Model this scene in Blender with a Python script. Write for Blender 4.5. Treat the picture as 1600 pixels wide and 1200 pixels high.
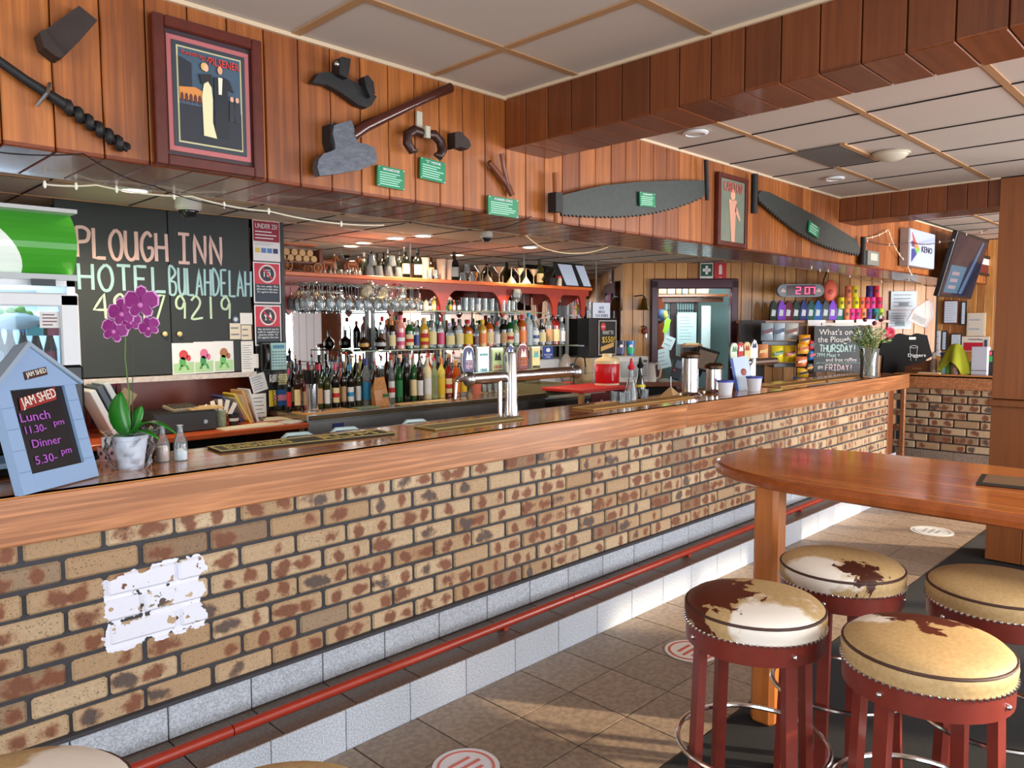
import bpy, bmesh, math, random
from math import sin, cos, pi, radians as R
from mathutils import Vector, Matrix
random.seed(7)
for o in list(bpy.data.objects): bpy.data.objects.remove(o)
sc = bpy.context.scene
COL = sc.collection
# ---------------------------------------------------------------- camera
F_PX, PITCH, YAW, ROLL, EYE = 1186.6, .07397, .79022, -.00426, 1.68
fw = Vector((sin(YAW)*cos(PITCH), cos(YAW)*cos(PITCH), -sin(PITCH)))
r0 = Vector((cos(YAW), -sin(YAW), 0)); u0 = r0.cross(fw)
rt = r0*cos(ROLL)+u0*sin(ROLL); up = -r0*sin(ROLL)+u0*cos(ROLL)
cd = bpy.data.cameras.new('camera'); cam = bpy.data.objects.new('camera', cd); COL.objects.link(cam)
cd.sensor_width = 36; cd.lens = 36*F_PX/1600; cd.clip_start = .05
cam.matrix_world = Matrix(((rt.x, up.x, -fw.x, 0), (rt.y, up.y, -fw.y, 0), (rt.z, up.z, -fw.z, EYE), (0, 0, 0, 1)))
sc.camera = cam
# ---------------------------------------------------------------- world, lights, exposure
w = bpy.data.worlds.new('World'); sc.world = w; w.use_nodes = True
w.node_tree.nodes['Background'].inputs[0].default_value = (.72, .84, 1, 1)
w.node_tree.nodes['Background'].inputs[1].default_value = 1.6
sc.view_settings.view_transform = 'Standard'; sc.view_settings.look = 'None'
sc.view_settings.exposure = .35; sc.view_settings.gamma = 1; sc.view_settings.use_curve_mapping = False
def area(name, loc, rot, sx, sy, e, col):
    l = bpy.data.lights.new(name, 'AREA'); l.shape = 'RECTANGLE'; l.size = sx; l.size_y = sy; l.energy = e; l.color = col
    o = bpy.data.objects.new(name, l); COL.objects.link(o); o.location = loc; o.rotation_euler = rot
    return o
# daylight arriving through the four street windows behind the camera and by the far door
area('window_daylight', (1.3, -2.93, 1.45), (R(90), 0, 0), 2.6, 1.9, 95, (.86, .93, 1))
area('window_daylight', (4.6, -2.93, 1.45), (R(90), 0, 0), 2.4, 1.9, 95, (.86, .93, 1))
area('window_daylight', (7.6, -2.93, 1.45), (R(90), 0, 0), 1.9, 1.9, 175, (1, .95, .92))
area('window_daylight', (9.75, -2.93, 1.45), (R(90), 0, 0), 1.5, 1.9, 250, (1, .95, .92))
area('ceiling_panel_light', (3.4, -1.1, 2.66), (0, 0, 0), 1.1, .55, 42, (1, .93, .84))  # overhead fill added to brighten the table, stools and floor
area('window_daylight', (-2.4, .3, 1.45), (R(90), 0, R(-90)), 2.4, 1.8, 90, (.86, .93, 1))  # area light just inside the left wall, which has no opening
sun = bpy.data.lights.new('sun', 'SUN'); sun.energy = 6.5; sun.angle = R(1.5); sun.color = (1, .8, .55)
so = bpy.data.objects.new('sun', sun); COL.objects.link(so)
so.rotation_euler = Vector((-.62, 1, -.42)).to_track_quat('-Z', 'Y').to_euler()
# ---------------------------------------------------------------- helpers
W = {}
def hit(px, py, n, d):
    v = fw + rt*((px-800)/F_PX) + up*((600-py)/F_PX); n = Vector(n)
    return v*(d/v.dot(n)) + Vector((0, 0, EYE))
def HY(px, py, y): return hit(px, py, (0, 1, 0), y)
def HX(px, py, x): return hit(px, py, (1, 0, 0), x)
def HZ(px, py, z): return hit(px, py, (0, 0, 1), z-EYE)
DN = (sin(YAW), cos(YAW), 0)
def HD(px, py, d): return hit(px, py, DN, d)
PL = {'Y': (HY, 0), 'X': (HX, R(-90)), 'D': (HD, -YAW)}
def tag(o, label=None, cat=None, group=None, kind=None):
    if label: o['label'] = label
    if cat: o['category'] = cat
    if group: o['group'] = group
    if kind: o['kind'] = kind
    return o
def T(name, label, cat, loc=(0, 0, 0), rz=0, group=None, rot=None, kind=None):
    o = bpy.data.objects.new(name, None); COL.objects.link(o); o.empty_display_size = .05
    o.location = loc; o.rotation_euler = rot if rot else (0, 0, rz)
    tag(o, label, cat, group, kind)
    W[o] = Matrix.Translation(Vector(loc)) @ (o.rotation_euler.to_matrix().to_4x4())
    return o
class MB:
    def __init__(s): s.v = []; s.f = []; s.sm = []
    def add(s, vs, fs, sm=False, M=None):
        k = len(s.v)
        s.v += [tuple(M @ Vector(p)) if M else tuple(p) for p in vs]
        s.f += [tuple(i+k for i in f) for f in fs]; s.sm += [sm]*len(fs); return s
    def box(s, c, d, M=None, b=0):
        x, y, z = c; a, e, h = d[0]/2, d[1]/2, d[2]/2
        if b:
            vs = []
            for sx in (-1, 1):
                for sy in (-1, 1):
                    for sz in (-1, 1):
                        vs += [(x+sx*a, y+sy*(e-b), z+sz*(h-b)), (x+sx*(a-b), y+sy*e, z+sz*(h-b)), (x+sx*(a-b), y+sy*(e-b), z+sz*h)]
            I = lambda sx, sy, sz, k: ((sx > 0)*4+(sy > 0)*2+(sz > 0))*3+k
            fs = []
            for q in (-1, 1):
                f = [I(q, -1, -1, 0), I(q, 1, -1, 0), I(q, 1, 1, 0), I(q, -1, 1, 0)]; fs.append(f if q > 0 else f[::-1])
                f = [I(-1, q, -1, 1), I(1, q, -1, 1), I(1, q, 1, 1), I(-1, q, 1, 1)]; fs.append(f if q < 0 else f[::-1])
                f = [I(-1, -1, q, 2), I(1, -1, q, 2), I(1, 1, q, 2), I(-1, 1, q, 2)]; fs.append(f if q > 0 else f[::-1])
            for p in (-1, 1):
                for q in (-1, 1):
                    f = [I(p, q, -1, 0), I(p, q, -1, 1), I(p, q, 1, 1), I(p, q, 1, 0)]; fs.append(f if p*q < 0 else f[::-1])
                    f = [I(p, -1, q, 0), I(p, 1, q, 0), I(p, 1, q, 2), I(p, -1, q, 2)]; fs.append(f if p*q > 0 else f[::-1])
                    f = [I(-1, p, q, 1), I(-1, p, q, 2), I(1, p, q, 2), I(1, p, q, 1)]; fs.append(f if p*q > 0 else f[::-1])
                    for t in (-1, 1):
                        f = [I(p, q, t, 0), I(p, q, t, 1), I(p, q, t, 2)]; fs.append(f if p*q*t > 0 else f[::-1])
            return s.add(vs, fs, False, M)
        vs = [(x-a, y-e, z-h), (x+a, y-e, z-h), (x+a, y+e, z-h), (x-a, y+e, z-h), (x-a, y-e, z+h), (x+a, y-e, z+h), (x+a, y+e, z+h), (x-a, y+e, z+h)]
        return s.add(vs, [(0, 3, 2, 1), (4, 5, 6, 7), (0, 1, 5, 4), (1, 2, 6, 5), (2, 3, 7, 6), (3, 0, 4, 7)], False, M)
    def lathe(s, prof, n=16, c=(0, 0, 0), M=None, caps=True):
        vs = []; m = len(prof)
        for r, z in prof:
            for k in range(n): vs.append((c[0]+r*cos(2*pi*k/n), c[1]+r*sin(2*pi*k/n), c[2]+z))
        fs = []
        for i in range(m-1):
            for k in range(n):
                k2 = (k+1) % n; fs.append((i*n+k, i*n+k2, (i+1)*n+k2, (i+1)*n+k))
        if caps:
            if prof[0][0] > 1e-4: fs.append(tuple(range(n))[::-1])
            if prof[-1][0] > 1e-4: fs.append(tuple((m-1)*n+k for k in range(n)))
        return s.add(vs, fs, True, M)
    def tube(s, pts, r, n=8, closed=False, M=None):
        pts = [Vector(p) for p in pts]; m = len(pts); vs = []; rr = r if isinstance(r, (list, tuple)) else [r]*m
        prev = None
        for i, p in enumerate(pts):
            a = pts[i-1] if (i > 0 or closed) else p; b = pts[(i+1) % m] if (i < m-1 or closed) else p
            t = (b-a).normalized() if (b-a).length > 1e-9 else Vector((0, 0, 1))
            if prev is None: e = t.orthogonal().normalized()
            else:
                e = prev - t*prev.dot(t); e = e.normalized() if e.length > 1e-6 else t.orthogonal().normalized()
            prev = e; g = t.cross(e)
            for k in range(n): vs.append(tuple(p + (e*cos(2*pi*k/n)+g*sin(2*pi*k/n))*rr[i]))
        fs = []
        for i in range(m if closed else m-1):
            j = (i+1) % m
            for k in range(n): fs.append((i*n+k, i*n+(k+1) % n, j*n+(k+1) % n, j*n+k))
        if not closed: fs += [tuple(range(n))[::-1], tuple((m-1)*n+k for k in range(n))]
        return s.add(vs, fs, True, M)
    def prism(s, poly, a, b, M=None):
        # polygon points (x, z) extruded from y=a (front) to y=b (back)
        ar = sum(poly[i][0]*poly[(i+1) % len(poly)][1]-poly[(i+1) % len(poly)][0]*poly[i][1] for i in range(len(poly)))
        if ar < 0: poly = poly[::-1]
        n = len(poly); vs = [(x, a, z) for x, z in poly]+[(x, b, z) for x, z in poly]
        fs = [tuple(range(n)), tuple(range(n, 2*n))[::-1]]+[(i, i+n, (i+1) % n+n, (i+1) % n) for i in range(n)]
        return s.add(vs, fs, False, M)
    def ball(s, c, r, n=10, m=7, M=None):
        r = r if isinstance(r, (list, tuple)) else (r, r, r); vs = []; fs = []
        for i in range(m+1):
            for k in range(n):
                a = pi*i/m; vs.append((c[0]+r[0]*sin(a)*cos(2*pi*k/n), c[1]+r[1]*sin(a)*sin(2*pi*k/n), c[2]-r[2]*cos(a)))
        for i in range(m):
            for k in range(n): fs.append((i*n+k, i*n+(k+1) % n, (i+1)*n+(k+1) % n, (i+1)*n+k))
        return s.add(vs, fs, True, M)
    def mesh(s, name):
        me = bpy.data.meshes.new(name); me.from_pydata(s.v, [], s.f); me.polygons.foreach_set('use_smooth', s.sm); me.update()
        if any(s.sm):
            b = bmesh.new(); b.from_mesh(me); bmesh.ops.remove_doubles(b, verts=b.verts, dist=1e-5)
            for e in b.edges:
                if len(e.link_faces) == 2 and e.calc_face_angle(0) > .7: e.smooth = False
            b.to_mesh(me); b.free()
        return me
    def build(s, name, mat, parent=None, world=False, label=None, loc=None, rot=None, scale=None):
        me = s.mesh(name)
        if world and parent: me.transform(W[parent].inverted())
        return link(name, me, mat, parent, label, loc, rot, scale)
def link(name, me, mat, parent=None, label=None, loc=None, rot=None, scale=None):
    if mat and not me.materials: me.materials.append(mat)
    o = bpy.data.objects.new(name, me); COL.objects.link(o)
    if parent: o.parent = parent
    if loc: o.location = loc
    if rot: o.rotation_euler = rot
    if scale: o.scale = scale
    if label: o['label'] = label
    W[o] = (W[parent] if parent else Matrix()) @ Matrix.LocRotScale(o.location, o.rotation_euler, o.scale)
    return o
def dup(r, loc, rz=0, label=None, group=None):
    c = r.copy(); COL.objects.link(c); c.location = loc; c.rotation_euler = (0, 0, rz)
    if label: c['label'] = label
    if group: c['group'] = group
    for ch in r.children:
        d = ch.copy(); COL.objects.link(d); d.parent = c
        for g in ch.children: e = g.copy(); COL.objects.link(e); e.parent = d
    return c
# ---------------------------------------------------------------- materials
MC = {}
def S(r, g, b):
    f = lambda c: ((c/255)/12.92 if c <= 10 else (((c/255)+.055)/1.055)**2.4)
    return (f(r), f(g), f(b), 1)
def M(key, col, rough=.5, metal=0, emit=0, coat=0, noise=0, nscale=30, bump=0, alpha=1, spec=.5):
    k = (key, )
    if k in MC: return MC[k]
    m = bpy.data.materials.new(key); m.use_nodes = True; nt = m.node_tree; b = nt.nodes['Principled BSDF']
    c = S(*col); b.inputs['Base Color'].default_value = c
    b.inputs['Roughness'].default_value = rough; b.inputs['Metallic'].default_value = metal
    b.inputs['Coat Weight'].default_value = coat; b.inputs['Specular IOR Level'].default_value = spec
    if emit: b.inputs['Emission Color'].default_value = c; b.inputs['Emission Strength'].default_value = emit
    if noise or bump:
        tc = nt.nodes.new('ShaderNodeTexCoord'); n = nt.nodes.new('ShaderNodeTexNoise'); n.inputs['Scale'].default_value = nscale; n.inputs['Detail'].default_value = 5
        nt.links.new(tc.outputs['Object'], n.inputs['Vector'])
        if noise:
            mx = nt.nodes.new('ShaderNodeMix'); mx.data_type = 'RGBA'; mx.inputs[6].default_value = tuple(x*(1-noise) for x in c[:3])+(1,); mx.inputs[7].default_value = tuple(min(1, x*(1+noise)) for x in c[:3])+(1,)
            nt.links.new(n.outputs[0], mx.inputs[0]); nt.links.new(mx.outputs[2], b.inputs['Base Color'])
        if bump:
            bp = nt.nodes.new('ShaderNodeBump'); bp.inputs['Strength'].default_value = bump; bp.inputs['Distance'].default_value = .004
            nt.links.new(n.outputs[0], bp.inputs['Height']); nt.links.new(bp.outputs[0], b.inputs['Normal'])
    MC[k] = m; return m
def C(r, g, b, rough=.5): return M('paint_%d_%d_%d' % (r, g, b), (r, g, b), rough)
def glass(key, col=(255, 255, 255), t=.8, rough=.03):
    k = ('g', key)
    if k in MC: return MC[k]
    m = bpy.data.materials.new('glass_'+key); m.use_nodes = True; nt = m.node_tree; N = nt.nodes; L = nt.links
    N.remove(N['Principled BSDF']); out = N['Material Output']
    tr = N.new('ShaderNodeBsdfTransparent'); tr.inputs[0].default_value = S(*col)
    gl = N.new('ShaderNodeBsdfGlossy'); gl.inputs['Roughness'].default_value = rough
    df = N.new('ShaderNodeBsdfDiffuse'); df.inputs[0].default_value = S(*col)
    fr = N.new('ShaderNodeFresnel'); fr.inputs[0].default_value = 1.5
    m1 = N.new('ShaderNodeMixShader'); m1.inputs[0].default_value = 1-t; L.new(tr.outputs[0], m1.inputs[1]); L.new(df.outputs[0], m1.inputs[2])
    m2 = N.new('ShaderNodeMixShader'); L.new(fr.outputs[0], m2.inputs[0]); L.new(m1.outputs[0], m2.inputs[1]); L.new(gl.outputs[0], m2.inputs[2])
    L.new(m2.outputs[0], out.inputs[0]); MC[k] = m; return m
def wood(key, a, b, rough=.4, gs=(26, 26, 1.3), coat=0, vary=.6, fig=.5, dark=.6):
    k = ('w', key)
    if k in MC: return MC[k]
    m = bpy.data.materials.new('wood_'+key); m.use_nodes = True; nt = m.node_tree; N = nt.nodes; L = nt.links; P = N['Principled BSDF']
    tc = N.new('ShaderNodeTexCoord'); oi = N.new('ShaderNodeObjectInfo')
    ad = N.new('ShaderNodeVectorMath'); ad.operation = 'ADD'; ml = N.new('ShaderNodeVectorMath'); ml.operation = 'SCALE'; ml.inputs['Scale'].default_value = 37
    cb = N.new('ShaderNodeCombineXYZ')
    for i in range(3): L.new(oi.outputs['Random'], cb.inputs[i])
    L.new(cb.outputs[0], ml.inputs[0]); L.new(tc.outputs['Object'], ad.inputs[0]); L.new(ml.outputs[0], ad.inputs[1])
    mp = N.new('ShaderNodeMapping'); mp.inputs['Scale'].default_value = gs; L.new(ad.outputs[0], mp.inputs[0])
    n = N.new('ShaderNodeTexNoise'); n.inputs['Scale'].default_value = 1; n.inputs['Detail'].default_value = 6; n.inputs['Roughness'].default_value = .6; n.inputs['Distortion'].default_value = .6; L.new(mp.outputs[0], n.inputs[0])
    n2 = N.new('ShaderNodeTexNoise'); n2.inputs['Scale'].default_value = 4; n2.inputs['Detail'].default_value = 3; L.new(ad.outputs[0], n2.inputs[0])
    mr = N.new('ShaderNodeMapRange'); mr.inputs[1].default_value = .3; mr.inputs[2].default_value = .7; L.new(n.outputs[0], mr.inputs[0])
    # board tone = vary*random + (1-vary)*.5 ; mixed with grain
    t1 = N.new('ShaderNodeMath'); t1.operation = 'MULTIPLY_ADD'; t1.inputs[1].default_value = vary; t1.inputs[2].default_value = (1-vary)*.5; L.new(oi.outputs['Random'], t1.inputs[0])
    t2 = N.new('ShaderNodeMath'); t2.operation = 'MULTIPLY_ADD'; t2.inputs[1].default_value = .5; L.new(n2.outputs[0], t2.inputs[0])
    t3 = N.new('ShaderNodeMath'); t3.operation = 'SUBTRACT'; t3.inputs[1].default_value = .25; L.new(t1.outputs[0], t2.inputs[2]); L.new(t2.outputs[0], t3.inputs[0])
    mx = N.new('ShaderNodeMix'); mx.data_type = 'RGBA'; mx.inputs[6].default_value = S(*a); mx.inputs[7].default_value = S(*b); L.new(t3.outputs[0], mx.inputs[0])
    dk = N.new('ShaderNodeMix'); dk.data_type = 'RGBA'; dk.blend_type = 'MULTIPLY'; dk.inputs[7].default_value = (dark, dark*.9, dark*.82, 1); L.new(mx.outputs[2], dk.inputs[6])
    sc_ = N.new('ShaderNodeMath'); sc_.operation = 'MULTIPLY'; sc_.inputs[1].default_value = fig*2; iv = N.new('ShaderNodeMath'); iv.operation = 'SUBTRACT'; iv.inputs[0].default_value = 1; L.new(mr.outputs[0], iv.inputs[1]); L.new(iv.outputs[0], sc_.inputs[0]); sc_.use_clamp = True
    L.new(sc_.outputs[0], dk.inputs[0]); L.new(dk.outputs[2], P.inputs['Base Color'])
    P.inputs['Roughness'].default_value = rough; P.inputs['Coat Weight'].default_value = coat; P.inputs['Coat Roughness'].default_value = .08
    bp = N.new('ShaderNodeBump'); bp.inputs['Strength'].default_value = .15; bp.inputs['Distance'].default_value = .002; L.new(n.outputs[0], bp.inputs['Height']); L.new(bp.outputs[0], P.inputs['Normal'])
    MC[k] = m; return m
def speck(key, a, b, scale=160, rough=.4, vary=.15):
    k = ('s', key)
    if k in MC: return MC[k]
    m = bpy.data.materials.new('speckle_'+key); m.use_nodes = True; nt = m.node_tree; N = nt.nodes; L = nt.links; P = N['Principled BSDF']
    ge = N.new('ShaderNodeNewGeometry'); oi = N.new('ShaderNodeObjectInfo')
    n = N.new('ShaderNodeTexNoise'); n.inputs['Scale'].default_value = scale; n.inputs['Detail'].default_value = 2; L.new(ge.outputs['Position'], n.inputs[0])
    n2 = N.new('ShaderNodeTexNoise'); n2.inputs['Scale'].default_value = 3; n2.inputs['Detail'].default_value = 4; L.new(ge.outputs['Position'], n2.inputs[0])
    cr = N.new('ShaderNodeMapRange'); cr.inputs[1].default_value = .38; cr.inputs[2].default_value = .62; L.new(n.outputs[0], cr.inputs[0])
    mx = N.new('ShaderNodeMix'); mx.data_type = 'RGBA'; mx.inputs[6].default_value = S(*a); mx.inputs[7].default_value = S(*b); L.new(cr.outputs[0], mx.inputs[0])
    a1 = N.new('ShaderNodeMath'); a1.operation = 'ADD'; L.new(oi.outputs['Random'], a1.inputs[0]); L.new(n2.outputs[0], a1.inputs[1])
    a2 = N.new('ShaderNodeMath'); a2.operation = 'MULTIPLY_ADD'; a2.inputs[1].default_value = vary; a2.inputs[2].default_value = 1-vary; L.new(a1.outputs[0], a2.inputs[0])
    vm = N.new('ShaderNodeVectorMath'); vm.operation = 'SCALE'; L.new(mx.outputs[2], vm.inputs[0]); L.new(a2.outputs[0], vm.inputs['Scale'])
    L.new(vm.outputs[0], P.inputs['Base Color']); P.inputs['Roughness'].default_value = rough
    MC[k] = m; return m
def brickmat(key, paint=True, flat=None):
    m = bpy.data.materials.new(key); m.use_nodes = True; nt = m.node_tree; N = nt.nodes; L = nt.links; P = N['Principled BSDF']
    def math_(op, a, b=None, c=None, clamp=False):
        q = N.new('ShaderNodeMath'); q.operation = op; q.use_clamp = clamp
        for i, x in enumerate((a, b, c)):
            if x is None: continue
            if isinstance(x, (int, float)): q.inputs[i].default_value = x
            else: L.new(x, q.inputs[i])
        return q.outputs[0]
    def mix(f, a, b):
        q = N.new('ShaderNodeMix'); q.data_type = 'RGBA'
        if isinstance(f, (int, float)): q.inputs[0].default_value = f
        else: L.new(f, q.inputs[0])
        for i, x in ((6, a), (7, b)):
            if isinstance(x, tuple): q.inputs[i].default_value = x
            else: L.new(x, q.inputs[i])
        return q.outputs[2]
    def noise(v, s, d=4):
        q = N.new('ShaderNodeTexNoise'); q.inputs['Scale'].default_value = s; q.inputs['Detail'].default_value = d; L.new(v, q.inputs[0]); return q.outputs[0]
    tc = N.new('ShaderNodeTexCoord'); ge = N.new('ShaderNodeNewGeometry'); oi = N.new('ShaderNodeObjectInfo'); rnd = oi.outputs['Random']
    sx = N.new('ShaderNodeSeparateXYZ'); L.new(tc.outputs['Object'], sx.inputs[0]); pos = ge.outputs['Position']
    nz = noise(pos, 22, 3); nf = noise(pos, 170, 3); nb = noise(pos, 60, 4)
    frac = lambda k: math_('FRACT', math_('MULTIPLY', rnd, k))
    def spot(kx, off, rx, rz, kr):
        dx = math_('DIVIDE', math_('SUBTRACT', sx.outputs[0], math_('MULTIPLY_ADD', frac(kx), .05, off)), math_('MULTIPLY_ADD', frac(kr), rx, rx*.55))
        dz = math_('DIVIDE', sx.outputs[2], rz)
        d = math_('ADD', math_('MULTIPLY', dx, dx), math_('MULTIPLY', dz, dz))
        d = math_('ADD', d, math_('MULTIPLY', math_('SUBTRACT', nz, .5), 3.4))
        return math_('SUBTRACT', 1.25, d, None, True)
    s1 = spot(17.3, -.075, .046, .034, 5.1); s2 = spot(29.7, .03, .034, .032, 11.3)
    s2 = math_('MULTIPLY', s2, math_('GREATER_THAN', frac(41.7), .3)); s1 = math_('MULTIPLY', s1, math_('GREATER_THAN', frac(53.1), .15))
    base = mix(frac(7.7), S(170, 140, 104), S(206, 184, 150)); base = mix(math_('MULTIPLY', nb, .5), base, S(134, 96, 66)); base = mix(math_('MULTIPLY', math_('GREATER_THAN', frac(83.9), .86), .55), base, S(96, 70, 56))
    sc1 = mix(math_('GREATER_THAN', frac(61.3), .76), S(110, 64, 44), S(66, 62, 62))
    rim = mix(math_('MULTIPLY', math_('ADD', s1, s2, None, True), .6), base, S(150, 92, 58))
    c = mix(math_('MULTIPLY', math_('MULTIPLY_ADD', s1, 1.6, -.5, True), .85), rim, sc1)
    c = mix(math_('MULTIPLY', math_('MULTIPLY_ADD', s2, 1.6, -.5, True), .8), c, S(112, 62, 40))
    c = mix(math_('MULTIPLY', math_('LESS_THAN', nf, .36), .75), c, S(52, 40, 34))
    if flat: c = mix(nb, S(*flat), S(*[int(q*.7) for q in flat]))
    if paint:
        sp = N.new('ShaderNodeSeparateXYZ'); L.new(pos, sp.inputs[0])
        e = math_('MULTIPLY', math_('SUBTRACT', noise(pos, 16, 5), .5), .10)
        ax = math_('SUBTRACT', math_('ABSOLUTE', math_('SUBTRACT', sp.outputs[0], .995)), .17)
        az = math_('SUBTRACT', math_('ABSOLUTE', math_('SUBTRACT', math_('SUBTRACT', sp.outputs[2], math_('MULTIPLY', math_('SUBTRACT', sp.outputs[0], .995), .06)), .695)), .135)
        dd = math_('ADD', math_('MAXIMUM', ax, az), e)
        msk = math_('LESS_THAN', dd, 0)
        holes = math_('LESS_THAN', math_('ADD', noise(pos, 30, 5), math_('MULTIPLY', dd, .9)), .335)
        msk = math_('MULTIPLY', msk, math_('SUBTRACT', 1, holes))
        c = mix(msk, c, S(225, 226, 238))
    L.new(c, P.inputs['Base Color']); P.inputs['Roughness'].default_value = .75
    bp = N.new('ShaderNodeBump'); bp.inputs['Strength'].default_value = .5; bp.inputs['Distance'].default_value = .003; L.new(nb, bp.inputs['Height']); L.new(bp.outputs[0], P.inputs['Normal'])
    return m
BOARD = wood('board', (134, 66, 22), (206, 124, 52), .42, (48, 48, 1.6), .2, .7, .6, .55)
BOARD2 = wood('board_light', (158, 92, 38), (226, 162, 88), .42, (48, 48, 1.6), .2, .8, .55, .6)
SLAT = wood('soffit', (104, 44, 22), (156, 78, 40), .26, (40, 40, 1.3), .25, .6, .4)
BEAMW = wood('beam', (98, 48, 18), (144, 76, 32), .42, (44, 44, 1.5), .12, .6, .5)
PILW = wood('pillar', (118, 64, 24), (148, 84, 36), .45, (30, 30, 1.5), .15, .6, .3)
FASC = wood('bar_edge', (178, 102, 58), (220, 156, 104), .35, (1.4, 55, 55), .35, .3, .8, .5)
BOARD3 = wood('board_pale', (176, 114, 54), (238, 182, 110), .42, (48, 48, 1.6), .2, .8, .5, .6)  # lightened copy of the boards: daylight on the angled wall put into the colour
TOPW = wood('bar_top', (182, 108, 54), (230, 162, 96), .14, (1.4, 24, 24), .35, .8, .35)
TABW = wood('table', (206, 104, 44), (244, 160, 84), .13, (34, 1.4, 34), .5, .6, .5, .5)
LEGW = wood('table_leg', (170, 92, 38), (214, 132, 62), .35, (16, 16, 1.5), .4, .3, .4)
REDW = M('red_lacquer', (150, 44, 26), .35, noise=.2, nscale=12)
STOOLW = M('stool_red', (118, 46, 36), .32, noise=.25, nscale=20)
BLK = M('black_plastic', (18, 18, 20), .4); BLKG = M('black_gloss', (12, 12, 14), .12); DARK = M('dark_void', (20, 17, 16), .8)
WHT = M('white_paint', (236, 238, 240), .4); PAP = M('paper', (238, 240, 242), .8, noise=.04, nscale=8)
STEEL = M('steel', (190, 192, 196), .28, 1, noise=.1, nscale=14); CHR = M('chrome', (236, 238, 242), .16, 1)
IRON = M('black_iron', (34, 32, 32), .55, .3, noise=.4, nscale=40, bump=.4)
RUST = M('old_leather', (44, 30, 24), .7, noise=.4, nscale=30, bump=.5)
MORT = M('mortar', (62, 61, 66), .9, noise=.25, nscale=90, bump=.6)
CEILM = M('ceiling_tile_white', (196, 184, 172), .85, noise=.05, nscale=6)
GRIDM = M('ceiling_bar', (176, 136, 96), .5)
CHALK = M('chalkboard', (44, 50, 50), .6, noise=.22, nscale=3)

# ================================================================ the room
def struct(name, mb, mat, parent=None):
    o = mb.build(name, mat, parent); o['kind'] = 'structure'; return o
CZ = 2.70            # main ceiling
floor = T('floor', 'pale brown tiled pub floor with worn grout lines', None, kind='structure')
MB().box((4.5, 1.4, -.03), (15, 9.4, .05)).build('floor_slab', M('grout', (44, 40, 38), 1), floor)
ft = MB().box((0, 0, 0), (.312, .312, .012)).mesh('floor_tile')
FT = speck('floor', (128, 112, 98), (150, 132, 114), 40, .45, .18)
for i in range(-3, 23):
    for j in range(0, 6):
        link('floor_tile', ft, FT, floor, loc=(2.428+.32*i, 2.36-.32*j, -.001))
for i in range(22, 26):
    for j in range(0, 6): link('floor_tile', ft, FT, floor, loc=(2.428+.32*i, 2.36-.32*j, -.001))
cp = tag(MB().box((6.4, -.7, .0075), (10, 4.5, .005)).build('floor_carpet', M('carpet', (13, 14, 16), .95, noise=.5, nscale=220, bump=.5)), 'black floor carpet under the table and stools', 'carpet')
# main ceiling, tiles and bars
ceil = T('ceiling', 'white tiled suspended ceiling with tan bars', None, kind='structure')
MB().box((4.5, -.25, CZ+.06), (15, 5.6, .05)).build('ceiling_slab', CEILM, ceil)
ct = MB().box((0, 0, 0), (.585, .578, .012)).mesh('ceiling_tile'); ct.materials.append(CEILM)
def grid(xs, ys, z, x0, x1, y0, y1, par, thin, tm, tl=1):
    xs = [x for x in xs if x0 < x < x1]; ys = [y for y in ys if y0 < y < y1]
    ex = [x0]+xs+[x1]; ey = [y0]+ys+[y1]
    for a, b in zip(ex, ex[1:]):
        for c, d in zip(ey, ey[1:]):
            if b-a < .05 or d-c < .05: continue
            link('ceiling_tile', tm, CEILM, par, loc=((a+b)/2, (c+d)/2, z+.006), scale=((b-a-.008)/.585, (d-c-.008)/.578, 1))
    for y in ys: MB().box(((x0+x1)/2, y, z), (x1-x0, .03, .012)).build('ceiling_bar', GRIDM, par)
    for x in xs: MB().box((x, (y0+y1)/2, z), (thin, y1-y0, .010)).build('ceiling_bar', GRIDM if thin > .015 else DARK, par)
yl = [2.03-.6*k for k in range(5)]
grid([1.405-.607*k for k in range(4)]+[2.015], yl, CZ, -.6, 2.435, -.6, 2.45, ceil, .032, ct)
grid([3.83+.585*k for k in range(-1, 5)], [2.005-.588*k for k in range(5)], CZ, 2.72, 6.17, -.6, 2.45, ceil, .008, ct)
grid([7.1+.585*k for k in range(8)], [2.005-.588*k for k in range(5)], CZ+.02, 6.5, 10.6, -.6, 2.45, ceil, .008, ct)
dk = MB().box((0, 0, 0), (.57, .28, .004)).mesh('ceiling_vent')
p = HZ(1311, 242, CZ)
pl_ = T('ceiling_panel', 'flat fluorescent ceiling panel behind the camera', None, (3.4, -1.1, 2.68), kind='structure'); MB().box((0, 0, 0), (1.16, .6, .02)).build('panel_frame', WHT, pl_)  # unseen housing added over the overhead fill light
v = T('ceiling_vent', 'grey mesh vent panel beside the dome in the tiled ceiling', 'vent', (p.x, p.y+.02, CZ-.006))
MB().box((0, 0, 0), (.56, .28, .008)).build('mesh_panel', M('vent_grey', (96, 92, 88), .8, noise=.3, nscale=200), v)
MB().box((0, -.15, 0), (.57, .03, .012)).build('edge_bar', GRIDM, v)
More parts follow.
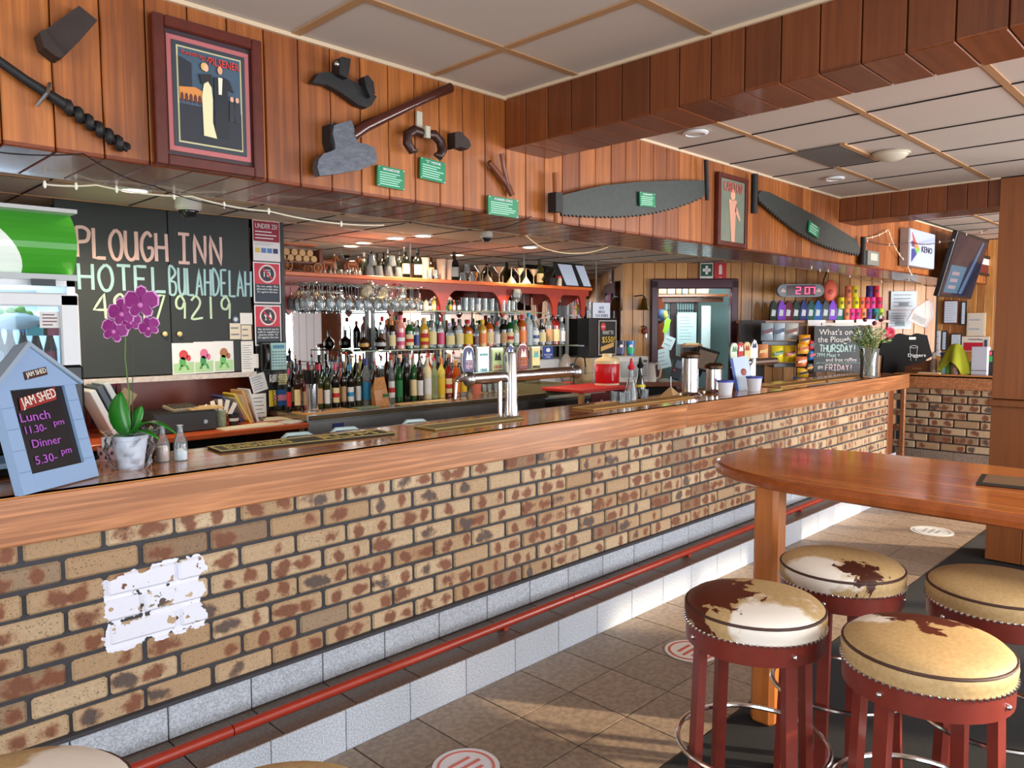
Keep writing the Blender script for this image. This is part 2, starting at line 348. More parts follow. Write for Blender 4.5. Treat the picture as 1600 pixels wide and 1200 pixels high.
# bulkhead with upright boards, soffit boards
BZ0, BZ1, BY, BY2 = 2.18, 2.70, 2.45, 2.875
wb = T('wall_bulkhead', 'orange timber board bulkhead above the bar', None, kind='structure')
MB().box((5.2, BY+.22, 2.452), (12.4, .39, .50)).build('backing', DARK, wb)
bm_ = MB().box((0, 0, 0), (.1245, .02, .52), b=.003).mesh('board')
for i in range(-6, 86):
    link('board', bm_, BOARD if i < 21 else BOARD2, wb, loc=(.074+.128*i, BY+.01, 2.44))
sm_ = MB().box((0, 0, 0), (.1245, .016, BY2-BY), b=.003).mesh('soffit_board')
for i in range(-6, 86):
    link('soffit_board', sm_, SLAT, wb, loc=(.074+.128*i, (BY+BY2)/2, BZ0+.008), rot=(R(90), 0, 0))
MB().box((5.2, BY-.006, CZ-.008), (12.2, .012, .014)).build('trim_strip', M('cream_trim', (214, 190, 158), .5), wb)
# inner ceiling over the service side
IZ = 2.48
ci = T('ceiling_service', 'low cream tiled ceiling over the service side of the bar', None, kind='structure')
MB().box((5.2, 4.6, IZ+.05), (13, 3.5, .05)).build('ceiling_slab', CEILM, ci)
grid([1.2+.6*k for k in range(-3, 16)], [3.47, 4.07, 4.67, 5.27], IZ, -.9, 10.6, 2.875, 5.75, ci, .008, ct)
MB().box((5.2, BY2+.005, 2.33), (12.2, .01, .3)).build('bulkhead_back', C(196, 176, 150), wb)
# two boarded beams
def beam(n, x0, x1, z0, y1, dx):
    t = T(n, 'dark red timber boarded beam across the ceiling', None, kind='structure')
    MB().box(((x0+x1)/2, (y1+BY)/2-.0, (z0+CZ)/2+.01), (x1-x0-.04, BY-y1, CZ-z0-.02)).build('backing', DARK, t)
    h = CZ-z0; bb = MB().box((0, 0, 0), (.1245, .02, h), b=.003).mesh('board'); us = MB().box((0, 0, 0), (.1245, .016, x1-x0), b=.003).mesh('soffit_board')
    k = 0; y = BY-.064
    while y > y1:
        link('board', bb, BEAMW, t, loc=(x0+.01, y, z0+h/2), rot=(0, 0, R(-90)))
        link('soffit_board', us, BEAMW, t, loc=((x0+x1)/2, y, z0+.002), rot=(R(90), 0, R(90)))
        link('board', bb, BEAMW, t, loc=(x1-.01, y, z0+h/2), rot=(0, 0, R(90)))
        y -= .128
    MB().box((x0-.006, (y1+BY)/2, CZ-.006), (.012, BY-y1, .012)).build('trim_strip', M('cream_trim', (214, 190, 158), .5), t)
beam('trim_1', 2.435, 2.72, 2.48, -.6, 0); beam('trim_2', 6.17, 6.5, 2.51, 1.35, 0)
# boarded pillar wall on the right with dado rail
pw = T('wall_pillar', 'dark brown board-panelled pillar wall with a dado rail', None, kind='structure')
MB().box((6.34, .90, 1.35), (.31, .88, 2.70)).build('backing', DARK, pw)
for k in range(4):
    yy = 1.35-.11-.22*k
    MB().box((0, 0, 0), (.217, .03, 1.52), b=.003).build('board', PILW, pw, loc=(6.17, yy, 1.93), rot=(0, 0, R(-90)))
    MB().box((0, 0, 0), (.217, .03, 1.10), b=.003).build('lower_board', PILW, pw, loc=(6.17, yy, .57), rot=(0, 0, R(-90)))
MB().box((6.15, .9, 1.14), (.05, .93, .05), b=.008).build('dado_rail', PILW, pw)
MB().box((6.34, 1.345, 1.35), (.31, .012, 2.7)).build('end_panel', PILW, pw)
MB().box((6.34, .455, 1.35), (.31, .012, 2.7)).build('end_panel', PILW, pw)
MB().box((6.505, .9, 1.35), (.012, .9, 2.7)).build('back_panel', PILW, pw)
# outer walls behind the camera with the street windows
WC = C(206, 178, 140)
ow = T('wall_street', 'street side wall with tall windows', None, kind='structure')
xs = [-2.5, 0, 2.6, 3.4, 5.8, 6.65, 8.55, 9.0, 10.5, 10.7]
for a, b in zip(xs[::2], xs[1::2]): MB().box(((a+b)/2, -3.05, 1.38), (b-a, .12, 2.76)).build('pier', WC, ow)
MB().box((4.1, -3.05, .22), (13.2, .12, .44)).build('sill_wall', WC, ow); MB().box((4.1, -3.05, 2.62), (13.2, .12, .28)).build('head_wall', WC, ow)
for n, (a, b) in enumerate([(0, 2.6), (3.4, 5.8), (6.65, 8.55), (9.0, 10.5)]):
    wn = T('window_%d' % (n+1), 'tall street window with dark frame', None, ((a+b)/2, -3.0, 1.45), kind='structure')
    f = MB(); ww = b-a
    for q in (-ww/2+.04, 0, ww/2-.04): f.box((q, 0, 0), (.08, .06, 2.04))
    for q in (-1.0, 1.0): f.box((0, 0, q), (ww, .06, .08))
    f.build('window_frame', M('frame_dark', (44, 44, 54), .5), wn)
MB().box((-2.5, 1.3, 1.38), (.12, 8.8, 2.76)).build('wall_left', WC)['kind'] = 'structure'
fw_ = T('wall_right', 'far timber board wall behind the end of the bar', None, kind='structure')
MB().box((10.78, 0, 1.38), (.12, 6.2, 2.76)).build('backing', DARK, fw_)
fb = MB().box((0, 0, 0), (.09, .02, 2.7), b=.003).mesh('board')
for k in range(36): link('board', fb, BOARD2, fw_, loc=(10.7, 3.05-.0925*k, 1.37), rot=(0, 0, R(-90)))
MB().box((10.72, -1.7, 1.37), (.02, 2.8, 2.7)).build('plain_panel', BEAMW, fw_)
# back wall behind the shelves (mirror) and the angled boarded wall
bw = MB().box((3.0, 5.83, 1.3), (11.5, .12, 2.6)).build('wall_back', C(150, 76, 44)); bw['kind'] = 'structure'
dw = T('wall_angled', 'angled timber board wall with the office window', None, kind='structure')
DD = 9.6
def dpos(px, z, d=DD):
    h = HD(px, 505, d); return Vector((h.x, h.y, z))
db = {}
def dboard(px, z0, z1):
    k = round(z1-z0, 3)
    if k not in db: db[k] = MB().box((0, 0, 0), (.131, .02, z1-z0), b=.003).mesh('board')
    q = dpos(px, (z0+z1)/2); link('board', db[k], BOARD3, dw, loc=q, rot=(0, 0, -YAW))
step = .135*F_PX/DD*(1)
zt = HD(1080, 440, DD).z
px = 979.6
while px < 1466:
    if 1016 < px < 1147: dboard(px, zt, IZ)
    else: dboard(px, .4, IZ)
    px += 16.9
a = dpos(975, 0); b = dpos(1012, 0)
def dslab(pa, pb, z0, z1, mat=DARK, dd=.05, name='backing'):
    q0 = dpos(pa, 0); q1 = dpos(pb, 0); L_ = (q1-q0).length; c = (q0+q1)/2
    MB().box((0, dd, (z0+z1)/2), (L_, .06, z1-z0)).build(name, mat, dw, loc=(c.x, c.y, 0), rot=(0, 0, -YAW))
dslab(970, 1017, 0, IZ); dslab(1148, 1466, 0, IZ); dslab(1017, 1148, zt, IZ); dslab(1017, 1148, 0, .85)
# ================================================================ the bar
BT = 1.155
bar = T('bar_counter', 'long bar with polished timber top, speckled brick front and tiled foot ledge', 'bar counter', (4, 3, 0))
def BW(mb, name, mat, label=None, p=None): return mb.build(name, mat, p or bar, True, label)
BRK = brickmat('brick_face'); MRT = MORT
BW(MB().box((3.5, 3.06, .66), (9.9, .50, .72)), 'mortar_core', brickmat('mortar_face', True, (64, 62, 66)))
bk = MB().box((0, 0, 0), (.230, .05, .074), b=.008).mesh('brick')
cnt = 0
for r in range(8):
    z = .353+.0878*r
    x = 1.926-.2435*7+.1218+(.1218 if r % 2 else 0)
    while x < 8.47+.1:
        if x > .28:
            s = 1; xx = x
            if x+.116 > 8.47: s = max(.2, (8.47-(x-.116))/.232); xx = x-.116+.116*s
            if s > .25:
                jx = random.uniform(-.003, .003); dy = random.uniform(-.003, .003)
                o = link('brick', bk, BRK, bar, loc=(xx+jx-4, 2.824+dy-3, z), scale=(s*random.uniform(.985, 1.01), 1, random.uniform(.97, 1.02)), rot=(0, random.uniform(-.006, .006), 0)); cnt += 1
        x += .2435
left = MB()
for r in range(8):
    for k in range(8): left.box((.16-.2435*k-(.12 if r % 2 else 0), 2.824, .353+.0878*r), (.232, .05, .077))
o = BW(left, 'brickwork_end', BRK); o['kind'] = 'stuff'
# fascia boards & top
xs = [-1.5, 4.48, 9.03]
for a, b in zip(xs, xs[1:]):
    BW(MB().box(((a+b)/2, 2.79, (BT+.985)/2+.006), (b-a-.002, .05, BT-.985-.012), b=.006), 'edge_board', FASC)
yy = 2.768
for k, wd in enumerate([.11, .11, .11, .11, .11]):
    for a, b in zip([-1.5, 1.3-.3*(k % 2), 4.1+.4*(k % 2), 6.8-.5*(k % 3)], [1.3-.3*(k % 2), 4.1+.4*(k % 2), 6.8-.5*(k % 3), 9.03]):
        BW(MB().box(((a+b)/2, yy+wd/2, BT-.018), (b-a-.001, wd-.001, .036), b=.002), 'top_plank', TOPW)
    yy += wd
BW(MB().box((3.7, 3.325, BT-.05), (10.4, .02, .1), b=.003), 'inner_edge', BEAMW)
# tiled riser, ledge and step
GT = speck('granite', (190, 197, 206), (156, 161, 170), 150, .4, .12); LT = speck('ledge', (112, 98, 86), (90, 78, 70), 120, .4, .15)
BW(MB().box((3.5, 2.93, .235), (9.9, .26, .15)), 'riser_core', MORT); BW(MB().box((3.5, 2.80, .08), (9.9, .52, .155)), 'step_core', MORT)
rt_ = MB().box((0, 0, 0), (.317, .014, .136), b=.002).mesh('riser_tile'); st_ = MB().box((0, 0, 0), (.317, .014, .168), b=.002).mesh('step_tile'); lt_ = MB().box((0, 0, 0), (.317, .272, .012), b=.002).mesh('ledge_tile')
for i in range(-9, 20):
    xr = 2.79+.322*i
    if xr < 8.6:
        link('riser_tile', rt_, GT, bar, loc=(xr-4, 2.797-3, .243)); link('ledge_tile', lt_, LT, bar, loc=(xr-4, 2.662-3, .164))
    link('step_tile', st_, GT, bar, loc=(2.72+.32*i-4, 2.527-3, .085)) if 2.72+.32*i < 8.7 else 0
BW(MB().box((3.5, 2.80, .3135), (9.94, .05, .014)), 'mortar_lip', MORT)
# foot rail
fr = T('foot_rail', 'red painted round timber foot rail along the tiled ledge', 'rail', (3.6, 2.62, .2))
xs = [-1.6, 1.18, 3.1, 5.2, 7.1, 8.75]
for a, b in zip(xs, xs[1:]): MB().tube([(a+.002, 2.62, .212), (b-.002, 2.62, .212)], .021, 12).build('rail_section', REDW, fr, True)
for x in (.9, 2.6, 4.3, 6, 7.7): MB().box((x, 2.645, .19), (.03, .05, .035)).build('rail_bracket', REDW, fr, True)
# end of the bar: posts
BW(MB().box((8.58, 3.0, .5), (.16, .40, 1.0), b=.01), 'end_panel', BEAMW)
BW(MB().box((8.98, 2.81, .5), (.045, .05, 1.0), b=.006), 'end_post', FASC)
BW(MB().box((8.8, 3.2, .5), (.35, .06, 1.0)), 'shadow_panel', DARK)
# return bar on the far right
rb = T('return_bar', 'short return bar with brick front at the far end by the board pillar', 'bar counter', (9.5, 1.9, 0))
def RBW(mb, name, mat, label=None): return mb.build(name, mat, rb, True, label)
RBW(MB().box((9.45, 1.95, .66), (.46, 2.0, .72)), 'mortar_core', MORT)
RBW(MB().box((9.165, 1.95, BT-.085), (.05, 2.02, .15), b=.006), 'edge_board', FASC)
RBW(MB().box((9.42, 1.95, BT-.018), (.56, 2.02, .036), b=.004), 'top_board', TOPW)
RBW(MB().box((9.30, 2.957, .66), (.16, .012, .70)), 'end_face', BRK)
for r in range(8):
    y = 2.86-(.125 if r % 2 else 0)
    while y > 1.0:
        link('brick', bk, BRK, rb, loc=(9.214-9.5, y-1.9, .353+.0878*r), rot=(0, 0, R(-90)), scale=(1.03, 1, 1)); y -= .25
for k in range(7): RBW(MB().box((9.2, 2.80-.3*k, .155), (.014, .297, .30), b=.002), 'base_tile', speck('base', (150, 132, 116), (120, 104, 92), 90, .5, .12))
# ================================================================ high table
tb = T('high_table', 'long polished red timber bar table with a rounded end', 'table', (3.3, .4, 0))
o = []
cx, cy, ra, rb2 = 3.30, 1.12, .455, .66
for k in range(0, 25):
    a = pi*k/24; e = .72
    c_, s_ = cos(a), sin(a); o.append((cx+ra*math.copysign(abs(c_)**.85, c_), cy+rb2*abs(s_)**.85))
poly = [(cx+ra, -1.4)]+o+[(cx-ra, -1.4)]
def hprism(poly, z0, z1, b=.012):
    m = MB(); n = len(poly); cxm = sum(p[0] for p in poly)/n; cym = sum(p[1] for p in poly)/n
    def off(p, d):
        v = Vector((p[0]-cxm, p[1]-cym)); L_ = v.length; return (cxm+v.x*(L_-d)/L_, cym+v.y*(L_-d)/L_)
    rings = [[(*off(p, b), z0) for p in poly], [(*p, z0+b) for p in poly], [(*p, z1-b) for p in poly], [(*off(p, b), z1) for p in poly]]
    vs = sum(rings, []); fs = [tuple(range(n))[::-1], tuple(3*n+i for i in range(n))]
    for q in range(3):
        for i in range(n): fs.append((q*n+i, q*n+(i+1) % n, (q+1)*n+(i+1) % n, (q+1)*n+i))
    return m.add(vs, fs)
# planked top clipped into strips: five boards following the outline
import itertools
def clip(poly, x0, x1):
    def cl(P, f):
        out = []
        for i, p in enumerate(P):
            q = P[(i+1) % len(P)]; a, b = f(p), f(q)
            if a >= 0: out.append(p)
            if (a >= 0) != (b >= 0): t = a/(a-b); out.append((p[0]+(q[0]-p[0])*t, p[1]+(q[1]-p[1])*t))
        return out
    P = cl(poly, lambda p: p[0]-x0); return cl(P, lambda p: x1-p[0])
for k in range(7):
    a = cx-ra+k*2*ra/7; b = a+2*ra/7; P = clip(poly, a+.0004, b-.0004)
    n = len(P); ar = sum(P[i][0]*P[(i+1) % n][1]-P[(i+1) % n][0]*P[i][1] for i in range(n)); P = P[::-1] if ar < 0 else P
    m = MB(); m.add([(*p, 1.04) for p in P]+[(*p, 1.08) for p in P], [tuple(range(n))[::-1], tuple(range(n, 2*n))]+[(i, (i+1) % n, (i+1) % n+n, i+n) for i in range(n)])
    m.build('table_plank', TABW, tb, True)
rim = [(x, y, 1.052) for x, y in poly]
MB().tube(rim, .026, 8).build('rounded_rim', wood('rim', (140, 66, 28), (190, 104, 48), .3, (14, 14, 14), .5, .4, .5), tb, True)
for (x, y) in ((2.97, 1.43), (2.97, -.9), (3.62, -.9)):
    MB().box((x, y, .52), (.105, .105, 1.03), b=.018).build('leg', LEGW, tb, True)
MB().box((3.3, .3, .99), (.08, 1.9, .08)).build('apron', LEGW, tb, True)
ctx = HZ(1580, 756, 1.082)
bmt = T('bar_mat', 'small dark square mat lying on the high table at the right edge', 'mat', (ctx.x+.02, ctx.y, 1.081), R(8))
MB().box((0, 0, .004), (.22, .22, .008), b=.002).build('mat_base', C(40, 34, 28), bmt); MB().box((0, 0, .009), (.18, .18, .003)).build('mat_print', C(120, 92, 62), bmt)
# ================================================================ stools
def hide(seed, a=.5, dark=(70, 26, 18), pc=None, pr=.12, wc=(0, 0), wr=.1):
    m = bpy.data.materials.new('cowhide'); m.use_nodes = True; nt = m.node_tree; N = nt.nodes; L = nt.links; P = N['Principled BSDF']
    tc = N.new('ShaderNodeTexCoord'); mp = N.new('ShaderNodeMapping'); mp.inputs['Location'].default_value = (seed*3.1, seed*1.7, seed*.9); L.new(tc.outputs['Object'], mp.inputs[0])
    n = N.new('ShaderNodeTexNoise'); n.inputs['Scale'].default_value = 4.2; n.inputs['Detail'].default_value = 6; n.inputs['Roughness'].default_value = .62; n.inputs['Distortion'].default_value = .5; L.new(mp.outputs[0], n.inputs[0])
    n2 = N.new('ShaderNodeTexNoise'); n2.inputs['Scale'].default_value = 3.1; n2.inputs['Detail'].default_value = 5; L.new(mp.outputs[0], n2.inputs[0])
    n3 = N.new('ShaderNodeTexNoise'); n3.inputs['Scale'].default_value = 90; n3.inputs['Detail'].default_value = 3; L.new(tc.outputs['Object'], n3.inputs[0])
    r1 = N.new('ShaderNodeMapRange'); r1.inputs[1].default_value = a; r1.inputs[2].default_value = a+.03; L.new(n.outputs[0], r1.inputs[0])
    r2 = N.new('ShaderNodeMapRange'); r2.inputs[1].default_value = .54; r2.inputs[2].default_value = .62; L.new(n2.outputs[0], r2.inputs[0])
    def near(c, r, nn, k):
        d = N.new('ShaderNodeVectorMath'); d.operation = 'DISTANCE'; d.inputs[1].default_value = (c[0], c[1], .85); L.new(tc.outputs['Object'], d.inputs[0])
        a1 = N.new('ShaderNodeMath'); a1.operation = 'MULTIPLY_ADD'; a1.inputs[1].default_value = -1/r; a1.inputs[2].default_value = 1; L.new(d.outputs['Value'], a1.inputs[0])
        a2 = N.new('ShaderNodeMath'); a2.operation = 'MULTIPLY_ADD'; a2.inputs[1].default_value = k; a2.inputs[2].default_value = -k*.5; L.new(nn.outputs[0], a2.inputs[0])
        a3 = N.new('ShaderNodeMath'); a3.operation = 'ADD'; L.new(a1.outputs[0], a3.inputs[0]); L.new(a2.outputs[0], a3.inputs[1]); return a3
    n.inputs['Scale'].default_value = 14; n2.inputs['Scale'].default_value = 9
    if pc is None: pc = (9, 9)
    q1 = near(pc, pr, n, 3.2); L.new(q1.outputs[0], r1.inputs[0]); r1.inputs[1].default_value = 0; r1.inputs[2].default_value = .06
    q2 = near(wc, wr, n2, 2.2); L.new(q2.outputs[0], r2.inputs[0]); r2.inputs[1].default_value = 0; r2.inputs[2].default_value = .25
    m0 = N.new('ShaderNodeMix'); m0.data_type = 'RGBA'; m0.inputs[6].default_value = S(164, 130, 84); m0.inputs[7].default_value = S(204, 174, 126); L.new(n3.outputs[0], m0.inputs[0])
    m1 = N.new('ShaderNodeMix'); m1.data_type = 'RGBA'; L.new(r2.outputs[0], m1.inputs[0]); L.new(m0.outputs[2], m1.inputs[6]); m1.inputs[7].default_value = S(232, 222, 210)
    m2 = N.new('ShaderNodeMix'); m2.data_type = 'RGBA'; L.new(r1.outputs[0], m2.inputs[0]); L.new(m1.outputs[2], m2.inputs[6]); m2.inputs[7].default_value = S(*dark)
    L.new(m2.outputs[2], P.inputs['Base Color']); P.inputs['Roughness'].default_value = .5; P.inputs['Specular IOR Level'].default_value = .3
    return m
def stool(x, y, la, label, seed, thr, h=.865, r=.207, dark=(88, 34, 18), **kw):
    rz = 0
    t = T('bar_stool', label, 'stool', (x, y, 0), rz, 'cowhide bar stools')
    hm = hide(seed, thr, dark, **kw)
    MB().lathe([(0, h-.085), (r*.9, h-.085), (r*.985, h-.08), (r, h-.062), (r*1.01, h-.045), (r*.985, h-.028), (r*.9, h-.012), (r*.7, h-.002), (r*.4, h+.004), (0, h+.006)], 40).build('seat_cushion', hm, t)
    MB().tube([(r*.985*cos(2*pi*k/40), r*.985*sin(2*pi*k/40), h-.03) for k in range(40)], .0045, 6, True).build('piping', M('dark_hide', (64, 34, 24), .6), t)
    MB().lathe([(r*.93, h-.145), (r*.985, h-.14), (r*.99, h-.078), (r*.93, h-.075)], 40, caps=False).build('apron_ring', STOOLW, t)
    MB().lathe([(0, h-.135), (r*.94, h-.135)], 32, caps=False).build('seat_base', STOOLW, t)
    st = MB()
    for k in range(72):
        if 10 < k < 16: continue
        st.ball((r*cos(2*pi*k/72), r*sin(2*pi*k/72), h-.078), .0055, 6, 4)
    q = st.build('stud_row', CHR, t); q['kind'] = 'stuff'
    for k in range(4):
        a = pi/4+k*pi/2+la; tx, ty = cos(a), sin(a)
        m = MB(); w2 = .019
        vs = []
        for (rr, z) in ((r*.86, h-.10), (r*1.0, 0)):
            for sx, sy in ((-1, -1), (1, -1), (1, 1), (-1, 1)):
                vs.append((tx*(rr+sx*.013)-ty*sy*w2, ty*(rr+sx*.013)+tx*sy*w2, z))
        m.add(vs, [(3, 2, 1, 0), (4, 5, 6, 7), (0, 1, 5, 4), (1, 2, 6, 5), (2, 3, 7, 6), (3, 0, 4, 7)][:]).build('leg', STOOLW, t)
        MB().ball((tx*(r*.995), ty*(r*.995), h-.112), .008, 8, 5).build('bolt', CHR, t)
    MB().tube([(r*1.09*cos(2*pi*k/36), r*1.09*sin(2*pi*k/36), .40) for k in range(36)], .0085, 8, True).build('foot_ring', CHR, t)
    return t
stool(2.13, 1.07, .25, 'cowhide stool nearest the bar with a dark brown patch left on its seat', 1.3, .56, pc=(-.06, .15), pr=.17, wc=(-.11, -.15), wr=.14)
stool(2.70, 1.03, .9, 'cowhide stool behind the table leg with dark blotch at its front edge', 4.1, .57, dark=(70, 28, 16), pc=(-.10, -.10), pr=.07, wc=(-.19, .02), wr=.12)
stool(2.165, .60, .55, 'cowhide stool in the right bottom corner, brown patch at the back of its seat', 2.2, .58, pc=(.15, .06), pr=.12, wc=(.05, .19), wr=.1)
stool(2.82, .575, .2, 'plain tan seated stool half cut off by the right edge', 7.7, .72, wc=(-.22, .1), wr=.04)
stool(.275, 1.53, .4, 'stool at the bottom left corner with only its pale seat in view', 5.5, .72, wc=(.1, -.02), wr=.16)
stool(.58, 1.14, 1.1, 'stool at the bottom edge with only a sliver of its seat in view', 6.2, .7)
# floor stickers
def disc(px, py, r, label, c1, c2):
    p = HZ(px, py, .006); t = T('floor_sticker', label, 'floor sticker', (p.x, p.y, .006))
    MB().lathe([(0, .002), (r, .002), (r, 0)], 36).build('sticker_disc', c1, t)
    MB().lathe([(r*.78, .0021), (r*.78, .0032), (r*.86, .0032), (r*.86, .0021)], 36, caps=False).build('printed_ring', c2, t)
    for k in range(3): MB().box((0, r*.3*(k-1), .0028), (r*(1.1-.3*abs(k-1)), r*.12, .001)).build('printed_line', c2, t)
    return t
disc(1080, 1017, .135, 'round white and red distancing sticker on the floor behind the near stool', C(222, 214, 206), C(196, 84, 66))
disc(1456, 830, .16, 'round worn grey sticker on the floor beyond the high table', C(214, 216, 214), C(168, 174, 176))
disc(728, 1199, .13, 'round white sticker on the floor at the bottom edge', C(226, 226, 232), C(214, 120, 110))
p = HZ(1490, 792, .006); t = T('floor_cross', 'red tape cross stuck on the floor under the far side of the table', 'floor marking', (p.x, p.y, .004), .5)
for a in (.6, -.6): MB().box((0, 0, .001), (.36, .05, .002)).build('tape_strip', C(206, 40, 60), t, rot=(0, 0, a))
# ================================================================ text and flat print
FC = {}
def text(body, w, h, mat, parent, loc=(0, 0, 0), name='lettering', depth=.0012, label=None, shear=0, rot=None):
    key = (body, shear)
    if key not in FC:
        cu = bpy.data.curves.new('t', 'FONT'); cu.body = body; cu.resolution_u = 2; cu.extrude = .5; cu.shear = shear; cu.align_x = 'CENTER'; cu.space_line = .95
        ob = bpy.data.objects.new('t', cu); COL.objects.link(ob); me = bpy.data.meshes.new_from_object(ob)
        bpy.data.objects.remove(ob); bpy.data.curves.remove(cu); FC[key] = me
    me = FC[key].copy(); me.materials.clear()
    xs = [v.co.x for v in me.vertices]; ys = [v.co.y for v in me.vertices]
    a, b, c, d = min(xs), max(xs), min(ys), max(ys)
    for v in me.vertices:
        x, y, z = v.co; v.co = ((x-(a+b)/2)/(b-a)*w, -z*depth*2, (y-(c+d)/2)/(d-c)*h)
    me.update()
    return link(name, me, mat, parent, label, loc, rot)
G = {  # chalk strokes in a unit cell
'P': [[(0, 0), (0, 1)], [(0, .98), (.4, 1), (.72, .9), (.78, .74), (.6, .55), (0, .5)]], 'L': [[(0, 1), (0, 0), (.75, 0)]], 'O': [[(.4, 1), (.08, .75), (.02, .4), (.25, .02), (.6, .02), (.8, .4), (.7, .85), (.4, 1)]],
'U': [[(0, 1), (.02, .25), (.3, 0), (.6, .1), (.72, .4), (.74, 1)], [(.74, 1), (.76, 0)]], 'G': [[(.75, .85), (.45, 1), (.1, .75), (.05, .35), (.35, 0), (.75, .15), (.75, .45), (.42, .45)]],
'H': [[(0, 1), (0, 0)], [(.75, 1), (.75, 0)], [(0, .5), (.75, .5)]], 'I': [[(0, 1), (.7, 1)], [(.35, 1), (.35, 0)], [(0, 0), (.7, 0)]], 'N': [[(0, 0), (0, 1), (.7, 0), (.7, 1)]],
'T': [[(0, 1), (.8, 1)], [(.4, 1), (.4, 0)]], 'E': [[(.7, 1), (0, 1), (0, 0), (.7, 0)], [(0, .5), (.55, .5)]], 'B': [[(0, 0), (0, 1), (.5, .95), (.6, .75), (.05, .52), (.6, .45), (.7, .2), (.45, 0), (0, 0)]],
'A': [[(0, 0), (.35, 1), (.72, 0)], [(.12, .35), (.6, .35)]], 'D': [[(0, 0), (0, 1), (.5, .85), (.72, .5), (.5, .12), (0, 0)]], 'S': [[(.7, .85), (.4, 1), (.08, .8), (.15, .55), (.6, .42), (.7, .15), (.4, 0), (.02, .12)]],
'R': [[(0, 0), (0, 1), (.55, 1), (.7, .75), (.5, .5), (0, .5)], [(.3, .5), (.75, 0)]], 'F': [[(.7, 1), (0, 1), (0, 0)], [(0, .5), (.55, .5)]], 'Y': [[(0, 1), (.35, .5), (.7, 1)], [(.35, .5), (.35, 0)]],
'4': [[(.6, 0), (.55, 1), (0, .35), (.85, .35)]], '9': [[(.65, .75), (.4, 1), (.08, .8), (.12, .5), (.45, .45), (.65, .72), (.6, 0)]], '7': [[(0, .95), (.75, 1), (.3, 0)]], '2': [[(.05, .8), (.35, 1), (.65, .8), (.55, .5), (.02, 0), (.8, .04)]],
'1': [[(.35, 1), (.35, 0)]], '!': [[(.3, 1), (.25, .3)], [(.24, .08), (.24, 0)]], '3': [[(.05, .9), (.4, 1), (.65, .8), (.3, .55), (.65, .3), (.4, 0), (.02, .1)]], '5': [[(.65, 1), (.1, 1), (.08, .6), (.5, .6), (.65, .3), (.4, 0), (.02, .08)]], '0': [[(.35, 1), (.05, .6), (.1, .15), (.35, 0), (.65, .4), (.6, .8), (.35, 1)]], '-': [[(.1, .5), (.6, .5)]], '.': [[(.2, .1), (.25, .05)]], ' ': []}
def chalk(body, x0, z0, w, h, mat, parent, r=.008, name='lettering', label=None):
    m = MB(); cw = w/len(body); k = 0
    for i, ch in enumerate(body):
        for st in G[ch]:
            P = [(x0+i*cw+(x+.12)*cw*.95+random.uniform(-.002, .002), 0, z0+z*h) for x, z in st]
            Q = [P[0]]
            if len(P) >= 5 and ch not in 'EFT4':
                V = [Vector(p) for p in P]
                for k2 in range(len(V)-1):
                    p0 = V[max(0, k2-1)]; p1 = V[k2]; p2 = V[k2+1]; p3 = V[min(len(V)-1, k2+2)]
                    for t in (.25, .5, .75, 1): Q.append(tuple(.5*((2*p1)+(-p0+p2)*t+(2*p0-5*p1+4*p2-p3)*t*t+(-p0+3*p1-3*p2+p3)*t**3)))
            else:
                for a, b in zip(P, P[1:]): Q += [tuple((Vector(a)*(1-t)+Vector(b)*t)) for t in (.33, .66)]+[b]
            v0 = len(m.v); m.tube(Q, r, 6)
            for q in range(v0, len(m.v)): x, y, z = m.v[q]; m.v[q] = (x, y*.2, z)
    return m.build(name, mat, parent, label=label)
def lines(parent, x0, x1, z0, z1, n, mat, y=-.004, name='printed_line', th=.35):
    m = MB(); dz = (z1-z0)/n
    for i in range(n):
        e = x0+(x1-x0)*random.uniform(.65, 1)
        m.box(((x0+e)/2, y, z0+dz*(i+.5)), (e-x0, .0012, dz*th))
    o = m.build(name, mat, parent)
    if n > 1: o['kind'] = 'stuff'
    return o
def span(kind, val, xl, xr, yt, yb, xm=None):
    f, rz = PL[kind]; ym = (yt+yb)/2; a = f(xl, ym, val); b = f(xr, ym, val)
    xm = xm or (xl+xr)/2; t = f(xm, yt, val); q = f(xm, yb, val)
    c = Vector(((a.x+b.x)/2, (a.y+b.y)/2, (t.z+q.z)/2)); wv = Vector((b.x-a.x, b.y-a.y)).length
    return c, wv, t.z-q.z, rz
def rect(parent, x, z, w, h, mat, y=0, d=.004, name='panel', label=None): return MB().box((x, y, z), (w, d, h)).build(name, mat, parent, label=label)
def card(name, label, cat, kind, val, box, mat=PAP, d=.004, group=None, base='sheet', tilt=0, xm=None):
    c, w_, h_, rz = span(kind, val, *box, xm) if xm else span(kind, val, *box)
    t = T(name, label, cat, c, rz, group)
    if tilt: t.rotation_euler = (0, tilt, rz); W[t] = Matrix.Translation(c) @ t.rotation_euler.to_matrix().to_4x4()
    rect(t, 0, 0, w_, h_, mat, 0, d, base); return t, w_, h_
def pxpoly(pts, y, th, k=None):
    return [(HY(a, b, y).x, HY(a, b, y).z) for a, b in pts]
def sil(name, label, cat, pts, y, th, mat, pname='blade', rootpx=None, group=None):
    P = pxpoly(pts, y, th); cx_ = sum(p[0] for p in P)/len(P); cz_ = sum(p[1] for p in P)/len(P)
    t = T(name, label, cat, (cx_, y, cz_), 0, group); silp(t, pts, y, th, mat, pname); return t
def silp(t, pts, y, th, mat, pname, label=None):
    P = pxpoly(pts, y, th); o = MB().prism(P, y-th/2, y+th/2).build(pname, mat, t, True, label)
    return o
